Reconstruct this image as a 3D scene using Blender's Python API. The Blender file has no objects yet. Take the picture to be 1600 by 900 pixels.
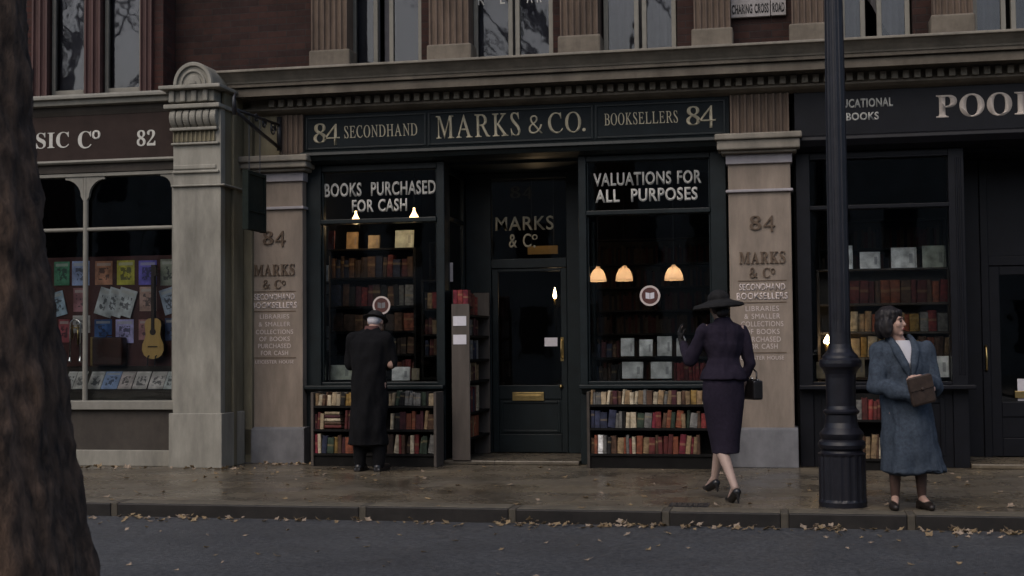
import bpy, bmesh, math, random
from mathutils import Vector, Matrix, Euler
random.seed(84)
S = bpy.context.scene
COL = S.collection
R = math.radians

# ------------------------------------------------------------------ camera, sky, sun, exposure
FOCAL, CAM_Y, CAM_Z = 2150.0, -14.52, 1.26          # focal length in pixels of the 1600 wide photograph
cam_data = bpy.data.cameras.new('camera')
cam_data.sensor_width = 36.0
cam_data.lens = FOCAL / 1600 * 36
cam_data.clip_start, cam_data.clip_end = 0.05, 3000
cam = bpy.data.objects.new('camera', cam_data)
COL.objects.link(cam)
CAM_M = Matrix.Translation((0, CAM_Y, CAM_Z)) @ (Matrix.Rotation(R(11.7), 4, 'Z') @ Matrix.Rotation(R(92.48), 4, 'X') @ Matrix.Rotation(R(-0.5), 4, 'Z'))
cam.matrix_world = CAM_M
cam_data.dof.use_dof = True
cam_data.dof.focus_distance = 14.0
cam_data.dof.aperture_fstop = 7.0
S.camera = cam

world = bpy.data.worlds.new('World')
S.world = world
world.use_nodes = True
wn, wl = world.node_tree.nodes, world.node_tree.links
sky = wn.new('ShaderNodeTexSky')
sky.sky_type = 'NISHITA'
sky.sun_disc = False
SUN_EL, SUN_AZ = R(48), R(200)
sky.sun_elevation = SUN_EL
sky.sun_rotation = SUN_AZ
sky.air_density, sky.dust_density, sky.ozone_density = 1.0, 3.6, 1.0
bg = wn['Background']
wl.new(sky.outputs['Color'], bg.inputs['Color'])
bg.inputs['Strength'].default_value = 0.10
sun_data = bpy.data.lights.new('sun', 'SUN')
sun_data.energy = 0.5
sun_data.angle = R(60)
sun_data.color = (1.0, 0.93, 0.86)
sun = bpy.data.objects.new('sun', sun_data)
COL.objects.link(sun)
# sun_rotation turns clockwise from +Y; the lamp's -Z points away from the sun
sd = Vector((math.sin(SUN_AZ) * math.cos(SUN_EL), math.cos(SUN_AZ) * math.cos(SUN_EL), math.sin(SUN_EL)))
sun.rotation_euler = sd.to_track_quat('Z', 'Y').to_euler()
sun.location = (0, -20, 30)
S.view_settings.view_transform = 'Standard'
S.view_settings.look = 'None'
S.view_settings.gamma = 1
S.view_settings.exposure = 0.52
S.render.engine = 'CYCLES'
S.cycles.use_denoising = True
S.cycles.max_bounces = 8
S.cycles.transparent_max_bounces = 16
S.cycles.sample_clamp_indirect = 4
S.cycles.caustics_reflective = False
S.cycles.caustics_refractive = False

# ------------------------------------------------------------------ measuring: a photograph point on the plane at depth y
def P(px, py, y=0.0):
    d = CAM_M.to_3x3() @ Vector((px - 800, 450 - py, -FOCAL))
    t = (y - CAM_Y) / d.y
    return Vector((t * d.x, y, CAM_Z + t * d.z))
def X(px, y=0.0, py=450): return P(px, py, y).x
def Z(py, y=0.0, px=800): return P(px, py, y).z

# ------------------------------------------------------------------ materials
MATS = {}
def mat(name, col, rough=0.7, var=0.25, scale=5.0, bump=0.0, spec=0.4, metal=0.0, stretch=(1, 1, 1), emit=None, col2=None, detail=6, coat=0.0, use_object=False, blotch=0.0):
    m = bpy.data.materials.new(name)
    m.use_nodes = True
    n, l = m.node_tree.nodes, m.node_tree.links
    b = n['Principled BSDF']
    tex = n.new('ShaderNodeTexCoord') if use_object else n.new('ShaderNodeNewGeometry')
    out = tex.outputs['Object'] if use_object else tex.outputs['Position']
    mp = n.new('ShaderNodeMapping'); mp.inputs['Scale'].default_value = stretch
    l.new(out, mp.inputs['Vector'])
    ns = n.new('ShaderNodeTexNoise'); ns.inputs['Scale'].default_value = scale; ns.inputs['Detail'].default_value = detail
    ns.inputs['Roughness'].default_value = 0.65
    l.new(mp.outputs['Vector'], ns.inputs['Vector'])
    rp = n.new('ShaderNodeValToRGB')
    c = Vector(col)
    lo = c * (1 - var); hi = (Vector(col2) if col2 else c * (1 + var))
    rp.color_ramp.elements[0].position = 0.3; rp.color_ramp.elements[1].position = 0.7
    rp.color_ramp.elements[0].color = (*lo, 1); rp.color_ramp.elements[1].color = (*hi, 1)
    l.new(ns.outputs['Fac'], rp.inputs['Fac'])
    colour = rp.outputs['Color']
    if blotch:
        n2 = n.new('ShaderNodeTexNoise'); n2.inputs['Scale'].default_value = 1.3; n2.inputs['Detail'].default_value = 8
        n2.inputs['Roughness'].default_value = 0.7
        mp2 = n.new('ShaderNodeMapping'); mp2.inputs['Scale'].default_value = (2.2, 2.2, 0.55); l.new(out, mp2.inputs['Vector'])
        l.new(mp2.outputs['Vector'], n2.inputs['Vector'])
        r2 = n.new('ShaderNodeMapRange'); r2.inputs[1].default_value = 0.35; r2.inputs[2].default_value = 0.65
        r2.inputs[3].default_value = 1 - blotch; r2.inputs[4].default_value = 1.0
        l.new(n2.outputs['Fac'], r2.inputs[0])
        mx = n.new('ShaderNodeMix'); mx.data_type = 'RGBA'; mx.blend_type = 'MULTIPLY'; mx.inputs[0].default_value = 1
        l.new(colour, mx.inputs[6]); l.new(r2.outputs[0], mx.inputs[7]); colour = mx.outputs[2]
    l.new(colour, b.inputs['Base Color'])
    b.inputs['Roughness'].default_value = rough
    b.inputs['Specular IOR Level'].default_value = spec
    b.inputs['Metallic'].default_value = metal
    b.inputs['Coat Weight'].default_value = coat
    if bump:
        bp = n.new('ShaderNodeBump'); bp.inputs['Strength'].default_value = bump; bp.inputs['Distance'].default_value = 0.02
        l.new(ns.outputs['Fac'], bp.inputs['Height']); l.new(bp.outputs['Normal'], b.inputs['Normal'])
    if emit:
        b.inputs['Emission Color'].default_value = (*emit[0], 1); b.inputs['Emission Strength'].default_value = emit[1]
    MATS[name] = m
    return m

def brick_mat(name, c1, c2, mortar):
    m = bpy.data.materials.new(name); m.use_nodes = True
    n, l = m.node_tree.nodes, m.node_tree.links
    b = n['Principled BSDF']
    g = n.new('ShaderNodeNewGeometry'); sx = n.new('ShaderNodeSeparateXYZ'); l.new(g.outputs['Position'], sx.inputs[0])
    ad = n.new('ShaderNodeMath'); ad.operation = 'ADD'; l.new(sx.outputs['X'], ad.inputs[0]); l.new(sx.outputs['Y'], ad.inputs[1])
    cx = n.new('ShaderNodeCombineXYZ'); l.new(ad.outputs[0], cx.inputs['X']); l.new(sx.outputs['Z'], cx.inputs['Y'])
    br = n.new('ShaderNodeTexBrick')
    br.inputs['Scale'].default_value = 1; br.inputs['Brick Width'].default_value = 0.225; br.inputs['Row Height'].default_value = 0.075
    br.inputs['Mortar Size'].default_value = 0.005; br.inputs['Mortar Smooth'].default_value = 0.2; br.inputs['Bias'].default_value = -0.1
    br.inputs['Color1'].default_value = (*c1, 1); br.inputs['Color2'].default_value = (*c2, 1); br.inputs['Mortar'].default_value = (*mortar, 1)
    l.new(cx.outputs[0], br.inputs['Vector'])
    ns = n.new('ShaderNodeTexNoise'); ns.inputs['Scale'].default_value = 2.2; ns.inputs['Detail'].default_value = 9; ns.inputs['Roughness'].default_value = 0.75
    l.new(g.outputs['Position'], ns.inputs['Vector'])
    mr = n.new('ShaderNodeMapRange'); mr.inputs[1].default_value = 0.3; mr.inputs[2].default_value = 0.7; mr.inputs[3].default_value = 0.55; mr.inputs[4].default_value = 1.3
    l.new(ns.outputs['Fac'], mr.inputs[0])
    mx = n.new('ShaderNodeMix'); mx.data_type = 'RGBA'; mx.blend_type = 'MULTIPLY'; mx.inputs[0].default_value = 1
    l.new(br.outputs['Color'], mx.inputs[6]); l.new(mr.outputs[0], mx.inputs[7]); l.new(mx.outputs[2], b.inputs['Base Color'])
    bp = n.new('ShaderNodeBump'); bp.inputs['Strength'].default_value = 0.6; bp.inputs['Distance'].default_value = 0.012; bp.invert = True
    l.new(br.outputs['Fac'], bp.inputs['Height']); l.new(bp.outputs['Normal'], b.inputs['Normal'])
    b.inputs['Roughness'].default_value = 0.9; b.inputs['Specular IOR Level'].default_value = 0.2
    MATS[name] = m
    return m

def glass_mat(name, tint=(0.95, 0.97, 0.97), rough=0.015, ior=1.5, ripple=0.02):
    m = bpy.data.materials.new(name); m.use_nodes = True
    n, l = m.node_tree.nodes, m.node_tree.links
    n.remove(n['Principled BSDF'])
    t = n.new('ShaderNodeBsdfTransparent'); t.inputs['Color'].default_value = (*tint, 1)
    gl = n.new('ShaderNodeBsdfGlossy'); gl.inputs['Roughness'].default_value = rough
    fr = n.new('ShaderNodeFresnel'); fr.inputs['IOR'].default_value = ior
    mx = n.new('ShaderNodeMixShader')
    l.new(fr.outputs[0], mx.inputs[0]); l.new(t.outputs[0], mx.inputs[1]); l.new(gl.outputs[0], mx.inputs[2])
    g = n.new('ShaderNodeNewGeometry'); ns = n.new('ShaderNodeTexNoise'); ns.inputs['Scale'].default_value = 3
    l.new(g.outputs['Position'], ns.inputs['Vector'])
    bp = n.new('ShaderNodeBump'); bp.inputs['Strength'].default_value = ripple; bp.inputs['Distance'].default_value = 0.05
    l.new(ns.outputs['Fac'], bp.inputs['Height']); l.new(bp.outputs['Normal'], gl.inputs['Normal'])
    l.new(mx.outputs[0], n['Material Output'].inputs['Surface'])
    MATS[name] = m
    return m

def object_colour_mat(name, kind):
    """cloth: book covers with faded wear and a tooled spine band; sheet: printed cover with a title bar and a blob of a picture."""
    m = bpy.data.materials.new(name); m.use_nodes = True
    n, l = m.node_tree.nodes, m.node_tree.links
    b = n['Principled BSDF']
    oi = n.new('ShaderNodeObjectInfo'); tc = n.new('ShaderNodeTexCoord')
    sx = n.new('ShaderNodeSeparateXYZ'); l.new(tc.outputs['Generated'], sx.inputs[0])
    def rng(sock, a, c):
        g1 = n.new('ShaderNodeMath'); g1.operation = 'GREATER_THAN'; g1.inputs[1].default_value = a; l.new(sock, g1.inputs[0])
        g2 = n.new('ShaderNodeMath'); g2.operation = 'LESS_THAN'; g2.inputs[1].default_value = c; l.new(sock, g2.inputs[0])
        mu = n.new('ShaderNodeMath'); mu.operation = 'MULTIPLY'; l.new(g1.outputs[0], mu.inputs[0]); l.new(g2.outputs[0], mu.inputs[1])
        return mu.outputs[0]
    def mul(a, c):
        mu = n.new('ShaderNodeMath'); mu.operation = 'MULTIPLY'; l.new(a, mu.inputs[0])
        if isinstance(c, float): mu.inputs[1].default_value = c
        else: l.new(c, mu.inputs[1])
        return mu.outputs[0]
    def over(base, col, fac):
        mx = n.new('ShaderNodeMix'); mx.data_type = 'RGBA'
        l.new(fac, mx.inputs[0]); l.new(base, mx.inputs[6])
        if isinstance(col, tuple): mx.inputs[7].default_value = (*col, 1)
        else: l.new(col, mx.inputs[7])
        return mx.outputs[2]
    ge = n.new('ShaderNodeNewGeometry')
    ns = n.new('ShaderNodeTexNoise'); ns.inputs['Scale'].default_value = 22 if kind == 'cloth' else 9; ns.inputs['Detail'].default_value = 5
    l.new(ge.outputs['Position'], ns.inputs['Vector'])
    mr = n.new('ShaderNodeMapRange'); mr.inputs[1].default_value = 0.3; mr.inputs[2].default_value = 0.7; mr.inputs[3].default_value = 0.5; mr.inputs[4].default_value = 1.35
    l.new(ns.outputs['Fac'], mr.inputs[0])
    mx = n.new('ShaderNodeMix'); mx.data_type = 'RGBA'; mx.blend_type = 'MULTIPLY'; mx.inputs[0].default_value = 1
    l.new(oi.outputs['Color'], mx.inputs[6]); l.new(mr.outputs[0], mx.inputs[7])
    c = mx.outputs[2]
    if kind == 'cloth':
        pick = n.new('ShaderNodeMath'); pick.operation = 'GREATER_THAN'; pick.inputs[1].default_value = 0.45; l.new(oi.outputs['Random'], pick.inputs[0])
        wob = n.new('ShaderNodeMath'); wob.operation = 'MULTIPLY_ADD'; wob.inputs[1].default_value = 0.5; wob.inputs[2].default_value = -0.3; l.new(oi.outputs['Random'], wob.inputs[0])
        zs_ = n.new('ShaderNodeMath'); zs_.operation = 'ADD'; l.new(sx.outputs['Z'], zs_.inputs[0]); l.new(wob.outputs[0], zs_.inputs[1])
        band = mul(rng(zs_.outputs[0], 0.62, 0.74), pick.outputs[0])
        c = over(c, (0.30, 0.22, 0.11), mul(band, 0.35))
        c = over(c, (0.03, 0.02, 0.015), mul(rng(sx.outputs['Z'], 0.10, 0.13), 0.5))
    elif kind == 'sheet':
        ns2 = n.new('ShaderNodeTexNoise'); ns2.inputs['Scale'].default_value = 26; ns2.inputs['Detail'].default_value = 3
        l.new(ge.outputs['Position'], ns2.inputs['Vector'])
        dark = n.new('ShaderNodeMath'); dark.operation = 'GREATER_THAN'; dark.inputs[1].default_value = 0.5; l.new(ns2.outputs['Fac'], dark.inputs[0])
        area = mul(rng(sx.outputs['X'], 0.2, 0.82), rng(sx.outputs['Z'], 0.2, 0.72))
        c = over(c, (0.035, 0.035, 0.045), mul(mul(area, dark.outputs[0]), 0.75))
        c = over(c, (0.55, 0.53, 0.48), mul(mul(rng(sx.outputs['Z'], 0.8, 0.92), rng(sx.outputs['X'], 0.1, 0.9)), 0.55))
    elif kind == 'jacket':
        area = mul(rng(sx.outputs['Y'], 0.16, 0.30), rng(sx.outputs['Z'], 0.25, 0.7))
        c = over(c, (0.12, 0.12, 0.14), mul(area, 0.5))
    l.new(c, b.inputs['Base Color'])
    b.inputs['Roughness'].default_value = 0.65
    b.inputs['Specular IOR Level'].default_value = 0.25
    MATS[name] = m
    return m

brick_mat('red_brick', (0.058, 0.025, 0.021), (0.036, 0.019, 0.018), (0.036, 0.03, 0.028))
brick_mat('dark_brick', (0.042, 0.0215, 0.018), (0.026, 0.0155, 0.0145), (0.030, 0.025, 0.024))
mat('far_stucco', (0.30, 0.28, 0.25), 0.8, 0.2, 2, blotch=0.3)
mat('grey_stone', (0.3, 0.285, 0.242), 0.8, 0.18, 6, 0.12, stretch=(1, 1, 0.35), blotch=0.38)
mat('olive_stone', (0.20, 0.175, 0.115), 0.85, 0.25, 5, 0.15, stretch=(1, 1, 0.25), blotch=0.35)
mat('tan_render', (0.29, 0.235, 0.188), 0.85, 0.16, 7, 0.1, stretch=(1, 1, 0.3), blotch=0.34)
mat('plinth_stone', (0.19, 0.19, 0.2), 0.8, 0.2, 6, 0.1, blotch=0.25)
mat('pale_cap', (0.36, 0.335, 0.35), 0.75, 0.12, 8, 0.06, blotch=0.2)
mat('cornice_stone', (0.172, 0.146, 0.114), 0.85, 0.28, 4, 0.2, stretch=(0.6, 1, 1), blotch=0.4)
mat('cornice_lip', (0.25, 0.225, 0.185), 0.85, 0.2, 5, 0.2, blotch=0.3)
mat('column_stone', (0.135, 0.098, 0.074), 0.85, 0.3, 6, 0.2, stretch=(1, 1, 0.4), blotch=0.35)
mat('cream_paint', (0.22, 0.21, 0.18), 0.6, 0.12, 9, 0.05, blotch=0.2)
mat('green_paint', (0.0065, 0.011, 0.0125), 0.45, 0.35, 7, 0.06, spec=0.26)
mat('sign_green', (0.0075, 0.0115, 0.014), 0.6, 0.25, 5, 0.04, spec=0.14)
mat('navy_paint', (0.0045, 0.005, 0.008), 0.48, 0.3, 7, 0.06, spec=0.22)
mat('brown_sign', (0.033, 0.022, 0.019), 0.6, 0.2, 6, 0.05, spec=0.12)
mat('brown_panel', (0.052, 0.043, 0.035), 0.75, 0.2, 6, 0.1, blotch=0.3)
mat('red_timber', (0.06, 0.027, 0.024), 0.6, 0.3, 8, 0.1, stretch=(1, 1, 0.2))
mat('gold_letters', (0.40, 0.36, 0.26), 0.6, 0.15, 20)
mat('white_letters', (0.50, 0.49, 0.45), 0.6, 0.1, 20)
mat('cream_letters', (0.55, 0.48, 0.42), 0.6, 0.1, 20)
mat('faint_letters', (0.035, 0.033, 0.028), 0.6, 0.1, 20)
mat('bronze_letters', (0.10, 0.066, 0.042), 0.6, 0.35, 30)
mat('pink_letters', (0.56, 0.48, 0.45), 0.7, 0.12, 30)
mat('black_letters', (0.02, 0.02, 0.02), 0.6, 0.1, 20)
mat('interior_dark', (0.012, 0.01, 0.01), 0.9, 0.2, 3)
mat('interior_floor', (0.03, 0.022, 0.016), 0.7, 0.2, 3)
mat('shelf_wood', (0.045, 0.036, 0.028), 0.6, 0.3, 8, 0.05, stretch=(0.3, 1, 1))
mat('dark_shelf', (0.01, 0.0095, 0.009), 0.7, 0.3, 8, 0.05, spec=0.08)
mat('grey_timber', (0.075, 0.062, 0.052), 0.7, 0.25, 9, 0.08, stretch=(1, 1, 0.2))
mat('paper', (0.42, 0.38, 0.31), 0.9, 0.12, 60)
mat('enamel', (0.30, 0.28, 0.275), 0.5, 0.2, 14, blotch=0.3)
mat('white_card', (0.62, 0.60, 0.64), 0.8, 0.05, 30)
mat('maroon_board', (0.085, 0.034, 0.03), 0.8, 0.25, 6)
mat('iron', (0.015, 0.015, 0.018), 0.4, 0.3, 12, 0.1, spec=0.5)
mat('lamp_post_paint', (0.01, 0.01, 0.015), 0.38, 0.3, 14, 0.12, spec=0.42)
mat('brass', (0.45, 0.33, 0.14), 0.3, 0.2, 14, metal=1.0)
mat('silver', (0.75, 0.73, 0.70), 0.2, 0.1, 14, metal=1.0)
mat('guitar_top', (0.62, 0.39, 0.13), 0.35, 0.1, 8, stretch=(6, 1, 1))
mat('guitar_dark', (0.035, 0.018, 0.012), 0.4, 0.2, 8)
mat('case_leather', (0.050, 0.018, 0.012), 0.5, 0.3, 10, 0.1)
mat('black_wool', (0.0065, 0.0065, 0.0075), 0.95, 0.3, 40, 0.15, spec=0.15)
mat('navy_wool', (0.021, 0.0165, 0.028), 0.95, 0.18, 40, 0.12, spec=0.15)
mat('blue_tweed', (0.05, 0.064, 0.085), 0.95, 0.28, 45, 0.2, spec=0.1)
mat('hat_felt', (0.016, 0.0155, 0.016), 0.9, 0.3, 30, 0.1, spec=0.2)
mat('white_cloth', (0.50, 0.49, 0.52), 0.9, 0.06, 20)
mat('skin', (0.44, 0.28, 0.22), 0.55, 0.08, 20)
mat('stocking', (0.42, 0.3, 0.25), 0.5, 0.08, 20)
mat('dark_stocking', (0.075, 0.045, 0.035), 0.5, 0.1, 20)
mat('grey_hair', (0.55, 0.54, 0.57), 0.8, 0.2, 60, 0.3)
mat('dark_hair', (0.009, 0.006, 0.006), 0.55, 0.35, 50, 0.3, stretch=(1, 1, 0.2))
mat('black_leather', (0.011, 0.010, 0.011), 0.3, 0.2, 20, spec=0.6)
mat('brown_leather', (0.016, 0.011, 0.009), 0.45, 0.25, 20, 0.1)
mat('bundle_leather', (0.042, 0.027, 0.02), 0.6, 0.35, 20, 0.15)
mat('lips', (0.22, 0.04, 0.04), 0.5, 0.05, 20)
mat('eye_dark', (0.02, 0.015, 0.012), 0.3, 0.05, 20)
mat('bark', (0.036, 0.024, 0.017), 0.95, 0.7, 20, 1.0, stretch=(1, 1, 0.4), detail=12, col2=(0.18, 0.112, 0.075), blotch=0.5)
mat('granite_kerb', (0.125, 0.108, 0.08), 0.6, 0.3, 9, 0.2, blotch=0.3)
mat('dry_leaf', (0.17, 0.112, 0.062), 0.8, 0.5, 9, 0.2, col2=(0.33, 0.24, 0.13))
mat('curtain_cloth', (0.19, 0.185, 0.195), 0.95, 0.15, 5)
mat('blind_fill_cloth', (0.095, 0.095, 0.11), 0.95, 0.1, 5)
mat('lamp_glow', (0.8, 0.6, 0.4), 0.5, 0.02, 5, emit=((1.0, 0.62, 0.28), 4.5))
mat('bulb_glow', (0.9, 0.7, 0.5), 0.5, 0.02, 5, emit=((1.0, 0.72, 0.42), 12))
def shade_mat(name):
    m = bpy.data.materials.new(name); m.use_nodes = True
    n, l = m.node_tree.nodes, m.node_tree.links
    b = n['Principled BSDF']; b.inputs['Base Color'].default_value = (0.66, 0.60, 0.54, 1); b.inputs['Roughness'].default_value = 0.35
    ns = n.new('ShaderNodeTexNoise'); ns.inputs['Scale'].default_value = 40
    t = n.new('ShaderNodeBsdfTranslucent'); t.inputs['Color'].default_value = (0.80, 0.70, 0.60, 1)
    bp = n.new('ShaderNodeBump'); bp.inputs['Strength'].default_value = 0.3; l.new(ns.outputs['Fac'], bp.inputs['Height']); l.new(bp.outputs['Normal'], t.inputs['Normal'])
    mx = n.new('ShaderNodeMixShader'); mx.inputs[0].default_value = 0.6
    l.new(b.outputs[0], mx.inputs[1]); l.new(t.outputs[0], mx.inputs[2]); l.new(mx.outputs[0], n['Material Output'].inputs['Surface'])
    MATS[name] = m
shade_mat('frosted_shade')
mat('board_paint', (0.016, 0.021, 0.018), 0.85, 0.3, 8, 0.05, spec=0.1)
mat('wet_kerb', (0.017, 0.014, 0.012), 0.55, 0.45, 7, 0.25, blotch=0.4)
mat('kerb_joint', (0.07, 0.06, 0.045), 0.8, 0.25, 12, 0.1)
mat('pale_leaf', (0.26, 0.2, 0.145), 0.8, 0.25, 9, 0.2)
mat('lit_board', (0.30, 0.19, 0.06), 0.7, 0.15, 8)
glass_mat('shop_glass')
glass_mat('upper_glass', (0.85, 0.86, 0.88), 0.03, 1.55, 0.05)
object_colour_mat('book_cloth', 'cloth')
object_colour_mat('sheet_print', 'sheet')
object_colour_mat('dust_jacket', 'jacket')

# ------------------------------------------------------------------ mesh builder and scene tree
ORIGIN = {}
class MB:
    def __init__(s): s.v, s.f, s.m, s.mi = [], [], [], 0
    def add(s, vs, fs):
        o = len(s.v); s.v += [Vector(p) for p in vs]; s.f += [tuple(i + o for i in f) for f in fs]; s.m += [s.mi] * len(fs); return s
    def box(s, x0, x1, y0, y1, z0, z1):
        x0, x1 = min(x0, x1), max(x0, x1); y0, y1 = min(y0, y1), max(y0, y1); z0, z1 = min(z0, z1), max(z0, z1)
        return s.add([(x0, y0, z0), (x1, y0, z0), (x1, y1, z0), (x0, y1, z0), (x0, y0, z1), (x1, y0, z1), (x1, y1, z1), (x0, y1, z1)],
                     [(0, 3, 2, 1), (4, 5, 6, 7), (0, 1, 5, 4), (1, 2, 6, 5), (2, 3, 7, 6), (3, 0, 4, 7)])
    def prof_x(s, prof, x0, x1):
        """closed outline of (y, z) points, drawn out along x"""
        n = len(prof)
        area = sum(prof[i][0] * prof[(i + 1) % n][1] - prof[(i + 1) % n][0] * prof[i][1] for i in range(n))
        if area < 0: prof = prof[::-1]
        vs = [(x0, y, z) for y, z in prof] + [(x1, y, z) for y, z in prof]
        fs = [(i, (i + 1) % n, n + (i + 1) % n, n + i)[::-1] for i in range(n)] + [tuple(range(n))[::-1], tuple(range(n, 2 * n))]
        return s.add(vs, [f[::-1] for f in fs[:n]] + fs[n:])
    def prof_z(s, prof, z0, z1):
        """closed outline of (x, y) points, drawn out along z"""
        n = len(prof)
        area = sum(prof[i][0] * prof[(i + 1) % n][1] - prof[(i + 1) % n][0] * prof[i][1] for i in range(n))
        if area < 0: prof = prof[::-1]
        vs = [(x, y, z0) for x, y in prof] + [(x, y, z1) for x, y in prof]
        return s.add(vs, [(i, (i + 1) % n, n + (i + 1) % n, n + i) for i in range(n)] + [tuple(range(n))[::-1], tuple(range(n, 2 * n))])
    def prof_y(s, prof, y0, y1):
        """closed outline of (x, z) points, drawn out along y"""
        n = len(prof)
        area = sum(prof[i][0] * prof[(i + 1) % n][1] - prof[(i + 1) % n][0] * prof[i][1] for i in range(n))
        if area < 0: prof = prof[::-1]
        vs = [(x, y0, z) for x, z in prof] + [(x, y1, z) for x, z in prof]
        return s.add(vs, [(n + i, n + (i + 1) % n, (i + 1) % n, i) for i in range(n)] + [tuple(range(n)), tuple(range(n, 2 * n))[::-1]])
    def lathe(s, cx, cy, prof, seg=32, flute=0, depth=0.0, fl=None):
        vs, fs = [], []
        for k, (r, z) in enumerate(prof):
            for i in range(seg):
                a = 2 * math.pi * i / seg
                rr = r - (depth if (flute and fl and fl[0] <= k <= fl[1] and (i * flute * 2 // seg) % 2) else 0)
                vs.append((cx + rr * math.cos(a), cy + rr * math.sin(a), z))
        for k in range(len(prof) - 1):
            for i in range(seg):
                j = (i + 1) % seg
                fs.append((k * seg + i, k * seg + j, (k + 1) * seg + j, (k + 1) * seg + i))
        up = prof[-1][1] >= prof[0][1]
        if not up: fs = [f[::-1] for f in fs]
        a, b = tuple(range(seg)), tuple(range((len(prof) - 1) * seg, len(prof) * seg))
        fs += [a[::-1], b] if up else [a, b[::-1]]
        return s.add(vs, fs)
    def tube(s, pts, rad, seg=10):
        pts = [Vector(p) for p in pts]
        rads = rad if isinstance(rad, (list, tuple)) else [rad] * len(pts)
        vs, fs = [], []
        ref = None
        for k, p in enumerate(pts):
            t = (pts[min(k + 1, len(pts) - 1)] - pts[max(k - 1, 0)]).normalized()
            if ref is None: ref = t.orthogonal().normalized()
            ref = (ref - t * ref.dot(t)).normalized()
            bi = t.cross(ref)
            for i in range(seg):
                a = 2 * math.pi * i / seg
                vs.append(p + (ref * math.cos(a) + bi * math.sin(a)) * rads[k])
        for k in range(len(pts) - 1):
            for i in range(seg):
                j = (i + 1) % seg
                fs.append((k * seg + i, k * seg + j, (k + 1) * seg + j, (k + 1) * seg + i))
        fs += [tuple(range(seg))[::-1], tuple(range((len(pts) - 1) * seg, len(pts) * seg))]
        return s.add(vs, fs)
    def ell(s, c, r, rot=None, nu=18, nv=12):
        vs, fs = [], []
        c = Vector(c); rot = rot or Matrix.Identity(3)
        for k in range(1, nv):
            ph = math.pi * k / nv
            for i in range(nu):
                a = 2 * math.pi * i / nu
                vs.append(c + rot @ Vector((r[0] * math.sin(ph) * math.cos(a), r[1] * math.sin(ph) * math.sin(a), -r[2] * math.cos(ph))))
        for k in range(nv - 2):
            for i in range(nu):
                j = (i + 1) % nu
                fs.append((k * nu + i, k * nu + j, (k + 1) * nu + j, (k + 1) * nu + i))
        b = len(vs); vs += [c + rot @ Vector((0, 0, -r[2])), c + rot @ Vector((0, 0, r[2]))]
        for i in range(nu):
            j = (i + 1) % nu
            fs += [(b, j, i), (b + 1, (nv - 2) * nu + i, (nv - 2) * nu + j)]
        return s.add(vs, fs)
    def cone(s, p0, r0, p1, r1, seg=14):
        """tapered limb with rounded ends"""
        p0, p1 = Vector(p0), Vector(p1); d = (p1 - p0)
        if d.length < 1e-6: return s.ell(p0, (r0, r0, r0))
        t = d.normalized(); pts, rr = [], []
        for k in (0.05, 0.35, 0.7): pts.append(p0 - t * r0 * math.cos(k * math.pi / 2)); rr.append(r0 * math.sin(k * math.pi / 2))
        for k in (0, 0.33, 0.67, 1): pts.append(p0.lerp(p1, k)); rr.append(r0 + (r1 - r0) * k)
        for k in (0.7, 0.35, 0.05): pts.append(p1 + t * r1 * math.cos(k * math.pi / 2)); rr.append(r1 * math.sin(k * math.pi / 2))
        return s.tube(pts, rr, seg)
    def loft(s, rings, seg=36):
        """rings: (centre, rx, ry, fold amplitude, fold count, phase)"""
        vs, fs = [], []
        for ring in rings:
            c, rx, ry = Vector(ring[0]), ring[1], ring[2]
            amp, cnt, ph = (ring[3:] + (0, 0, 0))[:3] if len(ring) > 3 else (0, 0, 0)
            for i in range(seg):
                a = 2 * math.pi * i / seg
                k = 1 + amp * math.sin(cnt * a + ph) + amp * 0.5 * math.sin((cnt + 3) * a + 2 * ph)
                vs.append(c + Vector((rx * math.cos(a) * k, ry * math.sin(a) * k, 0)))
        for k in range(len(rings) - 1):
            for i in range(seg):
                j = (i + 1) % seg
                fs.append((k * seg + i, k * seg + j, (k + 1) * seg + j, (k + 1) * seg + i))
        up = rings[-1][0][2] > rings[0][0][2]
        if not up: fs = [f[::-1] for f in fs]
        a, b = tuple(range(seg)), tuple(range((len(rings) - 1) * seg, len(rings) * seg))
        fs += [a[::-1], b] if up else [a, b[::-1]]
        return s.add(vs, fs)
    def xf(s, M, start=0):
        for i in range(start, len(s.v)): s.v[i] = M @ s.v[i]
        return s
    def mesh(s, name, mats, o):
        me = bpy.data.meshes.new(name)
        me.from_pydata([p - o for p in s.v], [], s.f)
        for q in (mats if isinstance(mats, (list, tuple)) else [mats]): me.materials.append(MATS[q])
        me.polygons.foreach_set('material_index', s.m)
        me.update()
        return me
    def build(s, name, mats, parent=None, origin=None, smooth=False, bevel=0.0):
        if parent is not None: o = ORIGIN[parent.name]
        else:
            o = Vector(origin) if origin is not None else Vector((sum(p.x for p in s.v) / len(s.v), sum(p.y for p in s.v) / len(s.v), min(p.z for p in s.v)))
        ob = bpy.data.objects.new(name, s.mesh(name, mats, o))
        COL.objects.link(ob)
        if parent is not None: ob.parent = parent
        else: ob.location = o
        ORIGIN[ob.name] = o
        if smooth:
            for p in ob.data.polygons: p.use_smooth = True
        if bevel:
            b = ob.modifiers.new('soft_edges', 'BEVEL'); b.width = bevel; b.segments = 2; b.limit_method = 'ANGLE'; b.angle_limit = R(40)
        return ob

def tag(o, label=None, cat=None, group=None, kind=None):
    if label: o['label'] = label
    if cat: o['category'] = cat
    if group: o['group'] = group
    if kind: o['kind'] = kind
    return o
def thing(name, label, cat, loc, group=None):
    o = bpy.data.objects.new(name, None); COL.objects.link(o)
    o.empty_display_size = 0.2
    o.location = loc; ORIGIN[o.name] = Vector(loc)
    return tag(o, label, cat, group)

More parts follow.
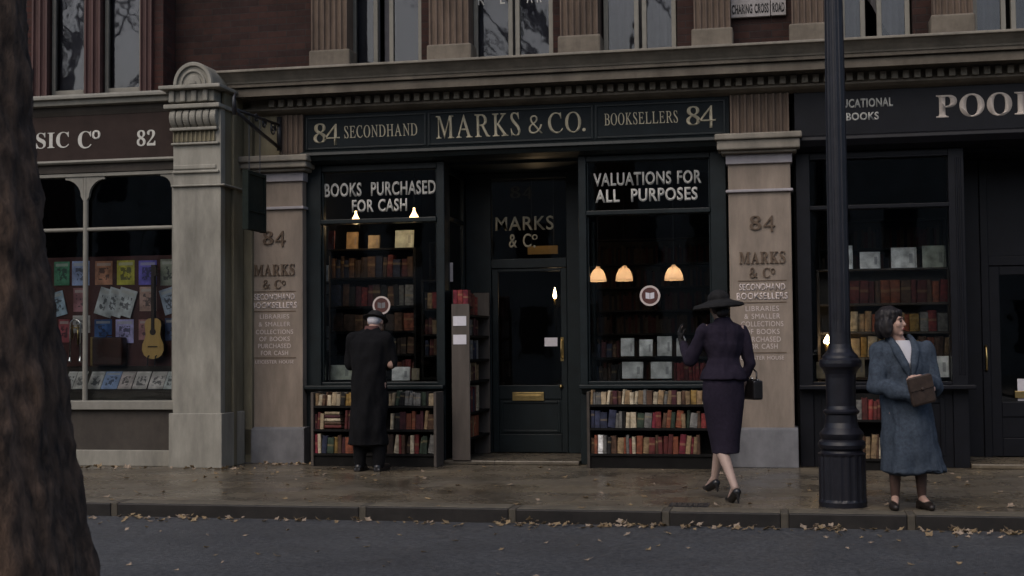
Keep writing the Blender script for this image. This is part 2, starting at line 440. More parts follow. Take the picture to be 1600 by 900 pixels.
# ------------------------------------------------------------------ lettering
BOLD_GLYPHS = {'A':(452,'0,0 0,18 10,19 18,21 26,25 33,30 39,38 45,47 52,60 58,75 215,466 233,465 393,87 401,70 408,55 414,44 420,34 426,27 434,22 442,19 452,18 452,0 238,0 238,18 262,20 279,25 289,34 292,46 282,81 262,132 112,132 88,71 85,59 84,48 87,35 96,26 111,20 133,18 137,18 137,0|122,161 251,161 186,319'),
'B':(403,'1,0 1,17 17,19 30,22 40,26 47,32 53,40 57,51 59,65 60,82 60,369 59,382 58,394 57,404 54,412 51,419 47,425 42,429 36,433 0,439 0,455 205,455 282,449 337,429 370,396 381,351 374,313 354,283 320,261 272,247 329,231 370,206 395,173 403,132 400,102 392,76 377,54 356,35 330,19 299,9 263,2 223,0|167,252 173,252 198,253 219,257 236,263 248,272 258,285 264,301 268,321 270,345 269,367 266,385 261,400 254,412 245,422 233,428 219,433 201,434 191,433 183,432 177,429 173,425 167,391|207,24 227,26 244,30 258,38 268,49 276,63 281,81 285,103 286,128 284,154 280,176 272,194 262,208 248,218 230,225 208,230 182,231 167,231 167,65 168,55 169,46 172,39 175,33 180,29 187,26 196,25'),
'C':(421,'231,-11 198,-9 167,-3 138,6 111,20 87,37 65,56 46,79 30,104 17,132 8,162 2,194 0,228 2,262 8,294 17,323 30,351 46,376 66,399 88,418 113,435 140,448 169,458 200,464 233,465 257,464 283,459 311,451 341,440 362,435 373,437 382,443 389,452 393,465 411,465 411,308 394,308 381,338 366,364 349,387 330,407 309,423 287,434 264,441 239,443 186,430 148,389 125,321 118,226 126,138 151,74 193,36 252,24 272,25 292,29 312,35 332,45 351,56 369,71 386,87 402,106 421,89 383,45 339,14 288,-5'),
'D':(453,'5,0 5,17 20,19 32,21 41,25 48,30 53,36 56,46 58,59 59,75 59,374 58,392 56,407 52,418 46,426 38,432 28,435 15,438 0,439 0,455 207,455 263,452 313,441 355,422 390,396 418,364 437,325 449,279 453,228 438,128 393,57 318,14 213,0|207,24 238,27 264,37 287,53 304,75 318,104 328,139 334,181 336,229 328,318 304,382 264,420 208,433 196,433 187,431 180,428 175,423 171,417 169,409 167,398 167,385 167,72 167,59 169,48 171,40 175,34 180,30 187,27 196,25'),
'E':(416,'0,0 0,17 16,18 30,20 41,24 48,30 54,37 58,48 60,62 61,78 61,369 60,389 58,405 54,417 48,425 40,431 30,435 17,438 2,439 2,455 385,455 385,320 369,320 364,349 355,373 342,392 326,406 306,417 281,424 252,429 218,430 186,428 172,417 169,388 169,246 179,246 200,247 218,252 233,259 245,269 255,282 263,300 269,321 274,345 290,345 290,118 273,118 271,137 268,154 264,169 259,181 253,192 245,201 237,208 227,213 215,217 202,220 188,222 171,222 169,222 169,67 169,56 171,47 174,40 178,35 184,32 192,29 203,28 216,28 240,28 262,30 281,34 299,39 316,45 331,53 344,63 357,75 368,89 379,105 388,123 397,143 416,143 388,0'),
'H':(492,'0,0 0,17 16,19 30,22 40,26 47,32 53,39 57,50 59,64 60,81 60,379 59,394 56,406 53,416 47,424 40,429 29,434 17,437 1,439 1,455 227,455 227,439 189,432 172,415 167,379 167,251 327,251 327,379 322,415 305,432 267,439 267,455 492,455 492,439 476,437 463,434 453,429 446,424 441,417 437,407 435,394 434,379 434,81 435,65 437,52 441,41 446,33 453,27 463,22 476,19 492,17 492,0 267,0 267,17 283,19 296,21 306,25 314,31 320,38 324,49 326,63 327,81 327,221 167,221 167,81 168,64 170,50 174,39 179,32 187,26 197,22 210,19 227,17 227,0'),
'I':(233,'0,0 0,17 16,20 29,23 40,27 48,32 54,39 59,49 61,61 62,75 62,387 61,401 59,412 55,421 50,427 42,432 32,435 18,437 0,439 0,455 231,455 231,439 215,437 201,435 191,432 183,427 177,421 173,412 170,401 170,387 170,77 174,44 193,26 233,17 233,0'),
'K':(503,'0,0 0,17 16,19 29,22 40,26 47,32 52,39 56,50 58,64 59,81 59,379 58,394 56,406 52,416 47,424 39,430 29,434 16,437 1,439 1,455 226,455 226,439 189,432 171,415 167,379 167,234 305,373 317,387 326,398 331,409 333,418 329,427 318,434 300,437 275,439 275,455 470,455 470,439 461,439 431,434 399,419 365,395 329,361 255,285 447,46 471,25 503,17 503,0 265,0 265,17 290,18 306,21 318,34 317,40 313,47 308,56 300,66 183,214 167,198 167,81 167,64 170,50 173,39 179,32 186,26 197,22 210,19 226,17 226,0'),
'L':(412,'0,0 0,17 16,19 30,22 40,26 47,32 53,39 57,50 59,64 60,81 60,379 59,394 56,407 53,417 47,425 40,430 29,434 17,437 1,439 1,455 235,455 235,439 193,434 186,431 181,427 176,422 173,416 167,379 167,83 170,47 185,31 219,28 242,28 263,31 282,34 300,40 315,47 330,56 343,67 355,80 366,95 376,112 385,132 394,154 412,154 387,0'),
'M':(603,'0,0 0,17 16,19 29,22 39,26 47,32 53,39 58,50 60,63 61,79 61,382 57,416 39,432 1,439 1,455 171,455 303,142 435,455 603,455 603,439 588,437 576,433 566,429 559,423 553,416 549,405 547,393 546,378 546,85 551,43 554,36 557,31 562,26 568,23 603,17 603,0 382,0 382,17 419,25 424,28 429,32 433,38 436,44 441,83 441,399 274,0 256,0 91,389 91,80 92,62 95,48 99,37 106,30 114,24 125,20 139,18 155,17 155,0'),
'N':(462,'385,-11 89,350 89,79 90,62 92,49 95,38 101,31 108,26 118,21 132,19 149,17 149,0 0,0 0,17 36,23 53,41 58,79 58,388 18,433 0,439 0,455 138,455 373,169 373,377 368,414 351,431 313,439 313,455 462,455 462,439 446,437 432,434 422,430 415,425 410,417 407,407 404,393 404,377 404,-11'),
'O':(470,'233,-11 208,-10 185,-6 162,-1 141,7 120,17 101,29 83,43 66,58 51,75 38,93 27,113 17,134 9,156 4,179 1,203 0,228 1,252 4,276 9,299 17,321 27,342 38,362 51,380 67,397 84,413 102,426 121,438 142,448 164,456 188,462 212,465 237,466 262,465 285,462 308,456 329,448 350,439 369,427 387,414 403,399 418,382 431,364 443,344 453,323 460,301 466,277 469,253 470,228 469,203 466,179 460,156 453,134 443,113 431,93 418,75 402,58 386,43 367,29 348,17 327,7 305,-1 282,-6 258,-10|237,12 287,26 323,66 344,133 351,228 349,278 343,321 334,358 320,389 302,412 282,430 258,440 232,443 182,430 146,389 124,322 117,228 119,178 125,135 135,98 149,67 167,43 187,26 210,16'),
'P':(394,'0,0 0,17 16,19 30,22 40,26 47,32 53,39 57,50 59,64 60,81 60,379 59,394 56,406 53,416 47,424 40,429 29,434 17,437 1,439 1,455 199,455 238,454 272,452 300,447 321,440 337,432 351,422 364,411 375,398 383,383 389,367 393,350 394,332 391,305 383,280 370,259 352,240 328,225 299,214 266,208 227,206 167,206 167,81 168,64 170,50 174,39 179,32 187,26 197,22 210,19 227,17 227,0|167,230 186,230 210,231 229,235 245,243 257,253 266,266 272,283 276,304 277,329 276,354 273,375 268,392 260,406 250,417 237,425 221,430 201,431 174,424 167,398'),
'R':(465,'0,0 0,17 16,19 30,22 40,26 47,32 53,39 57,50 59,64 60,81 60,379 59,394 56,406 53,416 47,424 40,429 29,434 17,437 1,439 1,455 202,455 249,453 290,448 324,439 352,426 374,409 390,388 399,363 402,334 396,296 377,265 345,241 300,224 417,50 437,26 463,17 465,17 465,0 323,0 186,212 167,212 167,81 168,64 170,50 174,39 179,32 187,26 197,22 210,19 227,17 227,0|167,234 188,234 213,235 234,240 251,248 265,258 275,272 283,290 287,311 289,336 284,378 269,407 244,425 209,431 197,431 187,429 180,426 175,422 171,417 169,409 167,398 167,385'),
'S':(316,'0,-11 0,158 19,158 29,124 40,94 53,70 68,50 86,34 106,24 129,17 154,15 172,16 188,20 202,27 214,36 223,47 230,60 234,74 236,89 232,110 222,129 205,146 182,160 120,191 92,205 69,221 49,236 34,253 22,270 13,289 8,309 7,332 8,352 11,370 17,387 24,403 34,417 45,429 58,440 72,449 88,457 105,462 123,465 142,466 186,461 239,448 248,446 257,445 264,446 270,450 275,457 277,466 296,466 296,319 279,319 274,337 267,354 260,370 250,385 240,398 229,410 218,420 205,429 192,436 179,441 165,444 151,445 135,443 120,440 108,434 97,426 88,417 82,406 78,394 77,380 78,368 81,356 86,346 94,336 104,328 116,319 130,311 146,303 210,273 230,263 247,253 262,243 274,233 285,222 294,211 301,200 307,188 311,176 314,162 316,148 316,133 315,112 311,93 305,75 296,58 285,43 271,29 255,18 238,8 218,0 197,-6 174,-9 149,-10 115,-8 83,1 55,9 42,12 26,7 18,-11'),
'U':(459,'233,-13 190,-10 153,-2 123,10 99,29 81,52 68,81 61,115 58,155 58,379 57,394 55,406 51,416 46,424 38,429 28,434 15,437 0,439 0,455 225,455 225,439 187,432 170,415 166,379 166,140 167,112 171,88 178,68 188,51 201,39 217,29 237,24 260,22 311,31 348,56 370,99 377,159 377,378 376,393 374,406 370,416 364,423 356,429 345,433 331,437 313,439 313,455 459,455 459,439 445,436 433,432 424,427 418,421 413,414 410,404 408,392 407,378 407,181 405,133 397,92 383,58 365,32 341,13 310,-2 275,-10'),
'2':(321,'0,0 0,69 99,171 119,191 136,210 150,228 163,245 173,261 182,277 188,292 194,307 197,322 200,338 202,354 202,371 201,389 199,405 194,417 188,427 181,435 172,441 161,444 150,445 134,443 121,438 110,429 102,416 96,400 92,380 89,356 88,329 70,330 53,333 39,338 26,344 16,353 8,365 4,379 2,396 3,407 6,419 11,430 19,441 28,450 39,459 53,467 68,474 85,479 105,483 126,485 150,486 185,484 216,479 243,469 264,456 282,440 294,421 301,399 304,375 303,363 302,352 299,340 295,329 290,318 284,306 277,294 267,281 257,267 244,252 230,237 214,220 130,138 63,74 220,74 230,75 239,77 248,81 255,86 262,93 268,101 272,110 276,120 281,141 321,141 317,0'),
'4':(354,'112,0 112,36 131,36 142,36 152,38 161,40 170,44 177,50 182,58 185,70 186,84 186,125 0,125 0,166 190,480 284,480 284,169 354,169 354,125 284,125 284,84 285,70 288,58 293,50 300,44 308,40 318,38 328,36 339,36 348,36 348,0|47,169 186,169 186,287 187,351 190,416 180,394 165,366 149,338 137,319'),
'8':(335,'163,-7 137,-6 112,-2 91,3 71,11 54,20 40,31 28,44 18,57 10,72 5,88 1,105 0,122 2,143 7,162 15,178 27,193 42,206 59,219 78,231 99,242 80,255 63,267 49,281 37,296 28,311 21,327 17,345 16,364 17,380 19,395 24,409 30,423 39,437 50,449 63,459 79,469 98,476 120,482 144,485 171,486 205,484 234,478 258,468 279,453 294,435 305,415 312,393 314,369 313,350 308,333 301,318 290,305 277,293 261,282 244,271 224,260 252,245 276,230 295,215 310,199 321,183 329,166 334,147 335,127 332,97 324,71 310,48 290,29 265,13 236,2 202,-5|183,283 194,290 204,298 212,307 219,317 224,328 227,340 229,354 230,370 223,407 219,415 214,423 208,430 202,436 195,441 186,444 177,447 167,447 154,446 143,442 133,435 125,426 119,414 114,402 111,388 110,372 111,356 115,341 121,329 129,318 140,309 152,300 166,291|167,32 183,33 198,37 210,45 221,55 230,68 237,82 241,98 242,116 240,131 236,146 229,159 219,170 205,181 188,192 168,204 144,216 133,208 123,199 114,189 106,178 99,166 95,152 92,137 91,120 92,101 96,84 103,69 112,56 123,45 136,38 150,33'),
'&':(454,'151,-7 118,-5 89,2 63,13 41,28 23,46 10,69 2,95 0,125 1,149 7,172 15,191 27,208 43,223 60,238 80,252 103,266 63,318 55,332 49,348 46,364 45,382 47,406 53,426 63,444 78,459 96,471 117,480 141,485 168,487 194,485 216,480 236,472 253,460 267,445 277,427 282,407 284,383 283,363 278,344 269,327 257,312 243,297 226,283 208,270 188,258 318,133 326,144 334,155 341,168 346,181 365,240 425,240 419,219 413,198 406,179 398,160 389,142 379,125 368,110 356,95 454,0 374,0 316,56 300,43 283,31 264,20 245,11 225,3 202,-2 178,-6|152,293 170,304 186,315 199,326 209,336 216,347 222,358 225,370 226,383 225,395 222,405 217,415 210,423 201,430 191,435 179,438 166,439 153,438 141,435 130,430 120,424 112,416 107,406 103,395 102,383 103,371 106,360 110,349 115,338 122,328 131,317 141,305|153,46 173,47 193,49 210,54 227,60 241,67 255,75 267,84 278,93 139,229 121,218 106,207 93,196 82,185 73,173 67,160 63,144 61,127 63,109 68,94 75,80 86,68 100,58 115,51 133,47'),
'.':(84,'41,-9 33,-9 26,-7 19,-3 12,1 7,8 3,15 1,25 0,36 1,48 3,57 7,65 12,71 19,76 26,79 33,81 41,81 50,81 58,79 65,76 71,71 77,65 81,57 83,48 84,36 83,25 81,15 77,8 71,1 65,-3 58,-7 50,-9'),
'o':(333,'165,-7 142,-5 120,-1 99,6 80,15 63,27 47,42 33,59 21,79 12,101 5,125 1,152 0,181 3,223 11,260 25,292 45,318 69,339 98,355 131,364 167,367 191,365 213,361 234,354 253,345 271,333 287,318 300,301 312,282 321,260 328,236 332,209 333,181 330,139 322,101 308,69 288,42 263,21 234,6 202,-4|166,42 192,45 214,52 232,63 246,80 258,100 266,123 270,150 272,181 270,211 266,238 258,261 246,281 232,297 214,308 192,315 166,317 140,315 118,308 100,297 86,281 75,261 67,238 63,211 61,181 63,150 67,123 75,100 86,80 101,63 119,52 141,45')}
ROMAN_GLYPHS = {'M':(558,'16,0 16,13 50,18 66,36 70,73 64,385 60,419 57,427 53,433 47,439 41,443 33,446 23,449 12,450 0,451 0,465 124,465 281,108 408,465 536,465 537,451 532,451 518,451 507,448 498,444 492,439 488,431 485,421 483,408 482,392 493,80 494,60 496,45 500,37 504,31 510,25 516,21 524,18 533,16 545,14 557,13 558,0 374,0 374,11 406,18 421,39 424,83 414,392 271,0 262,0 91,393 98,103 98,86 100,71 102,58 104,48 107,39 112,31 118,25 124,21 132,18 141,16 153,14 166,13 166,0'),
'A':(497,'3,0 0,13 22,15 38,24 52,37 62,56 109,182 221,475 233,475 414,58 419,47 427,37 434,30 443,24 453,19 464,16 478,14 493,13 497,0 309,0 306,13 311,13 326,14 336,16 345,20 349,26 350,34 348,46 344,60 337,78 302,158 147,158 134,150 111,90 105,71 102,56 102,44 103,36 123,17 161,13 163,0|145,183 291,183 214,367'),
'R':(472,'20,0 20,13 23,13 38,14 49,17 59,21 65,27 70,34 72,45 75,57 74,73 64,385 60,420 57,428 53,434 47,439 41,443 33,446 23,449 13,450 0,451 0,465 196,465 229,463 260,458 287,450 311,438 330,424 346,406 359,387 368,364 373,320 359,284 325,256 272,235 380,85 393,68 404,53 416,41 426,31 436,23 447,18 458,15 469,13 472,13 472,0 368,0 207,228 192,228 161,229 137,231 141,89 146,46 150,37 154,30 160,24 166,20 174,17 182,15 193,13 204,13 212,13 212,0|181,250 213,252 241,257 263,267 279,280 291,297 296,316 296,339 292,363 276,398 250,423 216,438 172,443 146,440 135,427 132,398 136,253 158,251'),
'K':(489,'20,0 20,13 22,13 55,18 70,36 74,73 64,385 60,419 57,427 53,433 47,439 41,443 33,446 23,449 13,450 0,451 0,465 184,465 184,451 178,451 166,451 155,449 146,446 141,441 136,435 134,425 131,412 131,396 136,265 136,261 136,256 143,250 150,253 274,385 287,400 295,413 298,425 299,434 295,441 286,447 274,450 258,451 254,451 252,465 416,465 414,452 411,452 398,450 384,446 371,438 357,426 342,412 324,395 305,376 284,354 198,264 388,69 402,56 416,44 428,34 440,27 451,21 463,16 476,14 488,13 489,0 290,0 290,13 294,13 326,18 330,37 320,55 298,79 154,228 143,233 137,224 142,75 145,46 149,37 153,30 159,24 166,20 175,18 184,16 198,14 212,13 212,0'),
'S':(293,'180,-9 157,-8 134,-5 107,2 79,10 69,13 62,13 53,12 47,8 43,1 41,-8 29,-8 6,146 18,146 30,115 45,88 60,65 79,46 99,30 120,19 143,13 167,11 178,12 190,14 200,18 209,23 216,30 223,38 228,47 231,57 233,68 233,79 231,92 228,105 210,139 179,174 147,201 108,232 86,250 66,267 50,282 37,297 27,311 18,325 11,339 6,353 2,370 0,386 1,401 4,416 9,429 17,440 27,450 38,459 51,466 67,471 84,474 104,475 135,473 165,466 189,459 200,457 208,458 214,461 218,466 220,473 233,473 253,336 242,336 232,364 221,387 208,407 193,424 176,437 158,446 140,451 120,453 103,452 90,448 78,442 69,433 64,421 62,408 62,393 65,376 69,366 75,356 82,345 92,334 101,324 112,313 124,302 138,291 177,259 220,224 243,203 261,179 277,154 287,126 292,107 293,89 292,73 289,57 282,42 274,29 264,18 251,8 236,1 220,-5 200,-8'),
'C':(424,'260,-10 232,-9 204,-4 177,3 152,13 127,25 105,41 84,58 65,78 48,101 33,125 21,151 11,179 5,203 2,227 0,252 2,276 6,299 12,322 21,344 31,365 44,384 57,402 73,419 90,433 119,451 150,464 182,472 217,475 238,474 261,470 287,465 314,457 333,453 340,454 345,458 349,463 351,470 365,470 378,332 364,332 362,343 359,353 350,376 339,395 326,413 311,427 294,438 275,446 254,451 231,453 211,451 192,447 173,440 156,430 141,418 126,404 114,388 102,370 93,350 87,328 81,305 79,281 77,255 79,229 84,202 91,175 104,140 120,109 139,83 161,60 186,42 212,29 241,21 269,19 312,24 349,40 380,66 407,103 424,91 410,67 394,46 376,29 357,15 337,4 314,-4 289,-9'),
'O':(452,'241,-10 215,-9 188,-5 163,2 140,11 117,22 97,36 77,52 60,70 45,90 31,112 20,136 10,162 6,185 2,207 0,230 0,253 2,275 7,296 13,317 21,338 30,357 41,376 53,393 66,409 82,423 98,436 115,447 133,457 152,465 173,470 193,474 214,475 242,473 267,469 292,463 315,453 337,441 358,427 376,411 393,393 408,373 422,351 433,327 441,302 447,284 450,265 451,246 452,227 452,208 449,189 446,170 441,152 436,134 429,117 421,100 412,85 403,70 392,56 381,44 368,32 341,14 311,1 278,-7|236,10 253,11 268,15 283,21 297,29 309,39 321,51 332,65 341,80 349,97 357,114 362,133 367,153 371,174 372,196 374,218 373,240 371,263 368,286 363,309 357,331 347,360 335,384 320,406 304,423 286,437 266,447 245,453 222,455 204,453 187,449 171,443 156,434 142,422 130,408 118,392 108,374 100,355 92,333 87,310 82,286 81,267 79,249 79,230 81,211 82,193 85,174 90,155 94,137 105,108 117,83 133,61 150,43 169,29 190,18 212,12'),
'E':(416,'20,0 20,13 22,13 37,14 49,16 58,20 64,25 69,33 72,43 74,57 74,73 64,385 60,419 57,427 53,433 47,439 41,443 33,446 23,449 13,450 0,451 0,465 354,465 365,364 354,364 353,367 349,381 343,394 338,405 332,414 325,421 317,427 307,432 296,436 283,439 268,440 250,442 230,442 173,442 144,439 133,426 131,396 135,260 192,260 215,261 234,264 249,269 260,275 268,284 273,296 276,309 277,326 290,326 293,161 281,161 275,187 260,220 237,234 197,237 137,237 141,83 142,62 145,47 147,41 151,36 156,31 162,28 200,24 246,24 269,24 290,26 308,29 325,34 340,40 353,48 365,57 375,67 383,80 391,94 397,110 402,128 416,128 405,0'),
'N':(451,'395,-11 96,373 104,84 106,60 109,43 112,35 116,29 122,24 128,20 172,13 172,0 20,0 20,13 35,14 46,16 56,20 64,25 68,33 72,43 74,56 74,73 66,393 66,401 64,408 61,416 56,423 50,431 43,438 34,444 25,448 15,450 5,451 0,451 0,465 96,465 375,108 367,381 366,405 362,422 359,430 354,436 350,441 342,445 299,451 298,465 450,465 451,451 418,447 400,429 396,392 408,-11'),
'D':(462,'18,0 18,13 22,13 37,14 48,16 58,20 64,26 69,33 72,43 74,56 74,73 64,385 60,419 57,427 53,433 47,439 41,443 33,446 23,449 12,450 0,451 0,465 178,465 210,463 241,459 271,452 299,442 326,429 351,413 374,395 394,375 412,352 428,328 441,301 451,272 458,245 461,219 462,193 460,169 454,145 447,122 437,101 422,82 407,64 388,48 366,34 341,22 315,12 286,5 255,1 221,0|217,22 245,24 269,28 292,34 311,44 328,56 343,70 355,86 365,103 373,123 379,144 382,166 383,189 383,213 380,237 375,262 369,287 356,323 340,354 320,381 297,403 271,420 242,433 210,440 175,443 144,439 132,423 131,387 140,89 144,49 147,42 152,36 157,32 166,28 187,24'),
'H':(491,'20,0 20,13 22,13 55,18 70,36 74,73 64,385 60,419 57,427 53,433 47,439 41,443 33,446 23,449 13,450 0,451 0,465 184,465 186,451 183,451 169,451 158,448 148,445 141,439 136,432 133,421 131,407 131,390 134,285 136,271 144,262 161,259 333,259 348,262 353,274 348,385 344,419 342,427 337,433 332,439 325,443 317,446 308,449 297,450 284,451 284,465 470,465 470,451 464,451 451,451 440,448 431,444 424,439 421,431 417,421 416,408 415,392 426,80 427,60 430,45 433,37 437,31 442,25 449,21 457,18 466,16 477,14 490,13 491,0 305,0 305,13 307,13 340,18 355,36 358,73 354,212 354,217 352,222 344,232 327,234 156,234 141,231 136,220 141,80 142,60 144,45 148,37 152,31 158,25 164,21 172,18 181,16 193,14 205,13 206,0'),
'B':(393,'20,0 20,13 23,13 38,14 49,17 59,21 65,27 70,34 72,45 75,57 74,73 64,385 60,420 57,428 53,434 47,439 41,443 33,446 23,449 13,450 0,451 0,465 170,465 240,458 294,440 333,408 354,365 359,327 347,296 319,270 276,251 316,234 347,211 371,181 386,145 391,124 393,104 390,85 385,68 375,53 362,39 347,28 328,18 306,10 282,4 255,1 225,0|169,259 203,260 231,266 254,275 271,287 282,303 288,322 289,344 283,369 268,401 246,424 215,437 176,442 145,440 135,430 132,410 132,365 136,269 146,261|201,21 234,23 262,30 284,40 300,56 312,75 316,97 316,123 309,152 301,172 291,190 278,205 263,217 245,226 225,232 202,236 177,237 146,235 137,222 141,73 143,58 146,44 148,38 152,32 157,28 162,25'),
'L':(418,'22,0 21,13 24,13 39,14 50,16 60,20 66,26 71,33 74,43 76,56 76,73 66,385 64,405 62,419 59,427 55,433 49,439 43,443 35,446 25,449 14,450 2,451 0,465 186,465 184,452 171,451 159,449 150,445 144,440 139,432 135,422 134,409 134,393 143,92 145,64 147,51 149,43 153,37 158,32 163,29 204,24 251,24 276,24 298,26 317,29 334,33 348,38 360,45 371,54 380,65 388,78 395,94 401,111 405,132 418,132 414,0')}
BOLD_GLYPHS['4'] = ROMAN_GLYPHS['4'] = (335, '0,95 205,95 205,-75 268,-75 268,95 335,95 335,140 268,140 268,480 232,480 0,128|62,140 205,140 205,352')
def glyph_curve(text, table, gap, word):
    cu = bpy.data.curves.new('lettering', 'CURVE'); cu.dimensions = '2D'; cu.fill_mode = 'BOTH'
    x = 0
    for ch in text:
        small = ch in 'o2' and table is ROMAN_GLYPHS
        if ch == ' ': x += word; continue
        w, data = (table.get(ch) or BOLD_GLYPHS[ch])
        up = 0
        sc = 1.0
        if ch == 'o': sc, up = 0.72, 170
        if ch == '.' : sc = 0.9
        for loop in data.split('|'):
            pts = [tuple(map(int, q.split(','))) for q in loop.split()]
            sp = cu.splines.new('POLY'); sp.points.add(len(pts) - 1); sp.use_cyclic_u = True
            for q, p in zip(sp.points, pts): q.co = ((x + p[0] * sc) / 1000, (p[1] * sc + up) / 1000, 0, 1)
        x += w * sc + gap
    return cu
def lettering(text, style, material, parent, x0, x1, z0, z1, y, depth=0.004, name='lettering', face=-1, offset=None):
    """flat letters with a little thickness, filling the box x0..x1, z0..z1 in front of the plane y"""
    if style in ('bold', 'roman'):
        cu = glyph_curve(text, BOLD_GLYPHS if style == 'bold' else ROMAN_GLYPHS, 70 if style == 'roman' else 55, 250)
        if offset: cu.offset = offset
    else:
        cu = bpy.data.curves.new('lettering', 'FONT'); cu.body = text; cu.size = 1
        cu.space_character = 1.08; cu.space_word = 1.25
        cu.offset = offset if offset is not None else (0.028 if style == 'sans_bold' else 0.0)
    cu.resolution_u = 4
    t = bpy.data.objects.new('lettering_tmp', cu); COL.objects.link(t)
    bpy.context.view_layer.update()
    me = bpy.data.meshes.new_from_object(t.evaluated_get(bpy.context.evaluated_depsgraph_get()))
    bpy.data.objects.remove(t); bpy.data.curves.remove(cu)
    xs = [v.co.x for v in me.vertices]; ys = [v.co.y for v in me.vertices]
    ax, bx, ay, by = min(xs), max(xs), min(ys), max(ys)
    bm = bmesh.new(); bm.from_mesh(me); bpy.data.meshes.remove(me)
    bmesh.ops.remove_doubles(bm, verts=bm.verts, dist=1e-4)
    bmesh.ops.dissolve_limit(bm, angle_limit=0.02, verts=bm.verts, edges=bm.edges)
    o = ORIGIN[parent.name]
    for v in bm.verts:
        v.co = Vector((x0 + (v.co.x - ax) / (bx - ax) * (x1 - x0), y, z0 + (v.co.y - ay) / (by - ay) * (z1 - z0))) - o
    faces = list(bm.faces)
    r = bmesh.ops.extrude_face_region(bm, geom=faces)
    for v in [g for g in r['geom'] if isinstance(g, bmesh.types.BMVert)]: v.co.y += face * depth
    bmesh.ops.recalc_face_normals(bm, faces=bm.faces)
    me = bpy.data.meshes.new(name); bm.to_mesh(me); bm.free()
    me.materials.append(MATS[material])
    ob = bpy.data.objects.new(name, me); COL.objects.link(ob); ob.parent = parent
    ORIGIN[ob.name] = o
    return ob
def letter_px(text, style, material, parent, px0, px1, py0, py1, y, **k):
    """the same, measured on the photograph: px0..px1, top py0, bottom py1 at the middle of the line"""
    pm = (px0 + px1) / 2
    return lettering(text, style, material, parent, X(px0, y, py0), X(px1, y, py0), Z(py1, y, pm), Z(py0, y, pm), y, **k)

# ------------------------------------------------------------------ ground
KERB_Y, ROAD_Z = -3.93, -0.11
def ground_mat(name, kind):
    m = bpy.data.materials.new(name); m.use_nodes = True
    n, l = m.node_tree.nodes, m.node_tree.links
    b = n['Principled BSDF']; g = n.new('ShaderNodeNewGeometry')
    def noise(scale, det=6, rough=0.6, vec=None):
        q = n.new('ShaderNodeTexNoise'); q.inputs['Scale'].default_value = scale; q.inputs['Detail'].default_value = det; q.inputs['Roughness'].default_value = rough
        l.new(vec or g.outputs['Position'], q.inputs['Vector']); return q.outputs['Fac']
    def ramp(f, a, c, p0=0.3, p1=0.7):
        q = n.new('ShaderNodeValToRGB'); q.color_ramp.elements[0].position = p0; q.color_ramp.elements[1].position = p1
        q.color_ramp.elements[0].color = (*a, 1); q.color_ramp.elements[1].color = (*c, 1); l.new(f, q.inputs['Fac']); return q.outputs['Color']
    def mix(a, c, f, mode='MIX'):
        q = n.new('ShaderNodeMix'); q.data_type = 'RGBA'; q.blend_type = mode
        if isinstance(f, float): q.inputs[0].default_value = f
        else: l.new(f, q.inputs[0])
        l.new(a, q.inputs[6]); l.new(c, q.inputs[7]); return q.outputs[2]
    bp = n.new('ShaderNodeBump')
    if kind == 'road':
        fine = noise(26, 8, 0.95)
        c = mix(ramp(noise(1.1, 7, 0.7), (0.052, 0.053, 0.056), (0.083, 0.085, 0.088)), ramp(fine, (0.2, 0.2, 0.2), (2.2, 2.2, 2.2), 0.40, 0.64), 1.0, 'MULTIPLY')
        bp.inputs['Strength'].default_value = 0.9; bp.inputs['Distance'].default_value = 0.02
        l.new(fine, bp.inputs['Height'])
        rr = ramp(noise(1.7, 6), (0.42,) * 3, (0.68,) * 3)
    else:
        br = n.new('ShaderNodeTexBrick'); br.inputs['Scale'].default_value = 1; br.inputs['Brick Width'].default_value = 0.92; br.inputs['Row Height'].default_value = 0.68
        br.inputs['Mortar Size'].default_value = 0.006; br.inputs['Mortar Smooth'].default_value = 0.3
        br.inputs['Color1'].default_value = (0.138, 0.115, 0.082, 1); br.inputs['Color2'].default_value = (0.104, 0.090, 0.070, 1); br.inputs['Mortar'].default_value = (0.04, 0.035, 0.03, 1)
        l.new(g.outputs['Position'], br.inputs['Vector'])
        c = mix(br.outputs['Color'], ramp(noise(1.6, 9, 0.75), (0.55, 0.53, 0.5), (1.35, 1.32, 1.28)), 1.0, 'MULTIPLY')
        c = mix(c, ramp(noise(28, 5, 0.7), (0.75,) * 3, (1.25,) * 3), 1.0, 'MULTIPLY')
        bp.inputs['Strength'].default_value = 0.35; bp.inputs['Distance'].default_value = 0.01
        l.new(noise(9, 8, 0.72), bp.inputs['Height'])
        rr = ramp(noise(1.3, 7, 0.65), (0.10,) * 3, (0.5,) * 3, 0.38, 0.62)
    l.new(c, b.inputs['Base Color']); l.new(bp.outputs['Normal'], b.inputs['Normal']); l.new(rr, b.inputs['Roughness'])
    b.inputs['Specular IOR Level'].default_value = 0.5
    MATS[name] = m
ground_mat('asphalt', 'road')
ground_mat('york_stone', 'paving')
mb = MB(); mb.box(-400, 400, -400, 400, -0.5, ROAD_Z - 0.03); tag(mb.build('ground', 'asphalt'), kind='structure')
mb = MB(); mb.box(-60, 60, -21.0, KERB_Y, ROAD_Z - 0.02, ROAD_Z); tag(mb.build('road', 'asphalt'), kind='structure')
mb = MB(); mb.box(-60, 60, KERB_Y + 0.30, 7.0, -0.12, 0.0); tag(mb.build('pavement', 'york_stone'), kind='structure')
mb = MB()
edges_px = [-420, -60, 178, 566, 800, 1040, 1226, 1424, 1700]
kx = [-60] + [X(p, KERB_Y, 800) for p in edges_px] + [60]
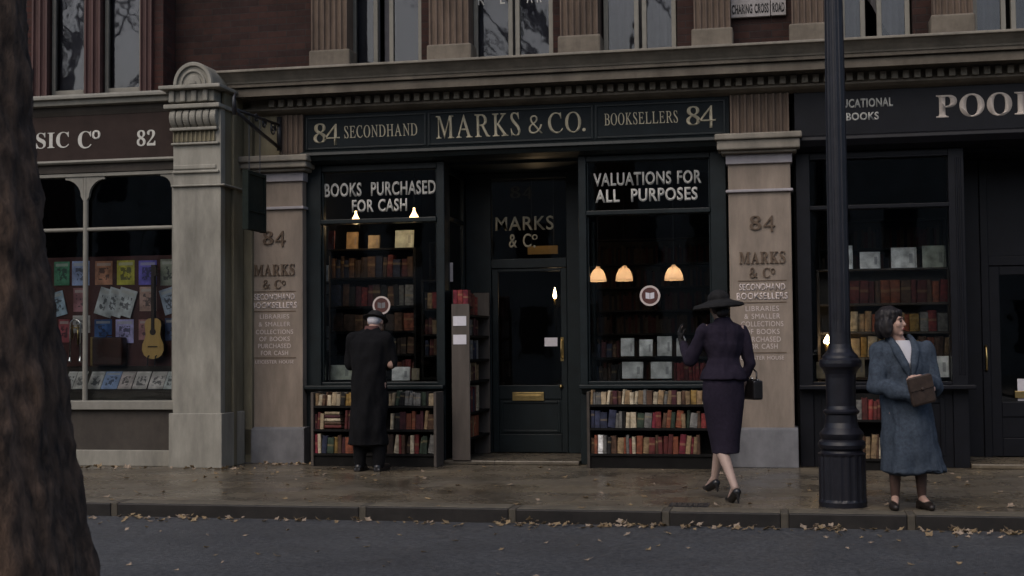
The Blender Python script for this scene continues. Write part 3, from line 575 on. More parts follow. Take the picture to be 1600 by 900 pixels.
for a, c in zip(kx, kx[1:]):
    t = random.uniform(0.0, 0.006)
    mb.mi = 0; mb.box(a + 0.03, c - 0.03, KERB_Y + 0.035, KERB_Y + 0.296, -0.15, t)
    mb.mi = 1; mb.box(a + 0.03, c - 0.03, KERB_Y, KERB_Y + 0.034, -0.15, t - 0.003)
    mb.mi = 2; mb.box(c - 0.0295, c + 0.0295, KERB_Y + 0.003, KERB_Y + 0.294, -0.15, 0.001)
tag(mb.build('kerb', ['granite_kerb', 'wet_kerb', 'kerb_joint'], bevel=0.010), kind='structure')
mb = MB(); mb.box(-60, 60, -34, -21, -0.13, 0.0); tag(mb.build('opposite_pavement', 'york_stone'), kind='structure')

def slab_line(mb, prof_px, x0, x1, px=800, y_back=0.1):
    """moulding: rows of (py, y) measured at one px, closed against the wall"""
    pr = [(y, Z(py, y, px)) for py, y in prof_px]
    pr = [(y_back, pr[0][1])] + pr + [(y_back, pr[-1][1])]
    return mb.prof_x(pr, x0, x1)
def fluted(mb, xa, xb, y0, y1, z0, z1, n):
    """a flat pilaster shaft with n round flutes in its face"""
    pr = [(xa, y1)]
    w = (xb - xa) / (n + 0.35 * (n + 1)); fil = 0.35 * w
    x = xa
    pr.append((x, y0))
    for k in range(n):
        x += fil
        for j in range(7):
            a = math.pi * j / 6
            pr.append((x + w / 2 - w / 2 * math.cos(a), y0 + w * 0.55 * math.sin(a)))
        x += w
    pr += [(xb, y0), (xb, y1)]
    return mb.prof_z(pr, z0, z1)
def wall_openings(mb, x0, x1, y0, y1, z0, z1, ops, za, zb):
    """wall with window openings (xa, xb) all between za and zb"""
    mb.box(x0, x1, y0, y1, z0, za) if za > z0 + 1e-3 else None
    mb.box(x0, x1, y0, y1, zb, z1)
    x = x0
    for a, c in ops:
        mb.box(x, a, y0, y1, za, zb); x = c
    mb.box(x, x1, y0, y1, za, zb)
def frame_rect(mb, x0, x1, z0, z1, y0, y1, w, bottom=None):
    mb.box(x0, x0 + w, y0, y1, z0, z1); mb.box(x1 - w, x1, y0, y1, z0, z1)
    mb.box(x0 + w, x1 - w, y0, y1, z1 - w, z1); mb.box(x0 + w, x1 - w, y0, y1, z0, z0 + (bottom or w))
def sash(parent, x0, x1, z0, z1, y, material, mid=None, w=0.05, glass='upper_glass', cloth=None, cloth_shape=None):
    mb = MB(); frame_rect(mb, x0, x1, z0, z1, y, y + 0.07, w, w * 1.6)
    if mid: mb.box(x0 + w, x1 - w, y + 0.003, y + 0.067, mid - 0.03, mid + 0.03)
    f = mb.build('window', material, parent, bevel=0.006)
    mb = MB(); mb.box(x0 + w * 0.8, x1 - w * 0.8, y + 0.03, y + 0.036, z0 + w, z1 - w * 0.8); mb.build('pane', glass, f)
    if cloth:
        mb = MB(); n = 26
        ca, cb = (x0 - 0.10, x1 - 0.02)
        for sgn in (0,):
            vs = []
            for i in range(n + 1):
                t = i / n; xx = ca + (cb - ca) * t
                yy = y + 0.16 + (0.018 * math.sin(t * 31) if cloth == 'curtain_cloth' else 0)
                zlow = z0 + 0.02
                if cloth_shape == 'swag': zlow = z0 + 0.02 + max(0, (0.75 - t)) * 0.75
                vs += [(xx, yy, zlow), (xx, yy, z1), (xx, yy + 0.004, zlow), (xx, yy + 0.004, z1)]
            fs = []
            for i in range(n):
                a = i * 4; fs += [(a, a + 4, a + 5, a + 1), (a + 2, a + 3, a + 7, a + 6), (a, a + 2, a + 6, a + 4), (a + 1, a + 5, a + 7, a + 3)]
            fs += [(0, 1, 3, 2), (n * 4, n * 4 + 2, n * 4 + 3, n * 4 + 1)]
            mb.add(vs, fs)
        mb.build('curtain', cloth, f, smooth=cloth == 'curtain_cloth')
    return f

# ------------------------------------------------------------------ the terrace above the two bookshops
TX0, TX1 = X(375, 0.0, 100), X(1600, 0.0, 100) + 9.0
terrace = thing('brick_building', 'dark red brick terrace over the bookshops with stone cornice and fluted columns', 'building', (0, 0.1, 0))
UY = 0.10
z_lip = Z(86, -0.5, 800)
z_up0, z_up1, z_wall = z_lip + 0.02, z_lip + 2.0, 8.6
# window openings of the first floor (photograph px at about y 60)
win_px = [(548, 664), (738, 868), (941, 1060), (1310, 1425), (1516, 1640)]
ops = [(X(a, 0.25, 60), X(c, 0.25, 60)) for a, c in win_px]
XL = X(236, UY, 80)
mb = MB(); wall_openings(mb, XL, TX1, UY, UY + 0.3, z_lip - 0.25, z_wall, ops, z_up0, z_up1)
mb.box(XL, TX1, UY + 0.3, 7.0, z_wall - 0.25, z_wall)
mb.box(XL, TX1, 6.7, 7.0, 0, z_wall - 0.25); mb.box(XL, XL + 0.3, UY + 0.3, 6.7, 3.9, z_wall - 0.25); mb.box(TX1 - 0.3, TX1, UY + 0.3, 6.7, 0, z_wall - 0.25)
wall = mb.build('wall', 'dark_brick', terrace)
mb = MB(); mb.box(XL + 0.32, TX1 - 0.32, 1.5, 1.6, z_lip - 0.2, z_wall - 0.3); mb.box(XL + 0.32, TX1 - 0.32, UY + 0.32, 1.5, z_lip - 0.25, z_lip - 0.2)
mb.build('interior', 'interior_dark', terrace)
mb = MB()
slab_line(mb, [(86, -0.50), (90, -0.50), (92, -0.47), (99, -0.42), (107, -0.37), (110, -0.36)], TX0 - 0.08, TX1, y_back=UY)
corn = mb.build('cornice', 'cornice_lip', terrace, bevel=0.006)
mb = MB()
slab_line(mb, [(110.6, -0.35), (114, -0.37), (116, -0.37), (116.5, -0.31), (119, -0.33), (131.5, -0.33), (132, -0.12), (137, -0.10), (137.5, -0.06), (151, -0.06), (151.5, -0.09), (155, -0.10), (160, -0.05), (165, 0.02)], TX0, TX1, y_back=UY)
mb.build('cornice_moulding', 'cornice_stone', terrace, bevel=0.004)
step = X(831, -0.12, 145) - X(815, -0.12, 145)
x = X(420, -0.12, 160)
mb = MB(); mb.box(x, x + step * 0.56, -0.13, -0.061, Z(150, -0.13), Z(138.4, -0.13))
dentil = mb.build('dentil', 'cornice_lip', corn, bevel=0.004)
for k in range(1, 98):
    dn = dentil.copy(); COL.objects.link(dn); dn.parent = corn; dn.location.x = k * step + random.uniform(-0.002, 0.002)
mb = MB()
for xx in [TX0 + 0.02]:
    mb.box(xx, X(436, 0, 200), 0.02, UY + 0.5, Z(262, 0, 430), Z(165, 0.02, 800) + 0.0)
mb.build('frieze_block', 'olive_stone', terrace)
# fluted frieze blocks over the tan pilasters
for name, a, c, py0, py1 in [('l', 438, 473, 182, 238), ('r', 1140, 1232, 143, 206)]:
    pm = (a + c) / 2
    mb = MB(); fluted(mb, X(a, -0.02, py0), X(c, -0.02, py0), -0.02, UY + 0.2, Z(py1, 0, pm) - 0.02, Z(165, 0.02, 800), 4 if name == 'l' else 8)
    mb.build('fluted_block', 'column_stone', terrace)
# fluted columns of the first floor
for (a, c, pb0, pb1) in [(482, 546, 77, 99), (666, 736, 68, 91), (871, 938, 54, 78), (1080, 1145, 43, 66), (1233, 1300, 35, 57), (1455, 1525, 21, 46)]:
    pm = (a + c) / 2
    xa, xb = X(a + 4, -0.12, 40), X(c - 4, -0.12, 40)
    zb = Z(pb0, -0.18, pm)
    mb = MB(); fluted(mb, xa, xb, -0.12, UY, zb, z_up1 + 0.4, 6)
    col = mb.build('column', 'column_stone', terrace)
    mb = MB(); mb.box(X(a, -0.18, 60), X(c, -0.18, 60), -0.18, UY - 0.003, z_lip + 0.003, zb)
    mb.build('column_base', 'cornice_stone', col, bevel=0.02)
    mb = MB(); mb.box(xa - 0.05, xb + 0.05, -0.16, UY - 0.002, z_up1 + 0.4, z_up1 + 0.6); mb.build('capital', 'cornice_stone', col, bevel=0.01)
# a shallow capital shows at the top of the first column
cloths = [('blind_fill_cloth', 'blind_fill_cloth'), ('blind_fill_cloth', 'blind_fill_cloth'), ('curtain_cloth', 'curtain_cloth'), ('curtain_cloth', 'curtain_cloth'), ('curtain_cloth', None)]  # blinds of the first window added to lighten its black panes
splits = [(590, 608), (801, 805), (998, 1003), (1352, 1370), (1572, 1580)]
for (xa, xb), (s0, s1), cl in zip(ops, splits, cloths):
    y = 0.22
    m0, m1 = X(s0, y, 40), X(s1, y, 40)
    f1 = sash(terrace, xa + 0.02, m0, z_up0 + 0.02, z_up1 - 0.02, y, 'cream_paint', cloth=cl[0])
    f2 = sash(terrace, m1, xb - 0.02, z_up0 + 0.02, z_up1 - 0.02, y, 'cream_paint', cloth=cl[1], cloth_shape='swag' if s0 == 1352 else None)
    if (s0, s1) == (801, 805):
        letter_px('R   E', 'sans', 'white_letters', f1, 747, 789, -10, 7, y + 0.027)
        letter_px('A R', 'sans', 'white_letters', f2, 823, 846, -12, 4, y + 0.027)

# tan pilasters of the shopfronts, part of the terrace
pil = [dict(a=385, c=473, cap=(362, 487), caps=[242, 252, 262, 268, 270, 284, 290], ring=325, plinth=667, base=725, lx=429),
       dict(a=1141, c=1239, cap=(1119, 1256), caps=[206, 216, 232, 238, 240, 255, 262], ring=297, plinth=668, base=728, lx=1191)]
for q in pil:
    pm = (q['a'] + q['c']) / 2
    xa, xb = X(q['a'], 0, 500), X(q['c'], 0, 500)
    cp = q['caps']
    mb = MB(); mb.box(xa, xb, 0.0, 0.4, 0.0, Z(cp[6], 0, pm) + 0.25)
    p = mb.build('pilaster', 'tan_render', terrace, bevel=0.008)
    mb = MB(); mb.box(xa - 0.035, xb + 0.035, -0.06, 0.39, 0.0, Z(q['plinth'] + 3, -0.06, pm)); mb.prof_x([(0.0, Z(q['plinth'], 0, pm)), (-0.06, Z(q['plinth'] + 3, -0.06, pm)), (0.39, Z(q['plinth'] + 3, -0.06, pm)), (0.39, Z(q['plinth'], 0, pm))], xa - 0.034, xb + 0.034)
    mb.build('plinth', 'plinth_stone', p, bevel=0.008)
    mb = MB()
    for (t0, t1, out) in [(cp[0], cp[1], 0.20), (cp[1], cp[2], 0.165), (cp[2], cp[3], 0.11)]:
        w = out * 0.62
        mb.box(xa - w, xb + w, -out, 0.38, Z(t1, -out, pm), Z(t0, -out, pm) - 0.001)
    mb.build('capital', 'cornice_lip', p, bevel=0.015)
    mb = MB(); mb.box(xa - 0.02, xb + 0.02, -0.035, 0.37, Z(cp[5], -0.03, pm), Z(cp[4], -0.03, pm)); mb.build('capital_band', 'pale_cap', p, bevel=0.006)
    mb = MB(); mb.box(xa - 0.025, xb + 0.025, -0.035, 0.37, Z(q['ring'] + 2.5, -0.03, pm), Z(q['ring'] - 2, -0.03, pm)); mb.build('ring_moulding', 'pale_cap', p, bevel=0.008)
    L = q['lx']; right = q is pil[1]
    rows = [(337, 362), (393, 412), (418, 434), (443, 454), (457, 468), (478, 486), (490, 498), (502, 510), (514, 522), (526, 534), (537, 545), (556, 562)] if right else \
           [(361, 385), (413, 431), (437, 451), (459, 469), (472, 482), (491, 498), (503, 510), (515, 522), (526, 533), (537, 544), (548, 555), (563, 568)]
    txt = [('84', 20, 'bold', 'bronze_letters', 0.018), ('MARKS', 36, 'bold', 'bronze_letters', 0.016), ('& Co', 20, 'bold', 'bronze_letters', 0.014), ('SECONDHAND', 36, 'sans_bold', 'pink_letters', 0.003), ('BOOKSELLERS', 40, 'sans_bold', 'pink_letters', 0.003),
           ('LIBRARIES', 26, 'sans', 'pink_letters', 0.003), ('& SMALLER', 28, 'sans', 'pink_letters', 0.003), ('COLLECTIONS', 33, 'sans', 'pink_letters', 0.003), ('OF BOOKS', 27, 'sans', 'pink_letters', 0.003), ('PURCHASED', 29, 'sans', 'pink_letters', 0.003), ('FOR CASH', 24, 'sans', 'pink_letters', 0.003), ('LEICESTER HOUSE', 34, 'sans', 'pink_letters', 0.003)]
    k = 1.0 if right else 0.88
    for (t0, t1), (s, hw, st, mt, dp) in zip(rows, txt):
        letter_px(s, st, mt, p, L - hw * k, L + hw * k, t0, t1, -0.001, depth=dp)
    mb = MB()
    for py in ((438.5, 472.5, 551) if right else (455.5, 486.5, 559)):
        mb.box(X(L - 38 * k, 0, py), X(L + 38 * k, 0, py), -0.004, 0.001, Z(py + 0.8, 0, L), Z(py - 0.6, 0, L))
    mb.build('rule_lines', 'bronze_letters', p)

sign = thing('street_name_sign', 'white street nameplate fixed to the brick above the bookshop cornice', 'street sign', (X(1185, 0.08, 20), UY - 0.04, Z(26, 0.08, 1185)))
xa, xb, xm = X(1142, 0.06, 15), X(1228, 0.06, 15), X(1204, 0.06, 15)
z0, z1 = Z(26, 0.06, 1185), Z(-14, 0.06, 1185)
mb = MB(); mb.box(xa, xm - 0.004, UY - 0.05, UY, z0, z1); mb.box(xm + 0.004, xb, UY - 0.05, UY, z0 + 0.002, z1); mb.build('plate', 'enamel', sign, bevel=0.004)
z0t, z1t = Z(20, 0.04, 1185), Z(5, 0.04, 1185)
lettering('CHARING CROSS', 'sans_bold', 'black_letters', sign, xa + 0.01, xm - 0.02, z0t, z1t, UY - 0.051, depth=0.002)
lettering('ROAD', 'sans_bold', 'black_letters', sign, xm + 0.02, xb - 0.015, z0t, z1t, UY - 0.051, depth=0.002)

# ------------------------------------------------------------------ the bookshop front
shop = thing('bookshop_front', 'dark green bookshop front numbered 84 with gold lettered fascia and recessed door', 'shopfront', (X(805, 0.2, 600), 0.2, 0))
FY = 0.03
xL, xR = X(474, FY, 230), X(1140, FY, 200)
xa, xb = X(475, FY, 210), X(1137, FY, 180)
zf0, zf1 = Z(224, FY, 800), Z(165.5, 0.02, 800)
mb = MB(); mb.box(xL + 0.004, xR - 0.004, FY, 0.38, zf0, zf1)
fas = mb.build('fascia', 'sign_green', shop)
mb = MB()
for a, c in ((478, 666), (669, 927), (930, 1134)):
    frame_rect(mb, X(a, FY, 210), X(c, FY, 210), zf0 + 0.012, zf1 - 0.03, FY - 0.012, FY - 0.0005, 0.022)
mb.build('panel_border', 'green_paint', fas, bevel=0.005)
yl = FY - 0.001
letter_px('8', 'bold', 'gold_letters', fas, 490, 510, 193, 224, yl, offset=-0.004)
letter_px('4', 'bold', 'gold_letters', fas, 507, 531, 194, 227, yl, offset=-0.004)
letter_px('SECONDHAND', 'roman', 'gold_letters', fas, 538, 652, 194.5, 214, yl)
letter_px('MARKS', 'roman', 'gold_letters', fas, 681, 813, 178, 215, yl, offset=0.004)
letter_px('&', 'roman', 'gold_letters', fas, 826, 848, 180, 209, yl, offset=-0.004)
letter_px('CO', 'roman', 'gold_letters', fas, 856, 908, 175, 208, yl, offset=0.004)
letter_px('.', 'bold', 'gold_letters', fas, 910, 915, 200, 205, yl)
letter_px('BOOKSELLERS', 'roman', 'gold_letters', fas, 944, 1059, 175, 194, yl)
letter_px('8', 'bold', 'gold_letters', fas, 1072, 1094, 166, 196, yl, offset=-0.004)
letter_px('4', 'bold', 'gold_letters', fas, 1092, 1118, 165, 200, yl, offset=-0.004)
mb = MB(); slab_line(mb, [(224.5, 0.0), (226, -0.10), (231, -0.11), (233, -0.08), (240, -0.05), (246, 0.06)], xL + 0.006, xR - 0.006, y_back=0.36)
mb.build('fascia_moulding', 'green_paint', shop, bevel=0.004)
z_head = Z(246, 0.06, 800) - 0.002
GY = 0.19
zs = Z(601, 0.15, 800)                                  # window sill
def win(name, pa, pc, py_top, py_tr, pm, xs0, xs1):
    """window frame with a transom bar, glass in two panes"""
    x0, x1 = X(pa, 0.15, 450), X(pc, 0.15, 450)
    zt, ztr = Z(py_top, 0.15, pm), Z(py_tr, 0.15, pm)
    mb = MB()
    mb.box(xs0, x0, 0.12, 0.30, 0.0, z_head); mb.box(x1, xs1, 0.12, 0.30, 0.0, z_head)
    mb.box(x0, x1, 0.13, 0.29, zt, z_head)
    mb.box(x0, x1, 0.135, 0.285, zs, zs + 0.035)
    mb.box(x0, x1, 0.10, 0.24, ztr - 0.025, ztr + 0.025)
    for xx in (x0, x1 - 0.02): mb.box(xx, xx + 0.02, 0.155, 0.245, zs + 0.036, ztr - 0.026); mb.box(xx, xx + 0.02, 0.155, 0.245, ztr + 0.026, zt - 0.001)
    f = mb.build('window', 'green_paint', shop, bevel=0.008)
    mb = MB(); mb.box(x0 + 0.022, x1 - 0.022, GY, GY + 0.006, zs + 0.04, ztr - 0.03); mb.build('pane', 'shop_glass', f)
    mb = MB(); mb.box(x0 + 0.022, x1 - 0.022, GY, GY + 0.006, ztr + 0.03, zt - 0.004); mb.build('transom_pane', 'shop_glass', f)
    mb = MB(); mb.box(xs0 - 0.0, xs1, 0.02, 0.119, zs - 0.045, zs); mb.prof_x([(0.119, zs - 0.046), (0.05, zs - 0.046), (0.09, zs - 0.10), (0.119, zs - 0.10)], xs0 + 0.02, xs1 - 0.02)
    mb.build('sill', 'green_paint', f, bevel=0.01)
    mb = MB(); mb.box(x0, x1, 0.14, 0.28, 0.0, zs - 0.002)
    frame_rect(mb, x0 + 0.08, x1 - 0.08, 0.12, zs - 0.14, 0.125, 0.14, 0.05)
    mb.build('stall_riser', 'green_paint', f, bevel=0.006)
    return f, x0, x1
w1, a1, b1 = win('w', 503, 684, 266, 345, 595, X(477, 0.12), X(695, 0.12))
letter_px('BOOKS  PURCHASED', 'sans_bold', 'white_letters', w1, 507, 681, 284, 306, GY, depth=0.002)
letter_px('FOR CASH', 'sans_bold', 'white_letters', w1, 550, 636, 311, 331, GY, depth=0.002)
w2, a2, b2 = win('w', 918, 1112, 250, 331, 1012, X(905, 0.12), X(1137, 0.12))
letter_px('VALUATIONS FOR', 'sans_bold', 'white_letters', w2, 927, 1096, 268, 289, GY, depth=0.002)
letter_px('ALL  PURPOSES', 'sans_bold', 'white_letters', w2, 930, 1090, 294, 315, GY, depth=0.002)
def sticker(w, px, py, r_px, inner):
    c = P(px, py, GY - 0.003); r = r_px / 146
    mb = MB(); n = 40
    ring = [(c.x + r * math.cos(2 * math.pi * i / n), c.z + r * math.sin(2 * math.pi * i / n)) for i in range(n)]
    mb.prof_y(ring, c.y, c.y + 0.002)
    mb.mi = 1
    mb.prof_y([(c.x + (q[0] - c.x) * 0.80, c.z + (q[1] - c.z) * 0.80) for q in ring], c.y - 0.0015, c.y - 0.0002)
    mb.mi = 2
    s = r * 0.42
    mb.prof_y([(c.x - s, c.z - s * .6), (c.x - 0.003, c.z - s * .8), (c.x - 0.003, c.z + s * .6), (c.x - s, c.z + s * .8)], c.y - 0.003, c.y - 0.0017)
    mb.prof_y([(c.x + s, c.z - s * .6), (c.x + 0.003, c.z - s * .8), (c.x + 0.003, c.z + s * .6), (c.x + s, c.z + s * .8)], c.y - 0.003, c.y - 0.0017)
    mb.build('round_sticker', ['pink_letters', 'maroon_board', inner], w)
sticker(w1, 596, 477, 15, 'plinth_stone')
sticker(w2, 1015.5, 462, 16, 'white_card')
# recess: side windows, ceiling, doorstep, door wall
DY = 1.10
rxl, rxr = X(695, 0.12), X(905, 0.12)
zrc = z_head - 0.03
mb = MB(); mb.box(rxl - 0.05, rxr + 0.05, 0.305, DY + 0.1, zrc, zrc + 0.05); mb.build('recess_ceiling', 'green_paint', shop)
mb = MB(); mb.box(rxl + 0.002, rxr - 0.002, 0.02, DY, 0.001, 0.045); mb.build('doorstep', 'york_stone', shop, bevel=0.01)
for xx, sgn in ((rxl, -1), (rxr, 1)):
    x0, x1 = (xx - 0.05, xx) if sgn < 0 else (xx, xx + 0.05)
    mb = MB(); mb.box(x0, x1, 0.304, 0.36, 0.0, zrc); mb.box(x0, x1, DY - 0.06, DY, 0.0, zrc)
    mb.box(x0, x1, 0.361, DY - 0.061, 0.0, zs); mb.box(x0, x1, 0.361, DY - 0.061, zrc - 0.08, zrc)
    ztr = Z(338, 0.15, 700); mb.box(x0, x1, 0.361, DY - 0.061, ztr - 0.02, ztr + 0.02)
    sw = mb.build('side_window', 'green_paint', shop, bevel=0.005)
    mb = MB(); mb.box((x0 + x1) / 2, (x0 + x1) / 2 + 0.006, 0.37, DY - 0.07, zs + 0.002, zrc - 0.082); mb.build('pane', 'shop_glass', sw)
# door wall at DY
dzl = Z(412, DY, 825)
dx0, dx1 = X(768, DY, 500), X(886, DY, 500)
mb = MB()
mb.box(rxl, dx0, DY, DY + 0.1, 0.046, zrc); mb.box(dx1, rxr, DY, DY + 0.1, 0.046, zrc)
mb.box(dx0, dx1, DY, DY + 0.1, dzl - 0.05, dzl + 0.06); mb.box(dx0, dx1, DY, DY + 0.1, zrc - 0.07, zrc)
df = mb.build('door_frame', 'green_paint', shop, bevel=0.008)
mb = MB(); mb.box(dx0 + 0.002, dx1 - 0.002, DY + 0.03, DY + 0.036, dzl + 0.062, zrc - 0.072); mb.build('transom_pane', 'shop_glass', df)
letter_px('MARKS', 'sans_bold', 'gold_letters', df, 774, 865, 338, 360, DY + 0.029, depth=0.002, offset=0.012)
letter_px('& C', 'sans_bold', 'gold_letters', df, 795, 830, 365, 387, DY + 0.029, depth=0.002, offset=0.012)
letter_px('o', 'sans_bold', 'gold_letters', df, 831, 840, 366, 375, DY + 0.029, depth=0.002, offset=0.012)
letter_px('.', 'sans_bold', 'gold_letters', df, 833, 837, 383, 387, DY + 0.029, depth=0.002, offset=0.012)
letter_px('84', 'bold', 'faint_letters', df, 797, 832, 291, 312, DY + 0.029, depth=0.002)
zg0, zg1 = Z(602, DY, 825), Z(424, DY, 825)
mb = MB(); w = 0.075
mb.box(dx0 + 0.004, dx0 + w, DY + 0.02, DY + 0.07, 0.05, dzl - 0.054); mb.box(dx1 - w, dx1 - 0.004, DY + 0.02, DY + 0.07, 0.05, dzl - 0.054)
mb.box(dx0 + w, dx1 - w, DY + 0.021, DY + 0.069, zg1, dzl - 0.055); mb.box(dx0 + w, dx1 - w, DY + 0.021, DY + 0.069, zg0 - 0.16, zg0)
mb.box(dx0 + w, dx1 - w, DY + 0.021, DY + 0.069, 0.05, 0.26); mb.box(dx0 + w, dx1 - w, DY + 0.035, DY + 0.06, 0.26, zg0 - 0.16)
frame_rect(mb, dx0 + w + 0.02, dx1 - w - 0.02, 0.28, zg0 - 0.18, DY + 0.022, DY + 0.035, 0.03)
door = mb.build('door', 'green_paint', shop, bevel=0.006)
mb = MB(); mb.box(dx0 + w + 0.001, dx1 - w - 0.001, DY + 0.04, DY + 0.046, zg0 + 0.001, zg1 - 0.001); mb.build('pane', 'shop_glass', door)
mb = MB(); z0, z1 = Z(626, DY, 823), Z(613, DY, 823); mb.box(X(799, DY), X(848, DY), DY + 0.006, DY + 0.0205, z0, z1); mb.box(X(803, DY), X(844, DY), DY + 0.002, DY + 0.0055, z0 + 0.03, z1 - 0.03)
mb.build('letter_box', 'brass', door, bevel=0.004)
hx = X(877, DY); z0, z1 = Z(560, DY, 877), Z(531, DY, 877)
mb = MB(); mb.box(hx - 0.018, hx + 0.018, DY + 0.012, DY + 0.019, z0 - 0.03, z1 + 0.03)
mb.tube([(hx, DY + 0.015, z0), (hx, DY - 0.04, z0 + 0.02), (hx, DY - 0.05, (z0 + z1) / 2), (hx, DY - 0.04, z1 - 0.02), (hx, DY + 0.015, z1)], 0.009)
mb.build('handle', 'brass', door, smooth=False)
mb = MB(); mb.lathe(X(875, DY), 0, [(0.02, 0), (0.024, 0.01), (0.018, 0.03), (0.006, 0.04)], 16)
mb.xf(Matrix.Translation((0, DY + 0.02, Z(604, DY, 875))) @ Matrix.Translation((X(875, DY), 0, 0)) @ Matrix.Rotation(R(90), 4, 'X') @ Matrix.Translation((-X(875, DY), 0, 0)))
mb.build('knob', 'brass', door, smooth=True)
# dark room behind
ix0, ix1 = X(470, 0.3), X(1145, 0.3)
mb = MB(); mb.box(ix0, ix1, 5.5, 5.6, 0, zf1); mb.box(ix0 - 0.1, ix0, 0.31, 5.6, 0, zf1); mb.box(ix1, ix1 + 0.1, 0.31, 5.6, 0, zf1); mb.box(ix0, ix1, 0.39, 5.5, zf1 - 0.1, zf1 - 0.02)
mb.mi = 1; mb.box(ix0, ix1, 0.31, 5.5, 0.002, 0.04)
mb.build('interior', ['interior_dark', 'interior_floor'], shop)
mb = MB(); mb.box(a1, b1 + 0.02, 0.31, 1.25, zs - 0.05, zs - 0.005); mb.box(a2, b2, 0.31, 1.25, zs - 0.05, zs - 0.005); mb.box(a1, b1 + 0.02, 1.22, 1.25, 0.04, zs - 0.051); mb.box(a2, b2, 1.22, 1.25, 0.04, zs - 0.051)
mb.build('window_bed', 'dark_shelf', shop)

# ------------------------------------------------------------------ the shop to its east: navy front lettered POOL
pool = thing('navy_shopfront', 'navy black shopfront with white POOL lettering and educational books sign', 'shopfront', (X(1400, 0.2, 600), 0.2, 0))
pxL = X(1243, 0.05, 300); pxR = TX1 - 0.05
pf0, pf1 = Z(213.0, FY, 1243), Z(165.5, 0.02, 800)
mb = MB(); mb.box(pxL + 0.003, pxR, FY, 0.38, pf0, pf1); pfas = mb.build('fascia', 'navy_paint', pool)
letter_px('EDUCATIONAL', 'sans_bold', 'white_letters', pfas, 1299, 1395, 154, 168, FY - 0.001, offset=0.03)
letter_px('BOOKS', 'sans_bold', 'white_letters', pfas, 1322, 1373, 175.5, 188, FY - 0.001, offset=0.03)
letter_px('POOL', 'bold', 'cream_letters', pfas, 1462, 1620, 145, 182, FY - 0.001, offset=0.006)
mb = MB()
zz = lambda py, y: Z(py, y, 1243)
pr = [(0.36, zz(213.5, 0)), (0.0, zz(213.5, 0)), (-0.09, zz(215, -0.09)), (-0.10, zz(220, -0.1)), (-0.05, zz(230, -0.05)), (0.06, zz(238, 0.06)), (0.36, zz(238, 0.06))]
mb.prof_x(pr, pxL + 0.004, pxR - 0.01); mb.build('fascia_moulding', 'navy_paint', pool, bevel=0.004)
pzh = zz(238, 0.06) - 0.002
qa, qb = X(1268, 0.15), X(1485, 0.15)
pzs = Z(601, 0.15, 1400)
zt, ztr = Z(243, 0.15, 1400), Z(322, 0.15, 1400)
mb = MB()
xs0, xs1 = pxL + 0.005, X(1510, 0.12)
mb.box(xs0, qa, 0.12, 0.30, 0, pzh); mb.box(qb, xs1, 0.12, 0.30, 0, pzh); mb.box(qa, qb, 0.13, 0.29, zt, pzh); mb.box(qa, qb, 0.10, 0.24, ztr - 0.02, ztr + 0.02)
mb.box(qa, qb, 0.135, 0.285, pzs, pzs + 0.03); mb.box(qa, qb, 0.11, 0.16, zt - 0.02, zt - 0.001)
for px in (1498, 1504): mb.tube([(X(px, 0.11), 0.118, pzs + 0.1), (X(px, 0.11), 0.118, pzh - 0.1)], 0.012, 8)
pw = mb.build('window', 'navy_paint', pool, bevel=0.008)
mb = MB(); mb.box(qa + 0.002, qb - 0.002, GY, GY + 0.006, pzs + 0.032, ztr - 0.022); mb.build('pane', 'shop_glass', pw)
mb = MB(); mb.box(qa + 0.002, qb - 0.002, GY, GY + 0.006, ztr + 0.022, zt - 0.022); mb.build('transom_pane', 'shop_glass', pw)
mb = MB(); mb.box(xs0, xs1 + 0.06, -0.03, 0.119, pzs - 0.045, pzs); mb.build('sill', 'navy_paint', pw, bevel=0.01)
mb = MB(); mb.box(qa, qb, 0.14, 0.28, 0, pzs - 0.002); frame_rect(mb, qa + 0.08, qb - 0.08, 0.12, pzs - 0.14, 0.125, 0.14, 0.05); mb.build('stall_riser', 'navy_paint', pw, bevel=0.006)
# its recessed door
PDY = 0.95
mb = MB(); mb.box(xs1, pxR, 0.305, PDY + 0.1, pzh - 0.03, pzh + 0.03); mb.build('recess_ceiling', 'navy_paint', pool)
mb = MB(); mb.box(xs1 + 0.002, pxR, 0.02, PDY - 0.002, 0.001, 0.05); mb.build('doorstep', 'york_stone', pool, bevel=0.01)
pdx0, pdx1 = X(1545, PDY), X(1545, PDY) + 0.86
mb = MB(); mb.box(xs1 - 0.05, xs1, 0.304, PDY, 0, pzh - 0.031); mb.box(xs1 - 0.05, pdx0 - 0.08, PDY + 0.001, PDY + 0.1, 0.05, pzh - 0.03)
mb.box(pdx0 - 0.08, pdx0, PDY - 0.02, PDY + 0.1, 0.05, pzh - 0.03); mb.box(pdx1, pxR, PDY, PDY + 0.1, 0.05, pzh - 0.03)
pdz = Z(415, PDY, 1560)
mb.box(pdx0, pdx1, PDY, PDY + 0.1, pdz, pdz + 0.1); mb.box(pdx0, pdx1, PDY + 0.04, PDY + 0.06, pdz + 0.1, pzh - 0.031)
pdf = mb.build('door_frame', 'navy_paint', pool, bevel=0.006)
mb = MB(); w = 0.11; pg0 = Z(628, PDY, 1580)
mb.box(pdx0 + 0.003, pdx0 + w, PDY + 0.02, PDY + 0.07, 0.055, pdz - 0.003); mb.box(pdx1 - w, pdx1 - 0.003, PDY + 0.02, PDY + 0.07, 0.055, pdz - 0.003)
mb.box(pdx0 + w, pdx1 - w, PDY + 0.021, PDY + 0.069, pdz - 0.1, pdz - 0.004); mb.box(pdx0 + w, pdx1 - w, PDY + 0.021, PDY + 0.069, pg0 - 0.16, pg0)
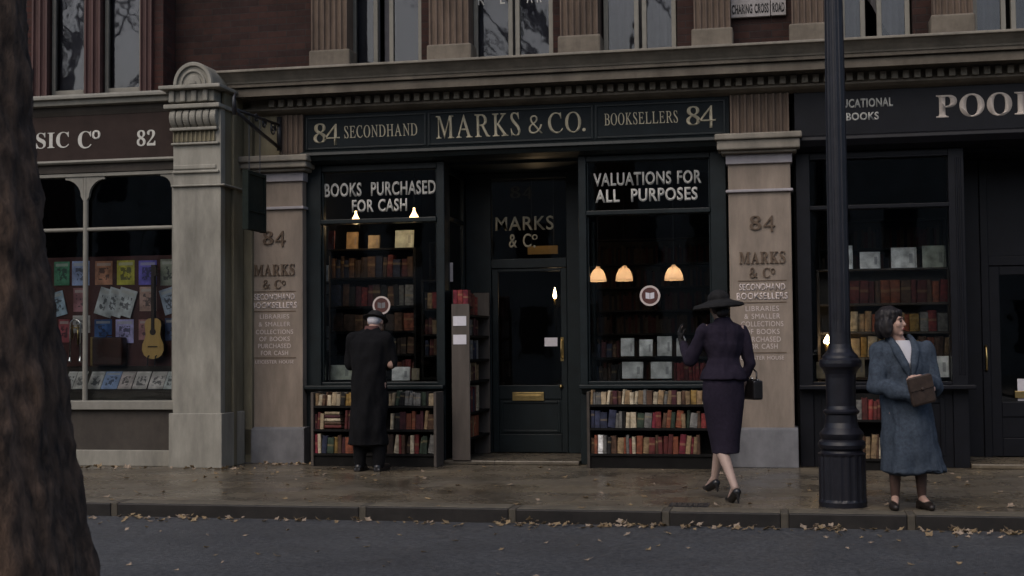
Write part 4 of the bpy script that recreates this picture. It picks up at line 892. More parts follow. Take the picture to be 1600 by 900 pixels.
mb.box(pdx0 + w, pdx1 - w, PDY + 0.021, PDY + 0.069, 0.055, 0.25); mb.box(pdx0 + w, pdx1 - w, PDY + 0.035, PDY + 0.06, 0.25, pg0 - 0.16)
pdoor = mb.build('door', 'navy_paint', pool, bevel=0.006)
mb = MB(); mb.box(pdx0 + w + 0.001, pdx1 - w - 0.001, PDY + 0.04, PDY + 0.046, pg0 + 0.001, pdz - 0.101); mb.build('pane', 'shop_glass', pdoor)
# brass pull on the door post
hx = X(1538, PDY - 0.02); z0, z1 = Z(579, PDY, 1538), Z(541, PDY, 1538)
mb = MB(); mb.tube([(hx, PDY - 0.021, z0), (hx, PDY - 0.06, z0 + 0.015), (hx, PDY - 0.075, (z0 + z1) / 2), (hx, PDY - 0.06, z1 - 0.015), (hx, PDY - 0.021, z1)], [0.018, 0.012, 0.014, 0.012, 0.018]); mb.build('handle', 'brass', pdf, smooth=True)
mb = MB(); mb.box(X(1582, PDY), X(1640, PDY), PDY + 0.008, PDY + 0.0205, Z(622, PDY, 1590), Z(611, PDY, 1590)); mb.build('letter_box', 'brass', pdoor, bevel=0.004)
mb = MB(); mb.box(X(1586, PDY + 0.04), X(1640, PDY + 0.04), PDY + 0.034, PDY + 0.0395, pg0 + 0.01, Z(592, PDY, 1590)); c = tag(mb.build('notice_card', 'white_card'), 'white card at the foot of the navy shop door glass', 'card')
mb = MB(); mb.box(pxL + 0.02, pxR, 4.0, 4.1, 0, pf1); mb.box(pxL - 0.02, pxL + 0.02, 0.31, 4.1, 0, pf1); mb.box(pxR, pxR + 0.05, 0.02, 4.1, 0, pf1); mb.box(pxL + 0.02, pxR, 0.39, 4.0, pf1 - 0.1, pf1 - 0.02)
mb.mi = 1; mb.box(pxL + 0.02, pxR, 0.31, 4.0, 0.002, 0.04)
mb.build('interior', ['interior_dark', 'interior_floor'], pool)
mb = MB(); mb.box(qa, qb, 0.31, 1.0, pzs - 0.05, pzs - 0.005); mb.box(qa, qb, 0.97, 1.0, 0.04, pzs - 0.051); mb.build('window_bed', 'dark_shelf', pool)

# ------------------------------------------------------------------ the music shop building
MY = -0.50
music = thing('music_shop', 'brick music shop numbered 82 with brown fascia and pale stone pilaster', 'shop', (X(170, MY, 700), MY, 0))
mxL = X(-330, MY); mxR = X(300, MY)
uy = -0.22
mw = [(X(74, uy, 60), X(132, uy, 60)), (X(157, uy, 60), X(219, uy, 60)), (X(-110, uy, 60), X(-50, uy, 60)), (X(-25, uy, 60), X(33, uy, 60))]
mw = sorted(mw)
zc = Z(147, MY, 160)
mb = MB(); wall_openings(mb, mxL, X(255, uy, 80), uy, uy + 0.3, zc - 0.1, 8.9, mw, zc + 0.06, zc + 2.0)
mb.box(mxL, X(255, uy, 80), uy + 0.3, 6, 8.6, 8.9); mb.box(mxL, mxL + 0.3, uy + 0.3, 6, 0, 8.6); mb.box(mxL, X(255, uy, 80), 6, 6.2, 0, 8.9)
mb.build('wall', 'red_brick', music)
mb = MB(); mb.box(X(255, uy, 80) - 0.25, X(255, uy, 80) - 0.01, uy + 0.302, 5.9, zc - 0.1, 8.59); mb.box(mxL + 0.31, X(255, uy, 80) - 0.26, 1.2, 1.3, zc - 0.1, 8.5); mb.box(mxL + 0.31, X(255, uy, 80) - 0.26, uy + 0.31, 1.2, zc - 0.15, zc - 0.101); mb.build('interior', 'interior_dark', music)
for a, c in mw: sash(music, a + 0.01, c - 0.01, zc + 0.065, zc + 1.98, uy + 0.08, 'cream_paint', w=0.045, cloth='blind_fill_cloth')  # grey blinds added behind these panes to lift their dark tone
mb = MB()
for a, c in ((50, 74), (132, 157), (219, 237), (-135, -112), (-48, -27)):
    fluted(mb, X(a, uy - 0.05, 60), X(c, uy - 0.05, 60), uy - 0.06, uy - 0.001, zc + 0.06, zc + 2.1, 2)
mb.build('window_pilaster', 'red_timber', music)
zM = lambda py, y: Z(py, y, 200)
def mprof(mb, rows, x0, x1, back):
    pr = [(y, zM(py, y)) for py, y in rows]
    return mb.prof_x([(back, pr[0][1])] + pr + [(back, pr[-1][1])], x0, x1)
xrp = X(270, -0.66)
mb = MB(); mprof(mb, [(143, MY - 0.14), (146, MY - 0.15), (150, MY - 0.15), (151, MY - 0.11), (160, MY - 0.10), (162, MY - 0.06)], mxL, xrp, -0.23); mb.build('cornice', 'cream_paint', music, bevel=0.006)
mb = MB(); mprof(mb, [(162.5, MY - 0.03), (170, MY - 0.02), (177, MY)], mxL, xrp, -0.23); mb.build('cornice_moulding', 'brown_panel', music)
zf0m, zf1m = Z(250, MY, 200), Z(177.5, MY, 200)
mb = MB(); mb.box(mxL, xrp, MY, -0.2, zf0m, zf1m); mf = mb.build('fascia', 'brown_sign', music)
letter_px('MUSIC', 'bold', 'white_letters', mf, 2, 108, 208, 233, MY - 0.001)
letter_px('C', 'bold', 'white_letters', mf, 122, 143, 205, 232, MY - 0.001)
letter_px('o', 'bold', 'white_letters', mf, 144, 157, 203.5, 218, MY - 0.001, offset=0.014)
letter_px('82', 'bold', 'white_letters', mf, 214, 243, 203, 228, MY - 0.001)
mb = MB(); mprof(mb, [(247, MY - 0.05), (250, MY - 0.06), (253, MY - 0.04)], mxL, xrp, -0.2); mb.build('fascia_ledge', 'cream_paint', music, bevel=0.004)
mb = MB(); mprof(mb, [(253.5, MY), (267, MY + 0.01)], mxL, xrp, -0.2); mb.build('head_panel', 'brown_panel', music)
MG = -0.40
zt = zM(268, MY); zsl = Z(632, MY, 200); ztr = Z(357.5, MG, 200)
mb = MB(); mb.box(mxL, xrp, MY + 0.02, MG + 0.08, zt - 0.035, zt)
mull = [-280, -70, 133]
xs = [X(m, MY + 0.05, 450) for m in mull]
for xx in xs:
    mb.tube([(xx, MY + 0.06, zsl), (xx, MY + 0.06, zt - 0.036)], 0.030, 12)
    for s in (-1, 1):
        pr = [(xx + s * 0.02, zt - 0.037), (xx + s * 0.24, zt - 0.037)]
        for k in range(9):
            a = math.pi / 2 * k / 8
            pr.append((xx + s * (0.24 - 0.19 * math.sin(a)), zt - 0.037 - 0.03 - 0.19 * (1 - math.cos(a))))
        pr.append((xx + s * 0.02, zt - 0.037 - 0.27))
        mb.prof_y(pr, MY + 0.035, MY + 0.075)
xr2 = X(272, MY + 0.05)
for s, xx in ((-1, xr2),):
    pr = [(xx, zt - 0.037), (xx - 0.16, zt - 0.037)] + [(xx - 0.16 + 0.13 * math.sin(math.pi / 2 * k / 8), zt - 0.057 - 0.13 * (1 - math.cos(math.pi / 2 * k / 8))) for k in range(9)] + [(xx, zt - 0.2)]
    mb.prof_y(pr, MY + 0.035, MY + 0.075)
mb.tube([(mxL, MY + 0.06, ztr), (xrp, MY + 0.06, ztr)], 0.022, 12)
mb.box(xr2 - 0.012, xr2 + 0.1, MY + 0.02, MG + 0.06, zsl, zt - 0.04)
mwin = mb.build('window', 'cream_paint', music)
mb = MB(); mb.box(mxL, xr2, MG, MG + 0.006, zsl, zt - 0.03); mb.build('pane', 'shop_glass', mwin)
mb = MB(); mb.box(mxL, xrp, MY - 0.05, MG + 0.08, Z(640, MY, 200), Z(626, MY, 200)); mb.build('sill', 'cream_paint', mwin, bevel=0.008)
mb = MB(); mb.box(mxL, xrp, MY + 0.01, -0.3, 0.0, Z(640.5, MY, 200)); mb.build('stall_riser', 'brown_panel', music)
mb = MB(); mb.box(mxL, xrp, MY - 0.06, MY + 0.009, 0.0, Z(703, MY, 200)); mb.build('plinth', 'grey_stone', music, bevel=0.008)
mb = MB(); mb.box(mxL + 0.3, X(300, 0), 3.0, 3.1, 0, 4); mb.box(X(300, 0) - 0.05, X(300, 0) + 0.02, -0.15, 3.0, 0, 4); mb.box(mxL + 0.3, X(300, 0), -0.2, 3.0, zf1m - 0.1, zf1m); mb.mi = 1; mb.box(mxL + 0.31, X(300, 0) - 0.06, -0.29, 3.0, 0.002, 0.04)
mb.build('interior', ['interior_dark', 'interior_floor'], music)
# display back board and sloping bed
BY = -0.05
zbed = Z(572, BY, 200)
mb = MB(); mb.box(mxL + 0.35, X(300, 0) - 0.07, BY, BY + 0.04, zbed - 0.05, Z(400, BY, 200)); mb.build('display_board', 'maroon_board', music)
mb = MB()
y0s, y1s = MG + 0.07, BY - 0.003
mb.prof_x([(y0s, Z(625, MG, 200) + 0.0), (y0s, Z(614, y0s, 200)), (y0s + 0.17, Z(581, y0s + 0.17, 200)), (y1s, zbed), (y1s, zbed - 0.2)], mxL + 0.35, X(300, 0) - 0.07)
mb.build('display_bed', 'brown_panel', music)
# pale stone pilaster with console head
pmx = 307
PF = -0.68
zP = lambda py, y=PF: Z(py, y, pmx)
a, c = X(270, PF, 500), X(345, PF, 500)
mb = MB(); mb.box(a, c, PF, -0.56, 0.0, zP(165)); mb.box(a, c - 0.05, -0.56, -0.1, 0, zP(166))
pp = mb.build('pilaster', 'grey_stone', music, bevel=0.008)
mb = MB(); mb.box(a - 0.028, c + 0.028, PF - 0.04, -0.09, 0.0, zP(646, PF - 0.04)); mb.build('plinth', 'grey_stone', pp, bevel=0.008)
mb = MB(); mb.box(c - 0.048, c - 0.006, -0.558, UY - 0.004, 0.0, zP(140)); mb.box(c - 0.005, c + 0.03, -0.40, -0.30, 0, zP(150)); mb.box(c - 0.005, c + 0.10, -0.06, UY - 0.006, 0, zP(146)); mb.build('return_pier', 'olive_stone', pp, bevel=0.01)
def ledge(mb, p0, p1, py0, py1, out):
    mb.box(X(p0, PF - out), X(p1, PF - out), PF - out, -0.08, zP(py1, PF - out), zP(py0, PF - out))
mb = MB()
ledge(mb, 266, 351, 288, 291, 0.035); ledge(mb, 268, 341, 266, 270, 0.03); ledge(mb, 270, 337, 257, 264, 0.015)
ledge(mb, 266, 341, 222, 225.5, 0.04); ledge(mb, 264, 338, 198, 203, 0.06)
ledge(mb, 254, 342, 161, 168, 0.10); ledge(mb, 246, 343, 131, 137, 0.15)
mb.build('console_ledge', 'grey_stone', pp, bevel=0.01)
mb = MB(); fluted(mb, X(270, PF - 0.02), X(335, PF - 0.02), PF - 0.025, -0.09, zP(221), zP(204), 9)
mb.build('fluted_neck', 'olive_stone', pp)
mb = MB(); n = 7
x0c, x1c = X(264, PF - 0.06), X(338, PF - 0.06)
for k in range(n):
    xa_, xb_ = x0c + (x1c - x0c) * (k + 0.06) / n, x0c + (x1c - x0c) * (k + 0.94) / n
    pr = []
    zc0, zc1 = zP(197, PF - 0.06), zP(170, PF - 0.06)
    for j in range(9):
        t = j / 8; pr.append((PF - 0.02 - 0.06 * math.sin(math.pi * t) ** 0.7 - 0.02 * t, zc0 + (zc1 - zc0) * t))
    mb.prof_x([(-0.09, zc0)] + pr + [(-0.09, zc1)], xa_, xb_)
mb.build('console_scroll', 'grey_stone', pp, bevel=0.012)
mb = MB(); mb.box(X(262, PF - 0.05), X(334, PF - 0.05), PF - 0.05, -0.085, zP(160), zP(138))
for k in range(4):
    xx = X(263, PF - 0.06) + (X(333, PF - 0.06) - X(263, PF - 0.06)) * (k + 0.08) / 4
    mb.box(xx, xx + 0.06, PF - 0.085, PF - 0.051, zP(158.5, PF - 0.06), zP(139.5, PF - 0.06))
mb.build('console_block', 'grey_stone', pp, bevel=0.012)
cx_ = X(300.5, PF - 0.08); rr = 34 / 151
zb_ = zP(131, PF - 0.1) - 0.004
mb = MB()
half = [(cx_ + rr * math.cos(math.pi * k / 24), zb_ + rr * 1.12 * math.sin(math.pi * k / 24)) for k in range(25)]
mb.prof_y(half, PF - 0.06, UY - 0.003)
for q0, q1, yy in ((0.99, 0.82, 0.03), (0.66, 0.56, 0.02), (0.42, 0.0, 0.02), (0.2, 0.0, 0.045)):
    out_ = [(cx_ + rr * q0 * math.cos(math.pi * k / 24), zb_ + 0.004 + rr * 1.1 * q0 * math.sin(math.pi * k / 24)) for k in range(25)]
    inn = [(cx_ + rr * q1 * math.cos(math.pi * k / 24), zb_ + 0.004 + rr * 1.1 * q1 * math.sin(math.pi * k / 24)) for k in range(24, -1, -1)] if q1 else []
    mb.prof_y(out_ + inn, PF - 0.06 - yy, PF - 0.06)
mb.build('round_pediment', 'grey_stone', pp, bevel=0.006)

# ------------------------------------------------------------------ hanging sign and its bracket
hs = thing('hanging_sign', 'small dark wooden board hung from a scrolled iron bracket over the pavement', 'hanging sign', (X(437, 0, 220), -0.02, Z(225, 0, 437)))
xw = X(437, -0.02, 215)
zt_, zb_ = Z(192, 0, 437), Z(236, 0, 437)
tip = -1.28
mb = MB()
mb.tube([(xw, -0.03, zb_), (xw, -0.03, zt_ + 0.06)], 0.03, 8)
mb.tube([(xw, -0.03, zt_ - 0.03), (xw, tip, zt_ - 0.06)], 0.016, 8)
mb.tube([(xw, -0.03, zb_ + 0.03), (xw, -0.7, (zb_ + zt_) / 2 - 0.02), (xw, tip, zt_ - 0.07)], 0.02, 8)
mb.tube([(xw, tip, zt_ - 0.12), (xw, tip - 0.02, zt_ + 0.05), (xw, tip + 0.02, zt_ + 0.12)], [0.03, 0.02, 0.006], 8)
for yc, r in ((-0.22, 0.085), (-0.48, 0.065), (-0.70, 0.05)):
    mb.tube([(xw, yc + r * (1 - k / 26) * math.cos(k * 0.5), (zb_ + zt_) / 2 + 0.05 + 0.1 * (yc + 0.22) * -1 + r * (1 - k / 26) * math.sin(k * 0.5)) for k in range(22)], 0.009, 6)
mb.build('bracket', 'iron', hs, smooth=True)
by0, by1 = -1.0, -0.5
zbt, zbb = Z(270, -0.75, 392), Z(361, -0.75, 392)
mb = MB()
for yy in (by0 + 0.1, by1 - 0.1): mb.tube([(xw, yy, zbt), (xw, yy, zt_ - 0.03)], 0.006, 6)
mb.build('hanging_rod', 'iron', hs)
mb = MB(); mb.box(xw - 0.02, xw + 0.02, by0, by1, zbb, zbt)
for zz0, zz1 in ((zbb, zbb + 0.04), (zbt - 0.04, zbt), ((zbb + zbt) / 2 - 0.12, (zbb + zbt) / 2 - 0.09)): mb.box(xw - 0.032, xw + 0.032, by0 - 0.002, by1 + 0.002, zz0 + 0.001, zz1 - 0.001)
for y0_ in (by0 - 0.003, by1 - 0.037): mb.box(xw - 0.034, xw + 0.034, y0_, y0_ + 0.04, zbb - 0.003, zbt + 0.003)
mb.build('board', 'board_paint', hs, bevel=0.004)

# ------------------------------------------------------------------ books
def book_template(name, cover_mat):
    """unit book: spine on the -y face, x thickness, z height; covers, hollow of the page block, slightly rounded spine"""
    mb = MB()
    t = 0.10
    mb.box(0, t, 0.04, 1, 0, 1); mb.box(1 - t, 1, 0.04, 1, 0, 1)
    pr = [(0, 0.08)] + [(0.5 - 0.5 * math.cos(math.pi * k / 8), 0.05 - 0.05 * math.sin(math.pi * k / 8)) for k in range(9)] + [(1, 0.08)]
    mb.prof_z(pr, 0, 1)
    mb.mi = 1
    mb.box(t, 1 - t, 0.08, 0.975, 0.012, 0.972)
    me = mb.mesh(name, [cover_mat, 'paper'], Vector((0.5, 0, 0)))
    return me
BOOK = book_template('book', 'book_cloth')
JACKET = book_template('book_jacketed', 'dust_jacket')
N_BOOKS = 0
COLS = {'dark red': (0.085, 0.020, 0.018), 'red': (0.17, 0.028, 0.026), 'crimson': (0.16, 0.020, 0.032), 'orange red': (0.19, 0.058, 0.030), 'brown': (0.080, 0.043, 0.026), 'dark brown': (0.040, 0.025, 0.018),
        'tan': (0.23, 0.155, 0.085), 'ochre': (0.24, 0.15, 0.045), 'cream': (0.44, 0.37, 0.26), 'buff': (0.32, 0.25, 0.16), 'white': (0.86, 0.85, 0.82), 'grey': (0.14, 0.135, 0.125), 'blue': (0.028, 0.032, 0.060),
        'navy': (0.018, 0.022, 0.042), 'green': (0.030, 0.045, 0.030), 'black': (0.013, 0.012, 0.012), 'maroon': (0.055, 0.016, 0.02), 'pale green': (0.42, 0.45, 0.38)}
def ordinal(k):
    return '%d%s' % (k, 'th' if 10 <= k % 100 <= 20 else {1: 'st', 2: 'nd', 3: 'rd'}.get(k % 10, 'th'))
def put_book(mesh, loc, size, rot, colour, label, group):
    global N_BOOKS
    o = bpy.data.objects.new('book', mesh); COL.objects.link(o)
    o.location = loc; o.scale = size; o.rotation_euler = rot
    k = random.uniform(0.75, 1.2); o.color = (*[min(1, q * k) for q in colour], 1)
    tag(o, label, 'book', group); N_BOOKS += 1
    return o
def row(x0, x1, z, h, y, n, pal, where, group, end, lean=0.0, axis='x', depth=0.15, fixed=None, hv=0.22):
    """n books side by side from x0 to x1 (or along y) with their spines on y; where + end go into the labels"""
    ws = [random.uniform(0.6, 1.5) for _ in range(n)]
    tot = sum(ws); p = x0
    span = x1 - x0
    for k, w_ in enumerate(ws):
        w = abs(span) * w_ / tot
        name = (fixed[k] if fixed and k < len(fixed) else random.choice(pal))
        hh = h * (1 - random.random() * hv)
        th = w * 0.93
        size = 'slim ' if w_ < 0.85 else ('thick ' if w_ > 1.25 else '')
        lab = '%s%s book, %s from the %s, %s' % (size, name, ordinal(k + 1), end, where)
        tilt = R(random.uniform(-2, 2)) + (R(lean + random.uniform(0, 4)) if random.random() < 0.55 else 0)
        c = p + w / 2 if span > 0 else p - w / 2
        if axis == 'x': put_book(BOOK, (c, y + random.uniform(0, 0.032), z + abs(math.sin(tilt)) * th / 2 + 0.001), (th, depth, hh), (0, tilt, 0), COLS[name], lab, group)
        else: put_book(BOOK, (y - random.uniform(0, 0.015), c, z + 0.001), (th, depth, hh), (0, 0, R(90)), COLS[name], lab, group)
        p += w if span > 0 else -w
def faceout(px0, px1, py0, py1, y, name, label, group, lean=7):
    """a book stood with its front cover to the glass"""
    pm = (px0 + px1) / 2
    w = X(px1, y, py1) - X(px0, y, py1); h = Z(py0, y, pm) - Z(py1, y, pm)
    # the board faces the street: turn the spine to the side
    o = put_book(JACKET, (X(px1, y, py1), y + 0.014, Z(py1, y, pm) + 0.006), (0.028, w, h), (0, 0, 0), COLS[name], label, group)
    o.rotation_euler = Euler((R(-lean), 0, R(90)), 'XYZ').to_matrix().to_euler()
    o.matrix_world = Matrix.Translation((X(px1, y, py1), y + 0.014, Z(py1, y, pm) + 0.004)) @ Matrix.Rotation(R(-lean), 4, 'X') @ Matrix.Rotation(R(90), 4, 'Z') @ Matrix.Diagonal((0.028, w, h, 1))
    return o
def bookcase(name, label, cat, x0, x1, y0, y1, z0, z1, shelves, material, back=True, t=0.03, top=True, side_mat=None):
    """shelves: heights of the shelf tops"""
    o = thing(name, label, cat, ((x0 + x1) / 2, (y0 + y1) / 2, z0))
    for a in (x0, x1 - t):
        mb = MB(); mb.box(a, a + t, y0, y1, z0, z1); mb.build('side_panel', side_mat or material, o, bevel=0.003)
    for z in shelves:
        mb = MB(); mb.box(x0 + t + 0.001, x1 - t - 0.001, y0 + 0.002, y1 - 0.012, z - 0.025, z); mb.build('shelf', material, o, bevel=0.003)
    if back: mb = MB(); mb.box(x0 + t, x1 - t, y1 - 0.011, y1 - 0.001, z0 + 0.02, z1); mb.build('back_panel', material, o)
    if top: mb = MB(); mb.box(x0 - 0.0, x1, y0, y1 - 0.013, z1 + 0.001, z1 + 0.022); mb.build('top', material, o, bevel=0.003)
    mb = MB(); mb.box(x0 + t + 0.001, x1 - t - 0.001, y0 + 0.02, y0 + 0.035, z0, shelves[0] - 0.026); mb.build('kick_board', 'dark_shelf', o)
    return o

WARM = ['buff', 'tan', 'cream', 'ochre', 'tan', 'buff', 'brown', 'grey', 'cream', 'maroon']
MIX = ['dark red', 'brown', 'tan', 'grey', 'black', 'navy', 'red', 'cream', 'orange red', 'maroon', 'green']
REDS = ['dark red', 'red', 'orange red', 'maroon', 'brown', 'crimson', 'tan']
DARK = ['dark brown', 'maroon', 'brown', 'dark red', 'black', 'dark brown', 'navy', 'brown']
# street bookcase under the VALUATIONS window
SY = -0.27
x0, x1 = X(917, SY, 650), X(1130, SY, 650)
zsh = [Z(p, SY, 1015) for p in (709.5, 669, 632)]
bookcase('street_bookcase', 'low open bookcase on the pavement under the VALUATIONS window', 'bookcase', x0, x1, SY - 0.01, SY + 0.25, 0.001, Z(612, SY, 1015), zsh, 'dark_shelf', top=False, side_mat='shelf_wood')
g = 'books in the street bookcase under the VALUATIONS window'
e = 'door end'
row(x0 + 0.035, x1 - 0.035, zsh[2], Z(609, SY, 1015) - zsh[2], SY, 29, WARM, 'top shelf under VALUATIONS', g, e, 3)
row(x0 + 0.035, x1 - 0.035, zsh[1], Z(641, SY, 1015) - zsh[1], SY, 25, MIX, 'middle shelf under VALUATIONS', g, e, 3, fixed=['blue', 'blue', 'navy', 'blue', 'grey', 'grey', 'black', 'cream', 'cream', 'green', 'grey', 'crimson', 'red'])
row(x0 + 0.035, X(1094, SY, 690), zsh[0], Z(679, SY, 1015) - zsh[0], SY, 24, REDS + ['cream', 'grey', 'tan'], 'bottom shelf under VALUATIONS', g, e, 2, fixed=['brown', 'orange red', 'white', 'grey', 'black', 'brown'])
# street bookcase under the BOOKS PURCHASED window
SY2 = -0.33
x0, x1 = X(486, SY2, 650), X(682, SY2, 650)
zsh = [Z(p, SY2, 585) for p in (709, 671, 634)]
bookcase('street_bookcase', 'low open bookcase on the pavement under the BOOKS PURCHASED window', 'bookcase', x0, x1, SY2 - 0.01, SY2 + 0.30, 0.001, Z(613, SY2, 585), zsh, 'dark_shelf', top=False, side_mat='grey_timber')
g = 'books in the street bookcase under the BOOKS PURCHASED window'
e = 'tan pillar end'
xm0, xm1 = X(552, SY2, 650), X(606, SY2, 650)
row(x0 + 0.035, xm0, zsh[2], Z(613, SY2, 585) - zsh[2], SY2, 10, WARM, 'top shelf under BOOKS PURCHASED', g, e, 3, fixed=['tan', 'cream', 'brown', 'brown', 'cream', 'buff', 'cream', 'black', 'ochre', 'ochre'])
row(xm1, x1 - 0.035, zsh[2], Z(611, SY2, 585) - zsh[2], SY2, 11, ['maroon', 'buff', 'grey', 'green', 'tan', 'black'], 'top shelf under BOOKS PURCHASED', g, 'overcoated man', 5)
row(x0 + 0.035, X(505, SY2, 650), zsh[1], Z(642, SY2, 585) - zsh[1], SY2, 3, ['dark red', 'maroon', 'buff'], 'middle shelf under BOOKS PURCHASED', g, e, 0)
for k in range(5):
    zz_ = zsh[1] + 0.012 + k * 0.036
    o = put_book(BOOK, (X(505.5, SY2, 650) + 0.01, SY2 + 0.002 * k, zz_ + 0.016), (0.031, 0.15, 0.19 - 0.006 * k), (0, R(90), 0), COLS[['dark red', 'brown', 'cream', 'maroon', 'buff'][k]], '%s book lying flat, %s from the bottom of the flat pile' % (['dark red', 'brown', 'cream', 'maroon', 'buff'][k], ordinal(k + 1)), g)
row(X(537, SY2, 650), xm0 + 0.05, zsh[1], Z(641, SY2, 585) - zsh[1], SY2, 4, ['dark red', 'maroon', 'red'], 'middle shelf under BOOKS PURCHASED', g, 'flat pile', 0)
row(xm1 + 0.02, x1 - 0.035, zsh[1], Z(642, SY2, 585) - zsh[1], SY2, 9, REDS + ['ochre', 'cream'], 'middle shelf under BOOKS PURCHASED', g, 'overcoated man', 2, fixed=['cream', 'black', 'maroon', 'orange red', 'orange red', 'maroon', 'maroon', 'tan', 'brown'])
row(x0 + 0.035, xm0 + 0.05, zsh[0], Z(678, SY2, 585) - zsh[0], SY2, 9, MIX, 'bottom shelf under BOOKS PURCHASED', g, e, 2, fixed=['crimson', 'cream', 'navy', 'green', 'ochre', 'brown', 'maroon', 'orange red', 'orange red'])
row(xm1 - 0.02, x1 - 0.035, zsh[0], Z(678, SY2, 585) - zsh[0], SY2, 10, ['dark brown', 'grey', 'black', 'green', 'brown', 'cream', 'red'], 'bottom shelf under BOOKS PURCHASED', g, 'overcoated man', 6)
# tall bookcase in the door recess, its shelves facing the doorway
bx0, bx1 = X(706, 0.0, 600), X(734, 0.0, 600)
BYa, BYb = 0.0, 1.02
rows_py = [(492, 455), (524, 496), (561, 530), (594, 566), (642, 600), (681, 646)]
yb = 0.15
zrows = [Z(a, yb + 0.2, 752) for a, c in rows_py]
rb = thing('recess_bookcase', 'tall grey bookcase standing in the door recess with shelves facing the door', 'bookcase', ((bx0 + bx1) / 2, 0.5, 0.046))
ztop = Z(475, 0.0, 720)
mb = MB(); mb.box(bx0, bx1, BYa, BYa + 0.03, 0.046, ztop); mb.build('side_panel', 'grey_timber', rb, bevel=0.004)
mb = MB(); mb.box(bx0, bx1, BYb - 0.03, BYb, 0.046, zrows[0] + 0.27); mb.build('side_panel', 'grey_timber', rb, bevel=0.004)
mb = MB(); mb.box(bx0, bx0 + 0.012, BYa + 0.031, BYb - 0.031, 0.046, zrows[0] + 0.27); mb.build('back_panel', 'dark_shelf', rb)
for z in zrows:
    mb = MB(); mb.box(bx0 + 0.013, bx1 - 0.004, BYa + 0.031, BYb - 0.031, z - 0.025, z); mb.build('shelf', 'dark_shelf', rb)
g = 'books in the tall recess bookcase'
names = ['top', 'second', 'third', 'fourth', 'fifth', 'lowest']
pals = [['red', 'crimson', 'dark red'], ['dark brown', 'grey', 'black', 'maroon'], ['navy', 'grey', 'pale green'], ['brown', 'tan', 'cream', 'maroon'], ['dark red', 'navy', 'black', 'cream'], ['dark red', 'tan', 'orange red']]
for k, (z, pal) in enumerate(zip(zrows, pals)):
    h = (Z(rows_py[k][1], 0.3, 752) - Z(rows_py[k][0], 0.3, 752)) * 0.98
    row(BYa + 0.05, BYa + 0.52, z, h, bx1 - 0.01, 5, pal, '%s shelf of the recess bookcase' % names[k], g, 'pavement end', axis='y', depth=bx1 - bx0 - 0.03)
# red books laid at its top
g2 = 'red books on top of the recess bookcase panel'
for k in range(3):
    put_book(BOOK, (bx0 + 0.03 + k * 0.06, BYa + 0.034, ztop - 0.02), (0.055, 0.12, 0.175), (0, 0, 0), COLS[['crimson', 'red', 'crimson'][k]], '%s red book above the grey end panel, %s from the window' % (['bright', 'dull', 'deep'][k], ordinal(k + 1)), g2)
mb = MB(); mb.box(bx0 + 0.013, bx1 - 0.005, BYa + 0.032, BYa + 0.17, ztop - 0.05, ztop - 0.022); mb.build('shelf', 'dark_shelf', rb)
for k, (py0, py1) in enumerate(((494, 509), (523, 538))):
    mb = MB(); mb.box(X(707.5, -0.004), X(728, -0.004), -0.005, -0.0005, Z(py1, 0, 718), Z(py0, 0, 718))
    tag(mb.build('notice_card', 'white_card'), 'white card pinned to the grey bookcase end, %s one' % ['upper', 'lower'][k], 'card', 'white cards on the recess bookcase')
mb = MB(); mb.box(X(850, DY + 0.03), X(870, DY + 0.03), DY + 0.034, DY + 0.0395, Z(541, DY, 860), Z(527.5, DY, 860)); tag(mb.build('notice_card', 'white_card'), 'white card on the glass of the MARKS door', 'card')
mb = MB(); mb.box(X(692.5, 0.34), X(703, 0.34), 0.362, 0.366, Z(440, 0.36, 698), Z(410.5, 0.36, 698)); o = mb.build('notice_card', 'pale_cap'); o.location.x += 0.03; tag(o, 'narrow tall white card in the side window beside the door recess', 'card')

# bookcase behind the BOOKS PURCHASED glass
WY = 0.78
x0, x1 = X(512, WY, 450), X(650, WY, 450)
zb = zs
sh_py = [592, 553, 517, 478, 433, 391]
zsh = [Z(p, WY, 580) for p in sh_py]
bookcase('window_bookcase', 'tall dark bookcase of worn books behind the BOOKS PURCHASED glass', 'bookcase', x0, x1, WY - 0.01, WY + 0.24, zb - 0.004, zsh[-1], zsh[:-1], 'dark_shelf', top=True)
g = 'books in the bookcase behind the BOOKS PURCHASED glass'
rowsL = [(4, 398, 432, 14, DARK, 'first'), (3, 441, 477, 12, DARK + ['grey', 'red'], 'second'), (2, 486, 516, 9, ['brown', 'tan', 'orange red', 'dark brown', 'brown'], 'third')]
for si, pt, pb, n, pal, nm in rowsL:
    row(x0 + 0.035, x1 - 0.035, zsh[si], (Z(pt, WY, 580) - Z(pb, WY, 580)), WY, n, pal, '%s shelf behind BOOKS PURCHASED' % nm, g, 'tan pillar side')
row(X(600, WY, 540), x1 - 0.035, zsh[1], Z(524, WY, 620) - Z(552, WY, 620), WY, 5, DARK + ['grey'], 'fourth shelf behind BOOKS PURCHASED', g, 'overcoated man')
row(X(618, WY, 540), x1 - 0.035, zsh[0], Z(560, WY, 620) - Z(590, WY, 620), WY, 4, ['red', 'orange red', 'dark red'], 'fifth shelf behind BOOKS PURCHASED', g, 'overcoated man')
g = 'books shown face out behind the BOOKS PURCHASED glass'
zt_ = 388.5
faceout(541, 559, 363, zt_ + 1, WY + 0.02, 'tan', 'tan book face out on top of the window bookcase, nearest the pillar', g)
faceout(575, 593, 368, zt_, WY + 0.02, 'buff', 'buff book with a dark oval, face out on top of the window bookcase', g)
faceout(617, 646, 360, zt_ - 1, WY + 0.02, 'pale green', 'wide pale book face out on top of the window bookcase', g)
faceout(512, 522, 361, 390, WY - 0.3, 'maroon', 'dark book face out at the pillar edge of the BOOKS PURCHASED glass', g)
